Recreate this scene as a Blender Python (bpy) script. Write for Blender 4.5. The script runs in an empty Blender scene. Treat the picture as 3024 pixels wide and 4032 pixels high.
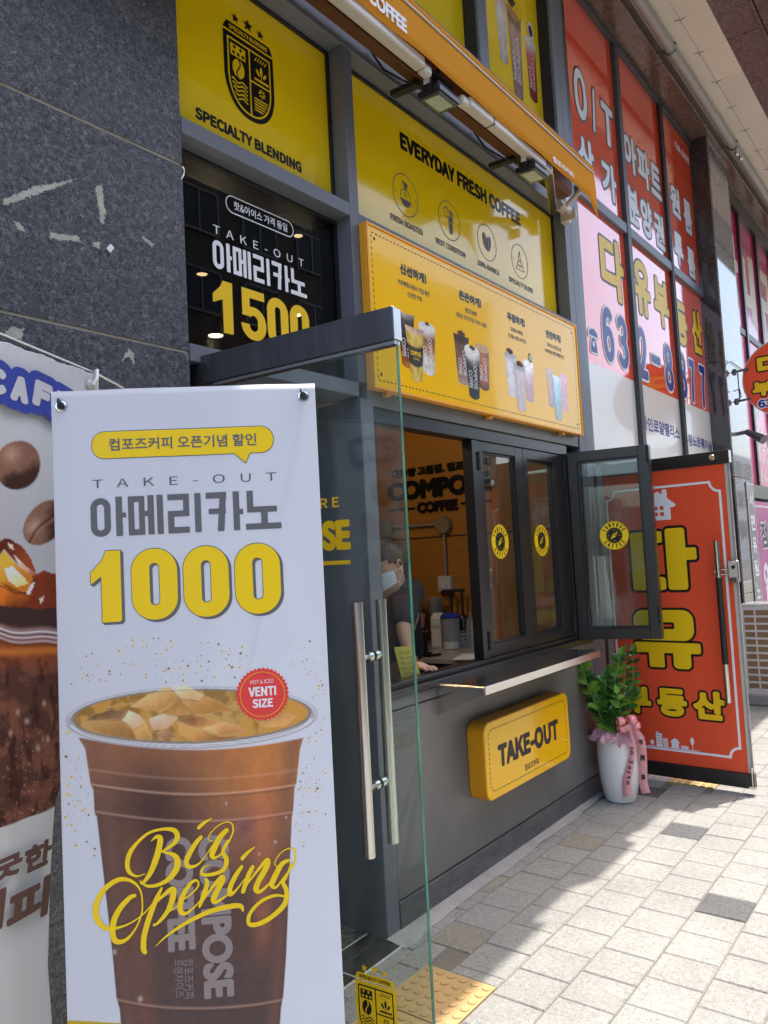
import bpy, bmesh, math, random
import numpy as np
from mathutils import Vector, Matrix, Euler
random.seed(7); rng = np.random.default_rng(7)
SC = bpy.context.scene
COL = SC.collection
PI = math.pi

# ------------------------------------------------------------------ camera, sky, sun, exposure
cam_d = bpy.data.cameras.new('camera'); cam = bpy.data.objects.new('camera', cam_d); COL.objects.link(cam)
SC.camera = cam
cam_d.sensor_fit = 'VERTICAL'; cam_d.sensor_height = 24.0; cam_d.sensor_width = 18.0
cam_d.lens = 3030.0 / 4032.0 * 24.0
cam_d.clip_start = 0.05; cam_d.clip_end = 500
_y, _p, _r = [math.radians(a) for a in (37.644, 3.502, -3.011)]
_f = Vector((math.cos(_y)*math.cos(_p), math.sin(_y)*math.cos(_p), math.sin(_p)))
_rt = Vector((math.sin(_y), -math.cos(_y), 0)); _u = _rt.cross(_f)
_r2 = _rt*math.cos(_r) + _u*math.sin(_r); _u2 = -_rt*math.sin(_r) + _u*math.cos(_r)
M = Matrix((( _r2.x, _u2.x, -_f.x, 0), (_r2.y, _u2.y, -_f.y, 0), (_r2.z, _u2.z, -_f.z, 1.55), (0, 0, 0, 1)))
cam.matrix_world = M

SUN_DIR = Vector((0.505, -0.26, 2.3)).normalized()
world = bpy.data.worlds.new('World'); SC.world = world; world.use_nodes = True
wn = world.node_tree; wn.nodes.clear()
sky = wn.nodes.new('ShaderNodeTexSky'); sky.sky_type = 'NISHITA'; sky.sun_disc = False
sky.sun_elevation = math.asin(SUN_DIR.z); sky.sun_rotation = math.atan2(SUN_DIR.x, SUN_DIR.y)
sky.air_density = 1.0; sky.dust_density = 4.0; sky.ozone_density = .6
bg = wn.nodes.new('ShaderNodeBackground'); bg.inputs['Strength'].default_value = 0.15
wo = wn.nodes.new('ShaderNodeOutputWorld')
wn.links.new(sky.outputs[0], bg.inputs[0]); wn.links.new(bg.outputs[0], wo.inputs[0])
sd = bpy.data.lights.new('sun', 'SUN'); sd.energy = 2.0; sd.angle = math.radians(0.5); sd.color = (1.0, 0.955, 0.89)
sun = bpy.data.objects.new('sun', sd); COL.objects.link(sun)
sun.rotation_euler = SUN_DIR.to_track_quat('Z', 'Y').to_euler()
sun.location = (6, -3, 20)
vs = SC.view_settings
vs.view_transform = 'Standard'; vs.look = 'None'; vs.gamma = 1.0; vs.use_curve_mapping = False
vs.exposure = 1.92
SC.cycles.max_bounces = 10; SC.cycles.diffuse_bounces = 5; SC.cycles.glossy_bounces = 5
SC.cycles.transparent_max_bounces = 16; SC.cycles.transmission_bounces = 6
SC.cycles.use_denoising = True
SC.cycles.caustics_reflective = False; SC.cycles.caustics_refractive = False

# ------------------------------------------------------------------ materials
def lin(c):
    return tuple(((v/255.0)/12.92 if v/255.0 <= .04045 else ((v/255.0+.055)/1.055)**2.4) for v in c)
MATS = {}
def mat(name, color=(.5, .5, .5), rough=.5, metal=0.0, spec=.5, coat=0.0, bump=None, vary=None, emit=None, rnd=0.0, transl=0.0, stretch=(1, 1, 1)):
    """principled material; bump=(scale, strength), vary=(scale, color2, amount), rnd=per-object brightness spread"""
    m = bpy.data.materials.new(name); m.use_nodes = True; nt = m.node_tree; N = nt.nodes; L = nt.links
    b = N['Principled BSDF']
    b.inputs['Base Color'].default_value = (*color, 1); b.inputs['Roughness'].default_value = rough
    b.inputs['Metallic'].default_value = metal; b.inputs['Specular IOR Level'].default_value = spec
    b.inputs['Coat Weight'].default_value = coat; b.inputs['Coat Roughness'].default_value = .04
    tc = N.new('ShaderNodeTexCoord'); mp = N.new('ShaderNodeMapping'); mp.inputs['Scale'].default_value = stretch
    L.new(tc.outputs['Object'], mp.inputs[0]); vec = mp.outputs[0]
    col = None
    if vary:
        n = N.new('ShaderNodeTexNoise'); n.inputs['Scale'].default_value = vary[0]; n.inputs['Detail'].default_value = 6
        n.inputs['Roughness'].default_value = .65; L.new(vec, n.inputs['Vector'])
        r = N.new('ShaderNodeMapRange'); r.inputs[1].default_value = .35; r.inputs[2].default_value = .68
        r.inputs[4].default_value = vary[2]; L.new(n.outputs[0], r.inputs[0])
        mx = N.new('ShaderNodeMix'); mx.data_type = 'RGBA'; mx.inputs[6].default_value = (*color, 1); mx.inputs[7].default_value = (*vary[1], 1)
        L.new(r.outputs[0], mx.inputs[0]); col = mx.outputs[2]
    if rnd:
        oi = N.new('ShaderNodeObjectInfo'); r = N.new('ShaderNodeMapRange')
        r.inputs[3].default_value = 1-rnd; r.inputs[4].default_value = 1+rnd; L.new(oi.outputs['Random'], r.inputs[0])
        hv = N.new('ShaderNodeHueSaturation')
        if col: L.new(col, hv.inputs['Color'])
        else: hv.inputs['Color'].default_value = (*color, 1)
        L.new(r.outputs[0], hv.inputs['Value']); col = hv.outputs[0]
    if col: L.new(col, b.inputs['Base Color'])
    if bump:
        n = N.new('ShaderNodeTexNoise'); n.inputs['Scale'].default_value = bump[0]; n.inputs['Detail'].default_value = 4
        L.new(vec, n.inputs['Vector'])
        bp = N.new('ShaderNodeBump'); bp.inputs['Strength'].default_value = bump[1]; bp.inputs['Distance'].default_value = .01
        L.new(n.outputs[0], bp.inputs['Height']); L.new(bp.outputs[0], b.inputs['Normal'])
        if coat: L.new(bp.outputs[0], b.inputs['Coat Normal'])
    if emit:
        b.inputs['Emission Color'].default_value = (*emit[0], 1); b.inputs['Emission Strength'].default_value = emit[1]
    if transl:
        t = N.new('ShaderNodeBsdfTranslucent'); ms = N.new('ShaderNodeMixShader'); ms.inputs[0].default_value = transl
        if col: L.new(col, t.inputs[0])
        else: t.inputs[0].default_value = (*color, 1)
        out = N['Material Output']; L.new(b.outputs[0], ms.inputs[1]); L.new(t.outputs[0], ms.inputs[2]); L.new(ms.outputs[0], out.inputs[0])
    MATS[name] = m
    return m

def glass_mat(name, tint=(.9, .95, .93), boost=1.0, rough=.0, dirt=0.0):
    """thin glazing: what lies behind shows through, the street reflects by Fresnel"""
    m = bpy.data.materials.new(name); m.use_nodes = True; nt = m.node_tree; N = nt.nodes; L = nt.links; N.clear()
    o = N.new('ShaderNodeOutputMaterial'); t = N.new('ShaderNodeBsdfTransparent'); g = N.new('ShaderNodeBsdfGlossy')
    t.inputs[0].default_value = (*tint, 1); g.inputs['Roughness'].default_value = rough
    fr = N.new('ShaderNodeFresnel'); ge = N.new('ShaderNodeNewGeometry'); io = N.new('ShaderNodeMapRange'); io.inputs[3].default_value = 1.52; io.inputs[4].default_value = 1/1.52
    L.new(ge.outputs['Backfacing'], io.inputs[0]); L.new(io.outputs[0], fr.inputs[0])
    mu = N.new('ShaderNodeMath'); mu.operation = 'MULTIPLY'; mu.inputs[1].default_value = boost; mu.use_clamp = True
    mx = N.new('ShaderNodeMixShader'); L.new(fr.outputs[0], mu.inputs[0]); L.new(mu.outputs[0], mx.inputs[0])
    L.new(t.outputs[0], mx.inputs[1]); L.new(g.outputs[0], mx.inputs[2]); L.new(mx.outputs[0], o.inputs[0])
    if dirt:                                            # dust film and wiped smears
        tc = N.new('ShaderNodeTexCoord'); mp = N.new('ShaderNodeMapping'); mp.inputs['Rotation'].default_value = (0.5, .2, .3); mp.inputs['Scale'].default_value = (9, 9, 2.5); n = N.new('ShaderNodeTexNoise')
        n.inputs['Scale'].default_value = 1.4; n.inputs['Detail'].default_value = 7; n.inputs['Roughness'].default_value = .7
        L.new(tc.outputs['Object'], mp.inputs[0]); L.new(mp.outputs[0], n.inputs['Vector']); r = N.new('ShaderNodeMapRange'); r.inputs[1].default_value = .45; r.inputs[2].default_value = .8; r.inputs[3].default_value = dirt*.25; r.inputs[4].default_value = dirt*2.5
        L.new(n.outputs[0], r.inputs[0]); d = N.new('ShaderNodeBsdfDiffuse'); d.inputs[0].default_value = (.6, .62, .6, 1); m2 = N.new('ShaderNodeMixShader')
        L.new(r.outputs[0], m2.inputs[0]); L.new(mx.outputs[0], m2.inputs[1]); L.new(d.outputs[0], m2.inputs[2]); L.new(m2.outputs[0], o.inputs[0])
    MATS[name] = m; return m

def granite(name, cols, scale, rough=.3, spec=.5, rnd=0.0, bump=0, stain=0.0):
    m = bpy.data.materials.new(name); m.use_nodes = True; nt = m.node_tree; N = nt.nodes; L = nt.links; b = N['Principled BSDF']
    b.inputs['Roughness'].default_value = rough; b.inputs['Specular IOR Level'].default_value = spec
    tc = N.new('ShaderNodeNewGeometry'); tc_out = tc.outputs['Position']
    n0 = N.new('ShaderNodeTexNoise'); n0.inputs['Scale'].default_value = scale*1.3; n0.inputs['Detail'].default_value = 3; L.new(tc_out, n0.inputs['Vector'])
    mxv = N.new('ShaderNodeMix'); mxv.data_type = 'RGBA'; mxv.inputs[0].default_value = .045
    L.new(tc_out, mxv.inputs[6]); L.new(n0.outputs['Color'], mxv.inputs[7])
    n = N.new('ShaderNodeTexNoise'); n.inputs['Scale'].default_value = scale; n.inputs['Detail'].default_value = 8; n.inputs['Roughness'].default_value = .8
    n.inputs['Distortion'].default_value = .8
    L.new(mxv.outputs[2], n.inputs['Vector'])
    cr = N.new('ShaderNodeValToRGB'); e = cr.color_ramp.elements
    pos = [.30, .42, .50, .58, .72]
    e[0].position = pos[0]; e[0].color = (*cols[0], 1); e[1].position = pos[4]; e[1].color = (*cols[4], 1)
    for k in (1, 2, 3):
        q = e.new(pos[k]); q.color = (*cols[k], 1)
    L.new(n.outputs[0], cr.inputs[0])
    v = N.new('ShaderNodeTexVoronoi'); v.inputs['Scale'].default_value = scale*1.1; L.new(mxv.outputs[2], v.inputs['Vector'])
    mr = N.new('ShaderNodeMapRange'); mr.inputs[1].default_value = 0; mr.inputs[2].default_value = .5; mr.inputs[3].default_value = .7; mr.inputs[4].default_value = 1.25
    L.new(v.outputs['Distance'], mr.inputs[0])
    hv = N.new('ShaderNodeHueSaturation'); L.new(cr.outputs[0], hv.inputs['Color']); L.new(mr.outputs[0], hv.inputs['Value'])
    col = hv.outputs[0]
    if rnd:
        oi = N.new('ShaderNodeObjectInfo'); r = N.new('ShaderNodeMapRange'); r.inputs[3].default_value = 1-rnd; r.inputs[4].default_value = 1+rnd
        L.new(oi.outputs['Random'], r.inputs[0]); h2 = N.new('ShaderNodeHueSaturation'); L.new(col, h2.inputs['Color']); L.new(r.outputs[0], h2.inputs['Value']); col = h2.outputs[0]
    if stain:                                           # trodden-in dirt, gum spots
        ns = N.new('ShaderNodeTexNoise'); ns.inputs['Scale'].default_value = 2.2; ns.inputs['Detail'].default_value = 7; ns.inputs['Roughness'].default_value = .7; L.new(tc_out, ns.inputs['Vector'])
        rs_ = N.new('ShaderNodeMapRange'); rs_.inputs[1].default_value = .38; rs_.inputs[2].default_value = .66; rs_.inputs[3].default_value = 1-stain; rs_.inputs[4].default_value = 1.06; L.new(ns.outputs[0], rs_.inputs[0])
        vo = N.new('ShaderNodeTexVoronoi'); vo.inputs['Scale'].default_value = 2.6; L.new(tc_out, vo.inputs['Vector'])
        rv = N.new('ShaderNodeMapRange'); rv.inputs[1].default_value = .030; rv.inputs[2].default_value = .050; rv.inputs[3].default_value = .66; rv.inputs[4].default_value = 1.0; L.new(vo.outputs['Distance'], rv.inputs[0])
        mm = N.new('ShaderNodeMath'); mm.operation = 'MULTIPLY'; L.new(rs_.outputs[0], mm.inputs[0]); L.new(rv.outputs[0], mm.inputs[1])
        h3 = N.new('ShaderNodeHueSaturation'); L.new(col, h3.inputs['Color']); L.new(mm.outputs[0], h3.inputs['Value']); col = h3.outputs[0]
    L.new(col, b.inputs['Base Color'])
    if bump:
        bp = N.new('ShaderNodeBump'); bp.inputs['Strength'].default_value = bump; bp.inputs['Distance'].default_value = .003
        L.new(n.outputs[0], bp.inputs['Height']); L.new(bp.outputs[0], b.inputs['Normal'])
    MATS[name] = m; return m

def vcol_mat(name, rough=.3, spec=.4, transl=0.0, coat=0.0):
    m = bpy.data.materials.new(name); m.use_nodes = True; nt = m.node_tree; N = nt.nodes; L = nt.links; b = N['Principled BSDF']
    a = N.new('ShaderNodeAttribute'); a.attribute_name = 'print'; L.new(a.outputs['Color'], b.inputs['Base Color'])
    b.inputs['Roughness'].default_value = rough; b.inputs['Specular IOR Level'].default_value = spec; b.inputs['Coat Weight'].default_value = coat
    b.inputs['Coat Roughness'].default_value = .05
    if transl:
        t = N.new('ShaderNodeBsdfTranslucent'); ms = N.new('ShaderNodeMixShader'); ms.inputs[0].default_value = transl
        L.new(a.outputs['Color'], t.inputs[0]); L.new(b.outputs[0], ms.inputs[1]); L.new(t.outputs[0], ms.inputs[2]); L.new(ms.outputs[0], N['Material Output'].inputs[0])
    MATS[name] = m; return m

mat('frame_grey', lin((104, 108, 118)), .42, spec=.5, vary=(3, lin((96, 99, 106)), .6), bump=(220, .03))
mat('frame_grey_dark', lin((62, 66, 70)), .45, vary=(4, lin((54, 57, 60)), .6))
mat('panel_grey', lin((112, 110, 107)), .38, spec=.5, vary=(3.5, lin((98, 97, 95)), .9), bump=(5, .10))
mat('skirting_grey', lin((74, 76, 80)), .45, vary=(14, lin((112, 110, 105)), .75), stretch=(.4, 1, 1.4))
mat('black_aluminium', (.016, .015, .015), .30, spec=.6, bump=(200, .015))
mat('black_soft', (.01, .01, .011), .55)
mat('yellow_film', (.92, .64, .008), .12, spec=.3, coat=.3, bump=(2.2, .06))
mat('yellow_print', (.84, .58, .008), .4, spec=.3)
mat('amber_film', (.93, .52, .003), .14, spec=.12, coat=.36, bump=(2.6, .10))
mat('amber_side', (.78, .34, .01), .35)
mat('dark_ink', (.012, .012, .012), .35, spec=.3)
mat('grey_ink', lin((98, 98, 102)), .5, spec=.3)
mat('white_ink', (.78, .79, .82), .4, spec=.3)
mat('awning_cloth', (.95, .50, .06), .8, spec=.1, transl=.5, bump=(30, .12))
mat('awning_dark', (.10, .035, .01), .6)
mat('hood_brown', (.03, .02, .015), .5)
mat('white_metal', (.50, .47, .41), .35, spec=.5)
mat('steel', (.62, .60, .57), .22, metal=1.0, bump=(400, .01), stretch=(1, 1, .02))
mat('steel_dark', (.17, .175, .19), .36, metal=.85, vary=(9, (.07, .07, .08), .7), stretch=(1, 1, .2))
mat('chrome', (.75, .75, .75), .08, metal=1.0)
mat('lamp_glass', lin((190, 196, 180)), .3, vary=(40, lin((230, 232, 215)), .8))
mat('red_film', (.86, .085, .03), .08, spec=.35, coat=.75, bump=(1.6, .05))
mat('red_door_film', (.76, .085, .03), .4, spec=.4)
mat('white_film', (.72, .70, .66), .3, spec=.4, coat=.35)
mat('gold_ink', (.82, .53, .01), .4, spec=.3)
mat('navy_ink', (.012, .02, .22), .35, spec=.3)
mat('cream_ink', (.72, .58, .36), .35)
mat('magenta_film', (.62, .012, .15), .16, spec=.4, coat=.3)
mat('purple_film', (.42, .012, .24), .25, spec=.5)
mat('pink_film', (.80, .12, .30), .2)
mat('soffit_panel', (.66, .60, .50), .55, vary=(2, (.60, .54, .45), .5), rnd=.03)
mat('soffit_gap', (.22, .20, .16), .8)
mat('pipe_grey', (.30, .285, .265), .4)
mat('pale_mortar', (.36, .35, .335), .85, vary=(9, (.27, .26, .245), .8), bump=(60, .3))
mat('joint_sand', (.15, .135, .11), .95, bump=(120, .5))
mat('tactile_yellow', (.44, .29, .11), .7, vary=(7, (.36, .25, .12), .8), bump=(80, .25))
mat('white_line', (.6, .6, .58), .6)
mat('threshold_black', (.018, .018, .018), .3, vary=(20, (.04, .04, .04), .5))
mat('asphalt', (.05, .05, .052), .9, bump=(90, .4))
mat('concrete', (.34, .33, .31), .85, vary=(3, (.27, .26, .25), .8), bump=(40, .2))
mat('ochre_wall', (.44, .19, .028), .5, vary=(2, (.38, .16, .025), .5))
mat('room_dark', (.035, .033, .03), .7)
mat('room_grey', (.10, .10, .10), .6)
mat('white_plastic', (.66, .66, .64), .35, vary=(5, (.58, .58, .56), .4))
mat('cream_plastic', (.26, .20, .14), .5)
mat('worktop', (.42, .36, .29), .3, vary=(12, (.34, .29, .23), .7))
mat('blue_plastic', (.02, .05, .42), .35)
mat('clear_plastic', (.55, .58, .62), .25, transl=.5)
mat('pink_plastic', (.75, .35, .36), .35)
mat('skin', (.50, .30, .20), .55, bump=(60, .05))
mat('hair', (.012, .009, .007), .45, bump=(160, .5), stretch=(1, 1, .15))
mat('black_cotton', (.014, .014, .016), .85, bump=(40, .3))
mat('mask_cloth', (.62, .68, .74), .8, bump=(90, .2))
mat('paper_yellow', (.68, .60, .10), .7)
mat('paper_white', (.72, .72, .70), .7)
mat('ceramic_white', (.82, .82, .79), .16, spec=.6, coat=.5, vary=(3, (.68, .68, .66), .5))
mat('pink_wrap', (.78, .48, .56), .6, transl=.35, bump=(14, .5))
mat('pink_ribbon', (.85, .44, .46), .35, transl=.25)
mat('red_ribbon', (.75, .05, .08), .25)
mat('bow_pink', (.85, .24, .46), .2, vary=(55, (.80, .50, .06), .7))
mat('leaf_green', (.045, .15, .022), .28, spec=.6, rnd=.45, vary=(8, (.022, .085, .014), .6), transl=.15)
mat('leaf_light', (.16, .34, .04), .35, spec=.5, rnd=.2, transl=.2)
mat('stem_green', (.16, .24, .05), .45)
mat('ac_shell', (.66, .64, .59), .5, vary=(4, (.50, .48, .44), .5))
mat('ac_fins', (.30, .19, .08), .5, bump=(300, .4), stretch=(1, 1, .1))
mat('blue_clip', (.02, .12, .60), .4)
mat('banner_white', (.78, .80, .86), .42, spec=.35, transl=.42)
mat('flag_white', (.74, .745, .76), .75, spec=.15, transl=.3, bump=(260, .08))
mat('sticker_red', (.72, .05, .05), .4, spec=.35)
mat('taupe_print', (.25, .205, .20), .45)
mat('flag_brown', (.085, .035, .025), .7)
mat('flag_blue', (.02, .04, .30), .7)
mat('paint_remnant', (.46, .48, .41), .8, vary=(60, (.30, .31, .27), .9))
mat('silicone', (.40, .37, .29), .6, vary=(8, (.26, .21, .15), .8))
mat('far_wall', (.12, .105, .085), .8, vary=(1, (.10, .09, .075), .5))
mat('far_wall_pale', (.62, .62, .60), .8, vary=(.6, (.52, .52, .51), .5))
mat('far_window', (.03, .035, .04), .1)
mat('maroon_print', (.07, .008, .010), .4)
mat('far_frame', (.30, .30, .29), .5)
mat('glass_edge', (.05, .34, .23), .12, spec=.8, transl=.4, vary=(5, (.02, .08, .05), 1.0))
mat('lamp_lit', (1, .85, .6), .5, emit=((1, .72, .38), 14))
mat('lamp_lit_low', (1, .85, .6), .5, emit=((1, .66, .34), 3))
mat('screen_dark', (.01, .013, .014), .1)
mat('plate_grey', (.20, .20, .205), .25, spec=.5)
glass_mat('door_glass', (.87, .925, .90), 1.0, dirt=.035)
glass_mat('window_glass', (.86, .91, .90), 1.1, dirt=.015)
glass_mat('dark_glass', (.30, .31, .31), 1.0)
granite('granite_dark', [lin((14, 16, 20)), lin((40, 43, 50)), lin((68, 71, 79)), lin((108, 108, 110)), lin((176, 168, 158))], 78, .3, .5)
granite('granite_brown', [lin((40, 32, 30)), lin((66, 52, 47)), lin((84, 68, 60)), lin((104, 86, 78)), lin((140, 120, 108))], 40, .18, .6)
granite('granite_black', [lin((22, 22, 24)), lin((36, 35, 36)), lin((48, 46, 46)), lin((62, 58, 56)), lin((90, 84, 80))], 40, .06, .7)
granite('granite_polished', [lin((70, 70, 72)), lin((100, 98, 96)), lin((122, 119, 116)), lin((142, 138, 134)), lin((170, 165, 160))], 50, .035, .9)
granite('terrazzo', [lin((40, 42, 40)), lin((60, 62, 60)), lin((78, 80, 76)), lin((110, 112, 106)), lin((190, 190, 180))], 22, .25, .5)
granite('paver', [lin((84, 83, 80)), lin((114, 113, 109)), lin((130, 129, 125)), lin((146, 145, 140)), lin((188, 186, 180))], 95, .9, .2, rnd=.035, bump=.8, stain=.10)
granite('paver_dark', [lin((48, 48, 50)), lin((70, 70, 71)), lin((82, 82, 82)), lin((98, 97, 96)), lin((130, 128, 125))], 85, .85, .25, rnd=.1, bump=.8, stain=.16)
granite('paver_pale', [lin((98, 95, 86)), lin((114, 111, 101)), lin((126, 122, 112)), lin((138, 134, 124)), lin((166, 162, 152))], 85, .9, .2, rnd=.04, bump=.4, stain=.16)
vcol_mat('banner_print', .42, .35, transl=.42)
vcol_mat('flag_print', .75, .15, transl=.3)
vcol_mat('sign_print', .12, .5, coat=.6)

# ------------------------------------------------------------------ helpers: objects
def world_origin(o):
    v = Vector((0, 0, 0))
    while o is not None:
        v += o.location; o = o.parent
    return v
def tag(o, label=None, cat=None, group=None, kind=None):
    if label: o['label'] = label
    if cat: o['category'] = cat
    if group: o['group'] = group
    if kind: o['kind'] = kind
    return o
def thing(name, label, cat, loc=(0, 0, 0), group=None, kind=None):
    o = bpy.data.objects.new(name, None); COL.objects.link(o); o.location = loc; o.empty_display_size = .1
    return tag(o, label, cat, group, kind)

class MB:
    def __init__(s): s.v = []; s.f = []
    def add(s, vs_, fs):
        k = len(s.v); s.v += [tuple(p) for p in vs_]; s.f += [tuple(i+k for i in f) for f in fs]; return s
    def box(s, x0, x1, y0, y1, z0, z1):
        return s.add([(x0,y0,z0),(x1,y0,z0),(x1,y1,z0),(x0,y1,z0),(x0,y0,z1),(x1,y0,z1),(x1,y1,z1),(x0,y1,z1)],
                     [(0,3,2,1),(4,5,6,7),(0,1,5,4),(1,2,6,5),(2,3,7,6),(3,0,4,7)])
    def fbox(s, fr, u0, u1, v0, v1, d0, d1):
        P = [fr.P(u, v, d) for d in (d0, d1) for (u, v) in ((u0,v0),(u1,v0),(u1,v1),(u0,v1))]
        return s.add(P, [(0,3,2,1),(4,5,6,7),(0,1,5,4),(1,2,6,5),(2,3,7,6),(3,0,4,7)])
    def quad(s, a, b, c, d): return s.add([a, b, c, d], [(0, 1, 2, 3)])
    def prism(s, fr, pts, d0, d1):
        n = len(pts); P = [fr.P(u, v, d0) for u, v in pts]+[fr.P(u, v, d1) for u, v in pts]
        return s.add(P, [tuple(range(n))[::-1], tuple(range(n, 2*n))]+[(i, (i+1) % n, n+(i+1) % n, n+i) for i in range(n)])
    def tube(s, pts, r, n=12, caps=True):
        pts = [Vector(p) for p in pts]; rr = r if isinstance(r, (list, tuple)) else [r]*len(pts)
        rings = []; ref = None
        for i, p in enumerate(pts):
            t = (pts[min(i+1, len(pts)-1)]-pts[max(i-1, 0)]).normalized()
            if ref is None:
                ref = t.orthogonal().normalized()
            ref = (ref - t*ref.dot(t)); ref = ref.normalized() if ref.length > 1e-6 else t.orthogonal().normalized()
            b = t.cross(ref)
            rings.append([p+ref*(rr[i]*math.cos(2*PI*k/n))+b*(rr[i]*math.sin(2*PI*k/n)) for k in range(n)])
        V = [q for r_ in rings for q in r_]; F = []
        for i in range(len(pts)-1):
            for k in range(n): F.append((i*n+k, i*n+(k+1) % n, (i+1)*n+(k+1) % n, (i+1)*n+k))
        if caps: F += [tuple(range(n))[::-1], tuple(range((len(pts)-1)*n, len(pts)*n))]
        return s.add(V, F)
    def lathe(s, c, prof, n=32, axis='z', caps=True):
        V = []; F = []
        for (r, h) in prof:
            for k in range(n):
                a = 2*PI*k/n; x, y = r*math.cos(a), r*math.sin(a)
                V.append((c[0]+x, c[1]+y, c[2]+h) if axis == 'z' else ((c[0]+h, c[1]+x, c[2]+y) if axis == 'x' else (c[0]+y, c[1]+h, c[2]+x)))
        m = len(prof)
        for i in range(m-1):
            for k in range(n): F.append((i*n+k, i*n+(k+1) % n, (i+1)*n+(k+1) % n, (i+1)*n+k))
        if caps: F += [tuple(range(n))[::-1], tuple(range((m-1)*n, m*n))]
        return s.add(V, F)
    def build(s, name, m, parent=None, bevel=0, smooth=False, seg=1, label=None, at=None):
        o0 = world_origin(parent) if parent else Vector(at or (0, 0, 0))
        me = bpy.data.meshes.new(name)
        me.from_pydata([(p[0]-o0.x, p[1]-o0.y, p[2]-o0.z) for p in s.v], [], s.f)
        if bevel:
            bm = bmesh.new(); bm.from_mesh(me)
            bmesh.ops.bevel(bm, geom=[e for e in bm.edges if len(e.link_faces) == 2 and e.calc_face_angle(0) > .5], offset=bevel, segments=seg, affect='EDGES', clamp_overlap=True)
            bm.to_mesh(me); bm.free()
        me.materials.append(MATS[m])
        if smooth:
            me.shade_smooth()
            try: me.set_sharp_from_angle(angle=math.radians(38))
            except Exception: pass
        o = bpy.data.objects.new(name, me); COL.objects.link(o)
        if parent: o.parent = parent
        elif at: o.location = at
        if label: o['label'] = label
        return o
def copy_part(o, parent, offset):
    c = o.copy(); COL.objects.link(c); c.parent = parent; c.location = o.location + Vector(offset); return c
def copy_tree(o, offset, label=None):
    r = o.copy(); COL.objects.link(r); r.location = o.location+Vector(offset)
    if label: r['label'] = label
    for ch in o.children:
        c = ch.copy(); COL.objects.link(c); c.parent = r
        for g in ch.children:
            d = g.copy(); COL.objects.link(d); d.parent = c
    return r

class Fr:
    """a flat working plane: u to the right, v up, d towards the viewer's side"""
    def __init__(s, O, U, V=(0, 0, 1)):
        s.O = Vector(O); s.U = Vector(U).normalized(); s.V = Vector(V).normalized(); s.N = s.U.cross(s.V).normalized()
    def P(s, u, v, d=0): return s.O + s.U*u + s.V*v + s.N*d
    def rot(s, u, v, ang):
        c, q = math.cos(ang), math.sin(ang)
        return Fr(s.P(u, v), s.U*c + s.V*q, s.V*c - s.U*q)

class CurlFr(Fr):
    """a plane bent by curl(): prints laid on it follow the sheet"""
    def __init__(s, O, U, V=(0, 0, 1), base=None, fn=None):
        super().__init__(O, U, V); s.base = base or s; s.fn = fn
    def P(s, u, v, d=0):
        p = s.O+s.U*u+s.V*v+s.N*d; r = p-s.base.O
        return p+s.base.N*s.fn(r.dot(s.base.U), r.dot(s.base.V))
    def rot(s, u, v, ang):
        c, q = math.cos(ang), math.sin(ang)
        return CurlFr(s.O+s.U*u+s.V*v, s.U*c+s.V*q, s.V*c-s.U*q, s.base, s.fn)

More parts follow.
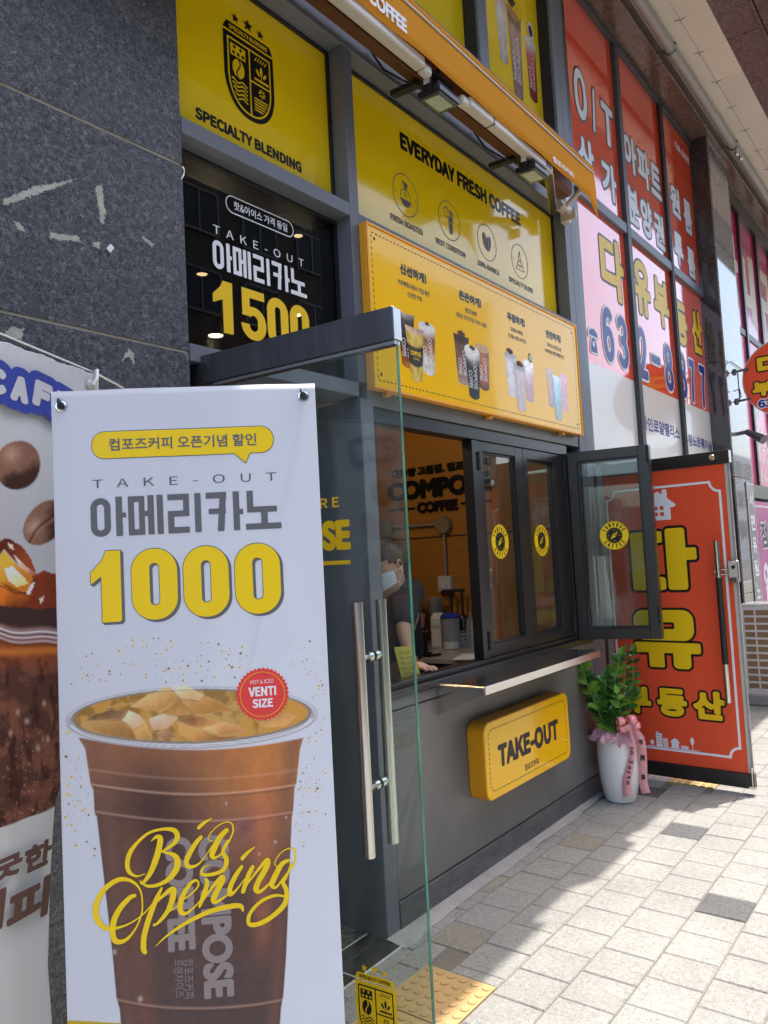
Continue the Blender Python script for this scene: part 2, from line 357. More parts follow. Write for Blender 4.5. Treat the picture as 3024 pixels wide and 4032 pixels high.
# ------------------------------------------------------------------ helpers: flat lettering and emblems cut as real sheets
MAXRUN = 400
class Grid:
    def __init__(s, x0, x1, y0, y1, h):
        s.h = h; s.x = np.arange(x0-1.37*h, x1+2*h, h); s.y = np.arange(y0-1.41*h, y1+2*h, h)
        s.X, s.Y = np.meshgrid(s.x, s.y)
    def segs(s, S, band):
        D = np.full(s.X.shape, band, float); par = np.zeros(s.X.shape, bool); h = s.h; x0, y0 = s.x[0], s.y[0]
        ny, nx = s.X.shape
        for ax, ay, bx, by in S:
            i0 = max(0, int((min(ax, bx)-band-x0)/h)); i1 = min(nx, int((max(ax, bx)+band-x0)/h)+2)
            j0 = max(0, int((min(ay, by)-band-y0)/h)); j1 = min(ny, int((max(ay, by)+band-y0)/h)+2)
            if i1 > i0 and j1 > j0:
                X = s.X[j0:j1, i0:i1]-ax; Y = s.Y[j0:j1, i0:i1]-ay; dx, dy = bx-ax, by-ay; L = dx*dx+dy*dy
                t = np.clip((X*dx+Y*dy)/L, 0, 1) if L > 1e-18 else 0
                d = np.hypot(X-t*dx, Y-t*dy); np.minimum(D[j0:j1, i0:i1], d, out=D[j0:j1, i0:i1])
            if ay != by:
                lo, hi = (ay, by) if ay < by else (by, ay)
                a = int(np.searchsorted(s.y, lo)); b = int(np.searchsorted(s.y, hi))
                if b > a:
                    xc = ax+(s.y[a:b]-ay)*(bx-ax)/(by-ay)
                    par[a:b] ^= (s.x[None, :] > xc[:, None])
        return np.where(par, -D, D)
    def poly(s, pts, band=None):
        n = len(pts); return s.segs([(*pts[i], *pts[(i+1) % n]) for i in range(n)], band or 6*s.h)
    def circle(s, x, y, r): return np.hypot(s.X-x, s.Y-y)-r
    def ell(s, x, y, a, b, ang=0):
        c, q = math.cos(ang), math.sin(ang); X = (s.X-x)*c+(s.Y-y)*q; Y = -(s.X-x)*q+(s.Y-y)*c
        return (np.sqrt((X/a)**2+(Y/b)**2)-1)*min(a, b)
    def rbox(s, x0, x1, y0, y1, r=0):
        qx = abs(s.X-(x0+x1)/2)-(x1-x0)/2+r; qy = abs(s.Y-(y0+y1)/2)-(y1-y0)/2+r
        return np.hypot(np.maximum(qx, 0), np.maximum(qy, 0))+np.minimum(np.maximum(qx, qy), 0)-r
    def stroke(s, pts, w):
        """pts: (x, y) or (x, y, width); round caps"""
        D = np.full(s.X.shape, 1e3)
        P = [(p[0], p[1], (p[2] if len(p) > 2 else w)/2) for p in pts]; h = s.h; ny, nx = s.X.shape
        for (ax, ay, ra), (bx, by, rb) in zip(P[:-1], P[1:]):
            band = max(ra, rb)+3*h
            i0 = max(0, int((min(ax, bx)-band-s.x[0])/h)); i1 = min(nx, int((max(ax, bx)+band-s.x[0])/h)+2)
            j0 = max(0, int((min(ay, by)-band-s.y[0])/h)); j1 = min(ny, int((max(ay, by)+band-s.y[0])/h)+2)
            if i1 <= i0 or j1 <= j0: continue
            X = s.X[j0:j1, i0:i1]-ax; Y = s.Y[j0:j1, i0:i1]-ay; dx, dy = bx-ax, by-ay; L = dx*dx+dy*dy
            t = np.clip((X*dx+Y*dy)/L, 0, 1) if L > 1e-18 else 0
            d = np.hypot(X-t*dx, Y-t*dy)-(ra+(rb-ra)*t); np.minimum(D[j0:j1, i0:i1], d, out=D[j0:j1, i0:i1])
        return D
    def mesh(s, S):
        """marching squares: polygons where S < 0"""
        ins = S < 0; V = []; F = []; idx = {}
        def vert(key, x, y):
            k = idx.get(key)
            if k is None:
                k = idx[key] = len(V); V.append((x, y))
            return k
        cnt = ins[:-1, :-1].astype(int)+ins[1:, :-1]+ins[:-1, 1:]+ins[1:, 1:]
        xs, ys = s.x, s.y
        full = cnt == 4
        for j in np.nonzero(full.any(axis=1))[0]:
            row = full[j]; e = np.diff(np.concatenate(([0], row.astype(int), [0])))
            for a, b in [(q, min(q+MAXRUN, z_)) for p, z_ in zip(np.nonzero(e == 1)[0], np.nonzero(e == -1)[0]) for q in range(p, z_, MAXRUN)]:
                F.append((vert((0, a, j), xs[a], ys[j]), vert((0, b, j), xs[b], ys[j]), vert((0, b, j+1), xs[b], ys[j+1]), vert((0, a, j+1), xs[a], ys[j+1])))
        jj, ii = np.nonzero((cnt > 0) & (cnt < 4))
        for j, i in zip(jj.tolist(), ii.tolist()):
            c = ((i, j), (i+1, j), (i+1, j+1), (i, j+1)); poly = []
            for k in range(4):
                p, q = c[k], c[(k+1) % 4]; sp = S[p[1], p[0]]; sq = S[q[1], q[0]]
                if sp < 0: poly.append(vert((0, *p), xs[p[0]], ys[p[1]]))
                if (sp < 0) != (sq < 0):
                    t = sp/(sp-sq); a, b = (p, q) if p < q else (q, p)
                    poly.append(vert((1, *a, *b), xs[p[0]]+(xs[q[0]]-xs[p[0]])*t, ys[p[1]]+(ys[q[1]]-ys[p[1]])*t))
            if len(poly) >= 3: F.append(tuple(poly))
        return V, F
_fc = {}
import os
try:
    SANS = bpy.data.fonts.load(os.path.join(bpy.utils.system_resource('DATAFILES'), 'fonts', 'Noto Sans CJK Regular.woff2'))
except Exception:
    SANS = None
def glyphs(text):
    """outline segments and triangles of a text in Blender's own font, at size 1"""
    if text in _fc: return _fc[text]
    c = bpy.data.curves.new('lettering', 'FONT'); c.body = text; c.size = 1; c.resolution_u = 5
    if SANS and not text.startswith(('COMPOSE', 'COFFEE')): c.font = SANS
    o = bpy.data.objects.new('lettering', c); COL.objects.link(o)
    me = bpy.data.meshes.new_from_object(o); bpy.data.objects.remove(o); bpy.data.curves.remove(c)
    v = np.array([(p.co.x, p.co.y) for p in me.vertices]).reshape(-1, 2); f = [tuple(p.vertices) for p in me.polygons]
    cnt = {}
    for p in f:
        for a, b in zip(p, p[1:]+p[:1]):
            k = (a, b) if a < b else (b, a); cnt[k] = cnt.get(k, 0)+1
    E = [k for k, n in cnt.items() if n == 1]
    bpy.data.meshes.remove(me)
    _fc[text] = (v, f, E); return _fc[text]
def sheet(name, V, F, fr, d, m, parent, thick=0, label=None):
    mb = MB(); mb.v = [fr.P(x, y, d) for x, y in V]; mb.f = F
    o = mb.build(name, m, parent, label=label)
    if thick:
        md = o.modifiers.new('depth', 'SOLIDIFY'); md.thickness = thick; md.offset = -1
    return o
def plain(name, text, box, fr, d, m, parent, thick=0, flip=False):
    """lettering straight from the font, stretched to box (u0, u1, v0, v1)"""
    v, f, E = glyphs(text); a, b = v.min(0), v.max(0); u0, u1, v0, v1 = box
    W = [(u0+(p[0]-a[0])/(b[0]-a[0])*(u1-u0), v0+(p[1]-a[1])/(b[1]-a[1])*(v1-v0)) for p in v]
    return sheet(name, W, f, fr, d, m, parent, thick)
def text_sdf(text, box, bold_max, res=34):
    v, f, E = glyphs(text); a, b = v.min(0), v.max(0); u0, u1, v0, v1 = box
    T = np.empty_like(v); T[:, 0] = u0+(v[:, 0]-a[0])/(b[0]-a[0])*(u1-u0); T[:, 1] = v0+(v[:, 1]-a[1])/(b[1]-a[1])*(v1-v0)
    h = (v1-v0)/res; g = Grid(u0-bold_max, u1+bold_max, v0-bold_max, v1+bold_max, h)
    return g, g.segs([(T[i, 0], T[i, 1], T[j, 0], T[j, 1]) for i, j in E], abs(bold_max)+3*h)
def bold(name, text, box, fr, d, m, parent, w, res=30, thick=0, step=.0006, names=None):
    """heavier lettering: w is one growth in metres, or a list of (growth, material) from the widest layer up;
    box is the outline of the finished narrowest layer"""
    lay = w if isinstance(w, list) else [(w, m)]
    wn_ = lay[-1][0]; wm = max(x[0] for x in lay)
    bx = (box[0]+wn_, box[1]-wn_, box[2]+wn_, box[3]-wn_)
    g, S = text_sdf(text, bx, wm, res); out = []
    for k, (q, mm) in enumerate(lay):
        V, F = g.mesh(S-q)
        out.append(sheet((names[k] if names else name), V, F, fr, d+k*step, mm, parent, thick))
    return out[-1]
def ink(name, g, S, fr, d, m, parent, thick=0, label=None):
    V, F = g.mesh(S)
    return sheet(name, V, F, fr, d, m, parent, thick, label)
def digit(g, ch, x0, x1, y0, y1, s_):
    w, h = x1-x0, y1-y0
    if ch == '0':
        return np.maximum(g.rbox(x0, x1, y0, y1, w*.49), -g.rbox(x0+s_, x1-s_, y0+s_*.82, y1-s_*.82, max(.001, (w/2-s_)*.98)))
    if ch == '1':
        return g.poly([(x1-s_*1.12, y0), (x1-s_*.14, y0), (x1-s_*.02, y0+h*.03), (x1, y1), (x0+w*.52, y1), (x0+w*.38, y1-h*.13), (x0, y1-h*.30), (x0, y1-h*.47), (x1-s_*1.12, y1-h*.36)], 3*w)
    q = np.minimum(g.rbox(x0+w*.06, x1-w*.04, y1-s_*.78, y1, .001), g.rbox(x0+w*.06, x0+w*.06+s_*.9, y0+h*.46, y1, .001))
    m_ = y0+h*.66; ring = np.maximum(g.rbox(x0, x1, y0, m_, w*.48), -g.rbox(x0+s_, x1-s_, y0+s_*.8, m_-s_*.78, max(.001, (w/2-s_)*.95)))
    cut = g.rbox(x0-w, x0+s_*1.02, y0+h*.30, y0+h*.47, 0)
    return np.minimum(q, np.maximum(ring, -cut))
AMERICANO = [[('r', 0, 93, 4, 187, 30)], [('b', 116, 147, 0, 187), ('b', 147, 163, 77, 101)],
  [('p', [(173,2),(249,2),(249,187),(173,187)], [(201,30),(222,30),(222,159),(201,159)]), ('b', 249, 263, 74, 99), ('b', 263, 292, 0, 187), ('b', 305, 334, 0, 187)],
  [('b', 355, 455, 0, 29), ('b', 427, 455, 0, 108), ('b', 355, 455, 80, 108), ('b', 355, 384, 80, 187), ('b', 355, 455, 158, 187), ('b', 480, 510, 0, 187)],
  [('b', 533, 630, 0, 30), ('q', [(600,0),(630,0),(616,187),(584,187)]), ('b', 545, 626, 78, 104), ('b', 660, 690, 0, 187), ('b', 690, 707, 85, 111)],
  [('b', 725, 755, 0, 105), ('b', 725, 866, 77, 105), ('b', 790, 821, 105, 160), ('b', 717, 884, 158, 187)]]
def americano(g, x0, x1, y0, y1):
    sx = (x1-x0)/884; sy = (y1-y0)/187; D = np.full(g.X.shape, 1.0); t = lambda P: [(x0+p[0]*sx, y1-p[1]*sy) for p in P]
    for grp in AMERICANO:
        for e in grp:
            if e[0] == 'b': q = g.rbox(x0+e[1]*sx, x0+e[2]*sx, y1-e[4]*sy, y1-e[3]*sy)
            elif e[0] == 'r': q = np.maximum(g.rbox(x0+e[1]*sx, x0+e[2]*sx, y1-e[4]*sy, y1-e[3]*sy, 46*sx), -g.rbox(x0+(e[1]+e[5])*sx, x0+(e[2]-e[5])*sx, y1-(e[4]-e[5])*sy, y1-(e[3]+e[5])*sy, 16*sx))
            elif e[0] == 'p': q = np.maximum(g.poly(t(e[1])), -g.poly(t(e[2])))
            else: q = g.poly(t(e[1]))
            D = np.minimum(D, q)
    return D
def spline(pts, n=7):
    P = [np.array(p, float) for p in pts]; out = []
    for i in range(len(P)-1):
        a, b, c, d = P[max(i-1, 0)], P[i], P[i+1], P[min(i+2, len(P)-1)]
        for k in range(n):
            t = k/n; out.append(tuple(.5*((2*b)+(c-a)*t+(2*a-5*b+4*c-d)*t*t+(-a+3*b-3*c+d)*t**3)))
    out.append(tuple(P[-1])); return out
def smoothnoise(x, y, seed=0):
    r = np.random.default_rng(seed).random((64, 64)); xi = np.floor(x).astype(int); yi = np.floor(y).astype(int)
    fx = x-xi; fy = y-yi; fx = fx*fx*(3-2*fx); fy = fy*fy*(3-2*fy); g = lambda a, b: r[b % 64, a % 64]
    return (g(xi, yi)*(1-fx)+g(xi+1, yi)*fx)*(1-fy)+(g(xi, yi+1)*(1-fx)+g(xi+1, yi+1)*fx)*fy
def fbm(x, y, seed=0, o=4):
    s_ = 0; a = .5
    for k in range(o): s_ = s_+a*smoothnoise(x*2**k, y*2**k, seed+k); a *= .5
    return s_/(1-.5**o)
def art_mesh(name, pts, nu, nv, cols, m, parent, thick=0, label=None):
    """pts (nv, nu, 3) world positions, cols (nv, nu, 3) linear print colours"""
    o0 = world_origin(parent); me = bpy.data.meshes.new(name)
    P = (pts.reshape(-1, 3)-np.array(o0)).astype(np.float32)
    i = np.arange(nu-1); j = np.arange(nv-1); I, J = np.meshgrid(i, j); a = (J*nu+I).ravel()
    F = np.stack([a, a+1, a+nu+1, a+nu], 1).astype(np.int32)
    me.vertices.add(len(P)); me.vertices.foreach_set('co', P.ravel())
    me.loops.add(F.size); me.loops.foreach_set('vertex_index', F.ravel())
    me.polygons.add(len(F)); me.polygons.foreach_set('loop_start', np.arange(0, F.size, 4, dtype=np.int32))
    me.update(); me.validate()
    ca = me.color_attributes.new('print', 'FLOAT_COLOR', 'POINT')
    C4 = np.concatenate([cols.reshape(-1, 3), np.ones((nu*nv, 1))], 1).astype(np.float32); ca.data.foreach_set('color', C4.ravel())
    me.shade_smooth()
    me.materials.append(MATS[m]); o = bpy.data.objects.new(name, me); COL.objects.link(o); o.parent = parent
    if label: o['label'] = label
    if thick:
        md = o.modifiers.new('depth', 'SOLIDIFY'); md.thickness = thick; md.offset = -1
    return o
def A3(*c): return np.array(lin(c))

# ================================================================== SETTING
FX = (1, 0, 0)
WALL = Fr((0, 2.03, 0), FX); REC = Fr((0, 2.125, 0), FX)
HB = np.array([[0.000577349,-0.000015191,-0.091879286],[-0.000075614,-0.000561577,2.907953215],[-0.000028582,0.000021741,1.]])
HF = np.array([[0.000843427,-0.000025467,-0.289558552],[-0.000611024,-0.000573364,2.962812296],[-0.000373192,0.000029652,1.]])
HS = np.array([[0.000423071,0.000011204,0.991974724],[-0.000460612,-0.000646118,3.120712779],[-0.000273803,0.00002737,1.]])
def hom(Hm, x, y):
    q = Hm @ np.array([x, y, 1.0]); return q[0]/q[2], q[1]/q[2]
def trace(Hm, pts, ox, oy, s):
    """digitised points of a print, (x, y[, width]) measured on a flat crop, brought to metres on its sheet"""
    out = []
    for p in pts:
        u, v = hom(Hm, ox+p[0]*s, oy+p[1]*s)
        if len(p) > 2:
            u2, v2 = hom(Hm, ox+(p[0]+10)*s, oy+p[1]*s); out.append((u, v, p[2]/10*math.hypot(u2-u, v2-v)))
        else: out.append((u, v))
    return out

def struct(name, mb, m, parent=None, **k):
    o = mb.build(name, m, parent, **k)
    if not parent: o['kind'] = 'structure'
    return o
struct('ground', MB().box(-150, 150, -150, 150, -.6, -.16), 'concrete')
struct('road', MB().box(-120, 120, -11.5, -3.4, -.159, -.12), 'asphalt')
pav = struct('pavement', MB().box(-8, 40, -3.25, 2.03, -.155, -.0055), 'joint_sand')
struct('kerb', MB().box(-8, 40, -3.4, -3.25, -.155, .0), 'concrete', bevel=.01)
struct('far_pavement', MB().box(-60, 60, -14.5, -11.5, -.159, -.02), 'concrete')

# pavers: 200 mm blocks in running bond, a few of darker and paler stock, one 300 mm tactile row by each door
TAC = [(1.85, 2.15, 1.495, 1.80), (2.153, 2.452, 1.495, 1.80), (1.548, 1.847, 1.495, 1.80), (5.12, 5.42, 1.45, 1.75)]
def cam_px(p):
    q = M.inverted() @ Vector(p)
    if q.z > -.1: return None
    return (384+q.x/-q.z*3030/3024*768, 512-q.y/-q.z*3030/4032*1024, -q.z)
proto = {}
def paver_mesh(w, l, m):
    k = (round(w, 3), round(l, 3), m)
    if k not in proto:
        b = MB(); g = .0025; e = .004; x1, y1 = w/2-g, l/2-g
        b.add([(-x1,-y1,-.03),(x1,-y1,-.03),(x1,y1,-.03),(-x1,y1,-.03),(-x1,-y1,-e),(x1,-y1,-e),(x1,y1,-e),(-x1,y1,-e),
               (-x1+e,-y1+e,0),(x1-e,-y1+e,0),(x1-e,y1-e,0),(-x1+e,y1-e,0)],
              [(0,1,5,4),(1,2,6,5),(2,3,7,6),(3,0,4,7),(4,5,9,8),(5,6,10,9),(6,7,11,10),(7,4,8,11),(8,9,10,11)])
        me = bpy.data.meshes.new('paver'); me.from_pydata(b.v, [], b.f); me.materials.append(MATS[m]); proto[k] = me
    return proto[k]
cells = []
row = 0; y1 = 1.905
rows = [(1.905, 1.985)]
while y1 > -3.1: rows.append((y1-.205, y1)); y1 -= .205
DARK = [(3.41, .98), (4.39, 1.41), (4.95, 1.72), (5.4, .62), (4.2, .1), (6.3, .3), (4.9, -.55), (7.2, 1.0)]
PALE = [(3.84, 1.80), (2.72, 1.80), (3.3, 1.93)]
for k, (a, b) in enumerate(rows):
    x = -1.9 + (.11 if k % 2 else .015) + random.uniform(-.01, .01)
    while x < 16:
        w = .2
        ra, rb, r0, r1 = x, x+w, a, b; skip = False
        for (t0, t1, s0, s1) in TAC:
            if ra < t1 and rb > t0 and r0 < s1 and r1 > s0:
                ox = min(rb, t1)-max(ra, t0); oy = min(r1, s1)-max(r0, s0)
                if r1 > s1 and r1-s1 > .05 and oy < (r1-r0)-.04: r0 = s1
                elif r0 < s0 and s0-r0 > .05 and oy < (r1-r0)-.04: r1 = s0
                elif ra < t0 and t0-ra > .02: rb = t0
                elif rb > t1 and rb-t1 > .02: ra = t1
                else: skip = True
        if not skip and rb-ra > .02 and r1-r0 > .02:
            cx, cy = (ra+rb)/2, (r0+r1)/2
            m = 'paver'
            if any(abs(cx-p[0]) < .1 and abs(cy-p[1]) < .1 for p in DARK): m = 'paver_dark'
            elif any(abs(cx-p[0]) < .1 and abs(cy-p[1]) < .1 for p in PALE): m = 'paver_pale'
            elif x > 5.5 and random.random() < .05: m = 'paver_dark'
            q = cam_px((cx, cy, 0)); vis = q is not None and -30 < q[0] < 800 and -30 < q[1] < 1060 and cy < 1.96
            cells.append((vis, q[2] if q else 99, cx, cy, rb-ra, r1-r0, m))
        x += w
near = sorted([c for c in cells if c[0]], key=lambda c: c[1])[:290]
ids = set(id(c) for c in near)
for c in near:
    _, _, cx, cy, w, l, m = c
    o = bpy.data.objects.new('paver', paver_mesh(w, l, m)); COL.objects.link(o); o.parent = pav
    o.location = (cx, cy, random.uniform(-.0018, .0006)); o.rotation_euler = (random.uniform(-.006, .006), random.uniform(-.006, .006), random.uniform(-.006, .006))
    if m == 'paver_dark': o['label'] = 'dark grey paver'
rest = MB()
for c in cells:
    if id(c) in ids: continue
    _, _, cx, cy, w, l, m = c; g = .0025
    rest.add([(cx-w/2+g, cy-l/2+g, -.001), (cx+w/2-g, cy-l/2+g, -.001), (cx+w/2-g, cy+l/2-g, -.001), (cx-w/2+g, cy+l/2-g, -.001),
              (cx-w/2+g, cy-l/2+g, -.03), (cx+w/2-g, cy-l/2+g, -.03), (cx+w/2-g, cy+l/2-g, -.03), (cx-w/2+g, cy+l/2-g, -.03)],
             [(0, 1, 2, 3), (4, 5, 1, 0), (5, 6, 2, 1), (6, 7, 3, 2), (7, 4, 0, 3)])
o = rest.build('far_pavers', 'paver', pav); o['kind'] = 'stuff'
for (t0, t1, s0, s1) in TAC:
    b = MB(); g = .002; b.box(t0+g, t1-g, s0+g, s1-g, -.03, .001)
    for i in range(6):
        for j in range(6):
            b.lathe((t0+.026+i*.0492, s0+.026+j*.0492, .0), [(.0175, .0005), (.0165, .004), (.0125, .0055)], 12)
    b.build('tactile_paver', 'tactile_yellow', pav, label='yellow blister tactile paver')
# uneven pale mortar fillet along the foot of the shop front
mf = MB(); n = 60; V = []
for i in range(n+1):
    x = 2.50+(4.72-2.50)*i/n; w = .040+.040*(1-i/n)+.005*math.sin(i*.31)+.003*math.sin(i*.83+1)+.003*random.random()+(.014 if i < 4 else 0)
    V += [(x, 2.03-w, .0015), (x, 2.03-w*.5, .0075), (x, 2.031, .013)]
mf.add(V, [f for i in range(n) for f in ((i*3, i*3+3, i*3+4, i*3+1), (i*3+1, i*3+4, i*3+5, i*3+2))])
mf.build('mortar_fillet', 'pale_mortar', pav, smooth=True)
mf = MB().box(4.72, 9.0, 1.965, 2.031, -.008, .003); mf.build('mortar_strip', 'pale_mortar', pav)
# drifted dust and tiny stones in the joints
sp = MB()
for k in range(240):
    x, y = random.uniform(2.2, 6.5), random.choice([random.uniform(1.75, 1.95), random.uniform(-.6, 1.9)]); r = random.uniform(.0012, .0035)
    sp.add([(x-r, y, 0), (x, y-r, 0), (x+r, y, 0), (x, y+r, 0), (x, y, r*1.2)], [(0, 1, 4), (1, 2, 4), (2, 3, 4), (3, 0, 4)])
o = sp.build('grit', 'concrete'); tag(o, 'fine grit lying on the grey pavers', 'grit', kind='stuff')

# ================================================================== dark granite wall on the left
gw = thing('granite_wall', 'dark speckled granite slab wall left of the coffee shop, with torn paint marks', 'wall', (-.2, 2.1, 0))
MB().box(-3.2, 1.612, 2.0335, 2.5, -.15, 7).build('wall_core', 'silicone', gw)
for z0, z1 in ((-.15, .3485), (.3575, .9885), (.9975, 1.6255), (1.6345, 2.2645), (2.2735, 2.9075), (2.9165, 3.55), (3.556, 4.19), (4.196, 4.83), (4.836, 5.5)):
    for x0, x1 in ((.42-1.206, .42), (.426, 1.618), (-2.0, .42-1.212)):
        MB().box(x0, x1, 2.03, 2.033, z0, z1).build('granite_slab', 'granite_dark', gw, bevel=.001)
MB().box(1.6125, 1.6178, 2.0335, 2.5, -.15, 5.5).build('side_slab', 'granite_dark', gw)
def pwall(x, y):
    u, v = hom(HS, x, y); k = 2.03/1.99; return (u*k, 1.55+(v-1.55)*k)
cs = .6782
def marks(pts):
    P = [pwall(x*cs, y*cs) for x, y in pts]; xs = [p[0] for p in P]; ys = [p[1] for p in P]
    g = Grid(min(xs)-.01, max(xs)+.01, min(ys)-.01, max(ys)+.01, .0022)
    S = g.poly(P); S = S+(fbm(g.X*130, g.Y*130, 3)-.46)*.010+(fbm(g.X*420, g.Y*420, 5)-.5)*.012
    ink('paint_mark', g, S, WALL, .0012, 'paint_remnant', gw)
for q in ([(10,1160),(200,1085),(445,1040),(300,1100),(150,1150),(20,1195)], [(552,1075),(592,1085),(612,1240),(600,1300),(580,1290),(565,1170)],
          [(75,1285),(110,1290),(150,1348),(100,1330)], [(285,1350),(465,1375),(462,1405),(290,1385)], [(535,1405),(582,1405),(575,1445),(540,1430)],
          [(820,1365),(895,1420),(880,1432),(825,1385)], [(30,1935),(65,1900),(145,1910),(120,1970),(60,1965)], [(745,2020),(775,2050),(775,2112),(750,2075),(708,2090)]):
    marks(q)
mb = MB(); P = [pwall(x*cs, y*cs) for x, y in ((637,1418),(658,1442),(637,1470),(614,1444))]; mb.prism(WALL, P, .001, .006); mb.build('sticker', 'white_ink', gw)
hk = MB(); c = pwall(1065*cs, 1022*cs); hk.tube([(c[0]-.02+.016*math.cos(a), 2.028-.012*math.sin(a)-.004, c[1]+.016*math.sin(a)*1.2) for a in np.linspace(-1.5, 1.6, 12)], .003, 8)
tag(hk.build('wall_hook', 'steel', at=(c[0], 2.03, c[1])), 'small bent metal hook at the granite edge beside the dark glass', 'hook')

# ================================================================== the storey overhead
oh = thing('building_overhang', 'upper storey overhang with beige panels and brown granite edge above the shops', 'building', (5, 2, 5.6))
for x0 in np.arange(-3, 24, 1.2):
    MB().box(x0+.003, x0+1.197, 1.83, 2.2, 5.655, 5.79).build('granite_beam', 'granite_brown', oh, bevel=.003)
MB().box(-3, 24, .95, 2.6, 5.84, 6.0).build('soffit_backing', 'soffit_gap', oh)
xs_ = [6.361-.5495*k for k in range(17, 0, -1)]+[6.361+.5495*k for k in range(0, 26)]
for a, b in zip(xs_[:-1], xs_[1:]):
    MB().box(a+.0007, b-.0007, 1.375, 1.601, 5.80, 5.835).build('soffit_panel', 'soffit_panel', oh, bevel=.001)
    MB().box(a+.0007, b-.0007, 1.604, 1.90, 5.80, 5.835).build('soffit_panel', 'soffit_panel', oh, bevel=.001)
for a in xs_[14:32]:
    b = MB(); f = Fr((a, 1.602, 5.7985), FX, (0, 1, 0))
    for an in (0.25, 2.2, 4.6): b.fbox(f.rot(0, 0, an), 0, .045, -.002, .002, 0, -.004)
    b.build('soffit_clip', 'soffit_gap', oh)
for k, x0 in enumerate(np.arange(-3, 24, .9)):
    MB().box(x0+.003, x0+.897, 1.12, 1.37, 5.795, 5.83).build('granite_soffit', 'granite_brown', oh, bevel=.003)
    MB().box(x0+.003, x0+.897, 1.09, 1.118, 5.77, 6.9).build('granite_fascia', 'granite_brown', oh, bevel=.003)
for x0, x1, yy, zt in ((-3, 1.2, .93, 6.3), (1.25, 4.25, .90, 6.3), (4.25, 4.50, 1.05, 6.2), (4.74, 5.30, .895, 6.3), (5.48, 5.78, .93, 6.2), (5.81, 9.4, .94, 6.3), (9.5, 24, .94, 6.3)):
    MB().box(x0, x1, yy, 1.086, 5.79, zt).build('shade_step_box', 'granite_brown', oh, bevel=.004)  # added boxes above the view, stepped to notch the shade edge on the pavers
MB().box(-3, 24, 1.125, 4.5, 6.01, 16).build('upper_wall', 'far_wall', oh)
pp = thing('drain_pipe', 'grey drain pipe clamped under the beige overhang', 'pipe', (2, 1.745, 5.72))
b = MB().tube([(-3, 1.745, 5.72), (7.0, 1.745, 5.72), (24, 1.745, 5.72)], .042, 20); b.build('pipe_run', 'pipe_grey', pp, smooth=True)
for x in (3.9, 6.55, 8.62, 11.2):
    b = MB(); b.tube([(x, 1.745+.052*math.cos(a), 5.72+.052*math.sin(a)) for a in np.linspace(-2.6, 2.9, 16)], .006, 8)
    b.tube([(x, 1.80, 5.72), (x, 1.86, 5.74), (x, 1.86, 5.80)], .007, 8); b.tube([(x-.05, 1.90, 5.70), (x-.05, 1.86, 5.66), (x+.02, 1.82, 5.66)], .006, 8)
    b.build('pipe_clamp', 'steel_dark', pp, smooth=True)
b = MB()
for dx in (0, .05): b.lathe((8.66+dx*2, 1.72-dx*.3, 5.64-dx*.3), [(.012, -.03), (.02, -.02), (.02, .0), (.011, .01), (.011, .04)], 12)
tag(b.build('sprinkler_valve', 'chrome', at=(8.66, 1.72, 5.64)), 'small brass valve fitting under the grey drain pipe by its clamp', 'valve')

# ================================================================== far side of the street (seen only in the glass)
def block(name, label, x0, x1, y, h, wm, cols_, rows_, z0=1.2):
    t = thing(name, label, 'building', ((x0+x1)/2, y, 0))
    MB().box(x0, x1, y-8, y, -.15, h).build('wall', wm, t)
    w = MB(); fr_ = MB(); dx = (x1-x0)/cols_; dz = (h-z0)/rows_
    for i in range(cols_):
        for j in range(rows_):
            a, b2 = x0+dx*(i+.22), x0+dx*(i+.78); c, d = z0+dz*(j+.25), z0+dz*(j+.75)
            w.box(a, b2, y+.001, y+.03, c, d)
            for (p, q, r, s) in ((a-.06, b2+.06, d, d+.07), (a-.06, b2+.06, c-.07, c), (a-.07, a, c, d), (b2, b2+.07, c, d), ((a+b2)/2-.03, (a+b2)/2+.03, c, d)):
                fr_.box(p, q, y+.002, y+.07, r, s)
    w.build('window_panes', 'far_window', t)['kind'] = 'stuff'; fr_.build('window_frames', 'far_frame', t)['kind'] = 'stuff'
block('apartment_block', 'brown plastered block with white framed windows across the street', -4, 22, -14.5, 22, 'far_wall', 10, 8)
block('office_block', 'lower brown office block across the street beyond the tall one', 22.5, 33.5, -14.5, 14.0, 'far_wall', 6, 4)
block('corner_block', 'low brown building across the street at the far left', -30, -6, -14.5, 8, 'far_wall', 9, 3)
block('end_block', 'pale building far down the street', 60, 80, -12.5, 9, 'far_wall_pale', 6, 3)

# ================================================================== COFFEE SHOP FRONT
shop = thing('coffee_shop', 'grey framed coffee shop front with yellow panels, black folding windows and an open glass door', 'shop', (3.2, 2.1, 0))
def frame_piece(name, x0, x1, y0, y1, z0, z1, m='frame_grey', bev=.002):
    return MB().box(x0, x1, y0, y1, z0, z1).build(name, m, shop, bevel=bev)
frame_piece('post', 2.506, 2.567, 2.03, 2.26, 2.306, 3.797)
frame_piece('post', 2.512, 2.598, 2.032, 2.30, 0.0, 2.240, bev=.003)
frame_piece('post', 4.768, 4.858, 2.03, 2.26, .122, 5.65)
frame_piece('post', 4.874, 4.975, 2.036, 2.2, .0, 5.65)
MB().box(4.858, 4.874, 2.06, 2.2, 0, 5.65).build('groove', 'black_soft', shop)
MB().box(4.975, 5.052, 2.045, 2.2, 0, 5.65).build('edge_profile', 'black_aluminium', shop)
frame_piece('transom', 1.6225, 2.506, 2.031, 2.26, 3.030, 3.088)
frame_piece('transom', 1.6225, 2.506, 2.031, 2.30, 2.243, 2.303)
frame_piece('transom', 2.567, 4.768, 2.031, 2.26, 2.985, 3.060)
frame_piece('header_panel', 2.567, 4.768, 2.036, 2.26, 2.215, 2.982, 'panel_grey')
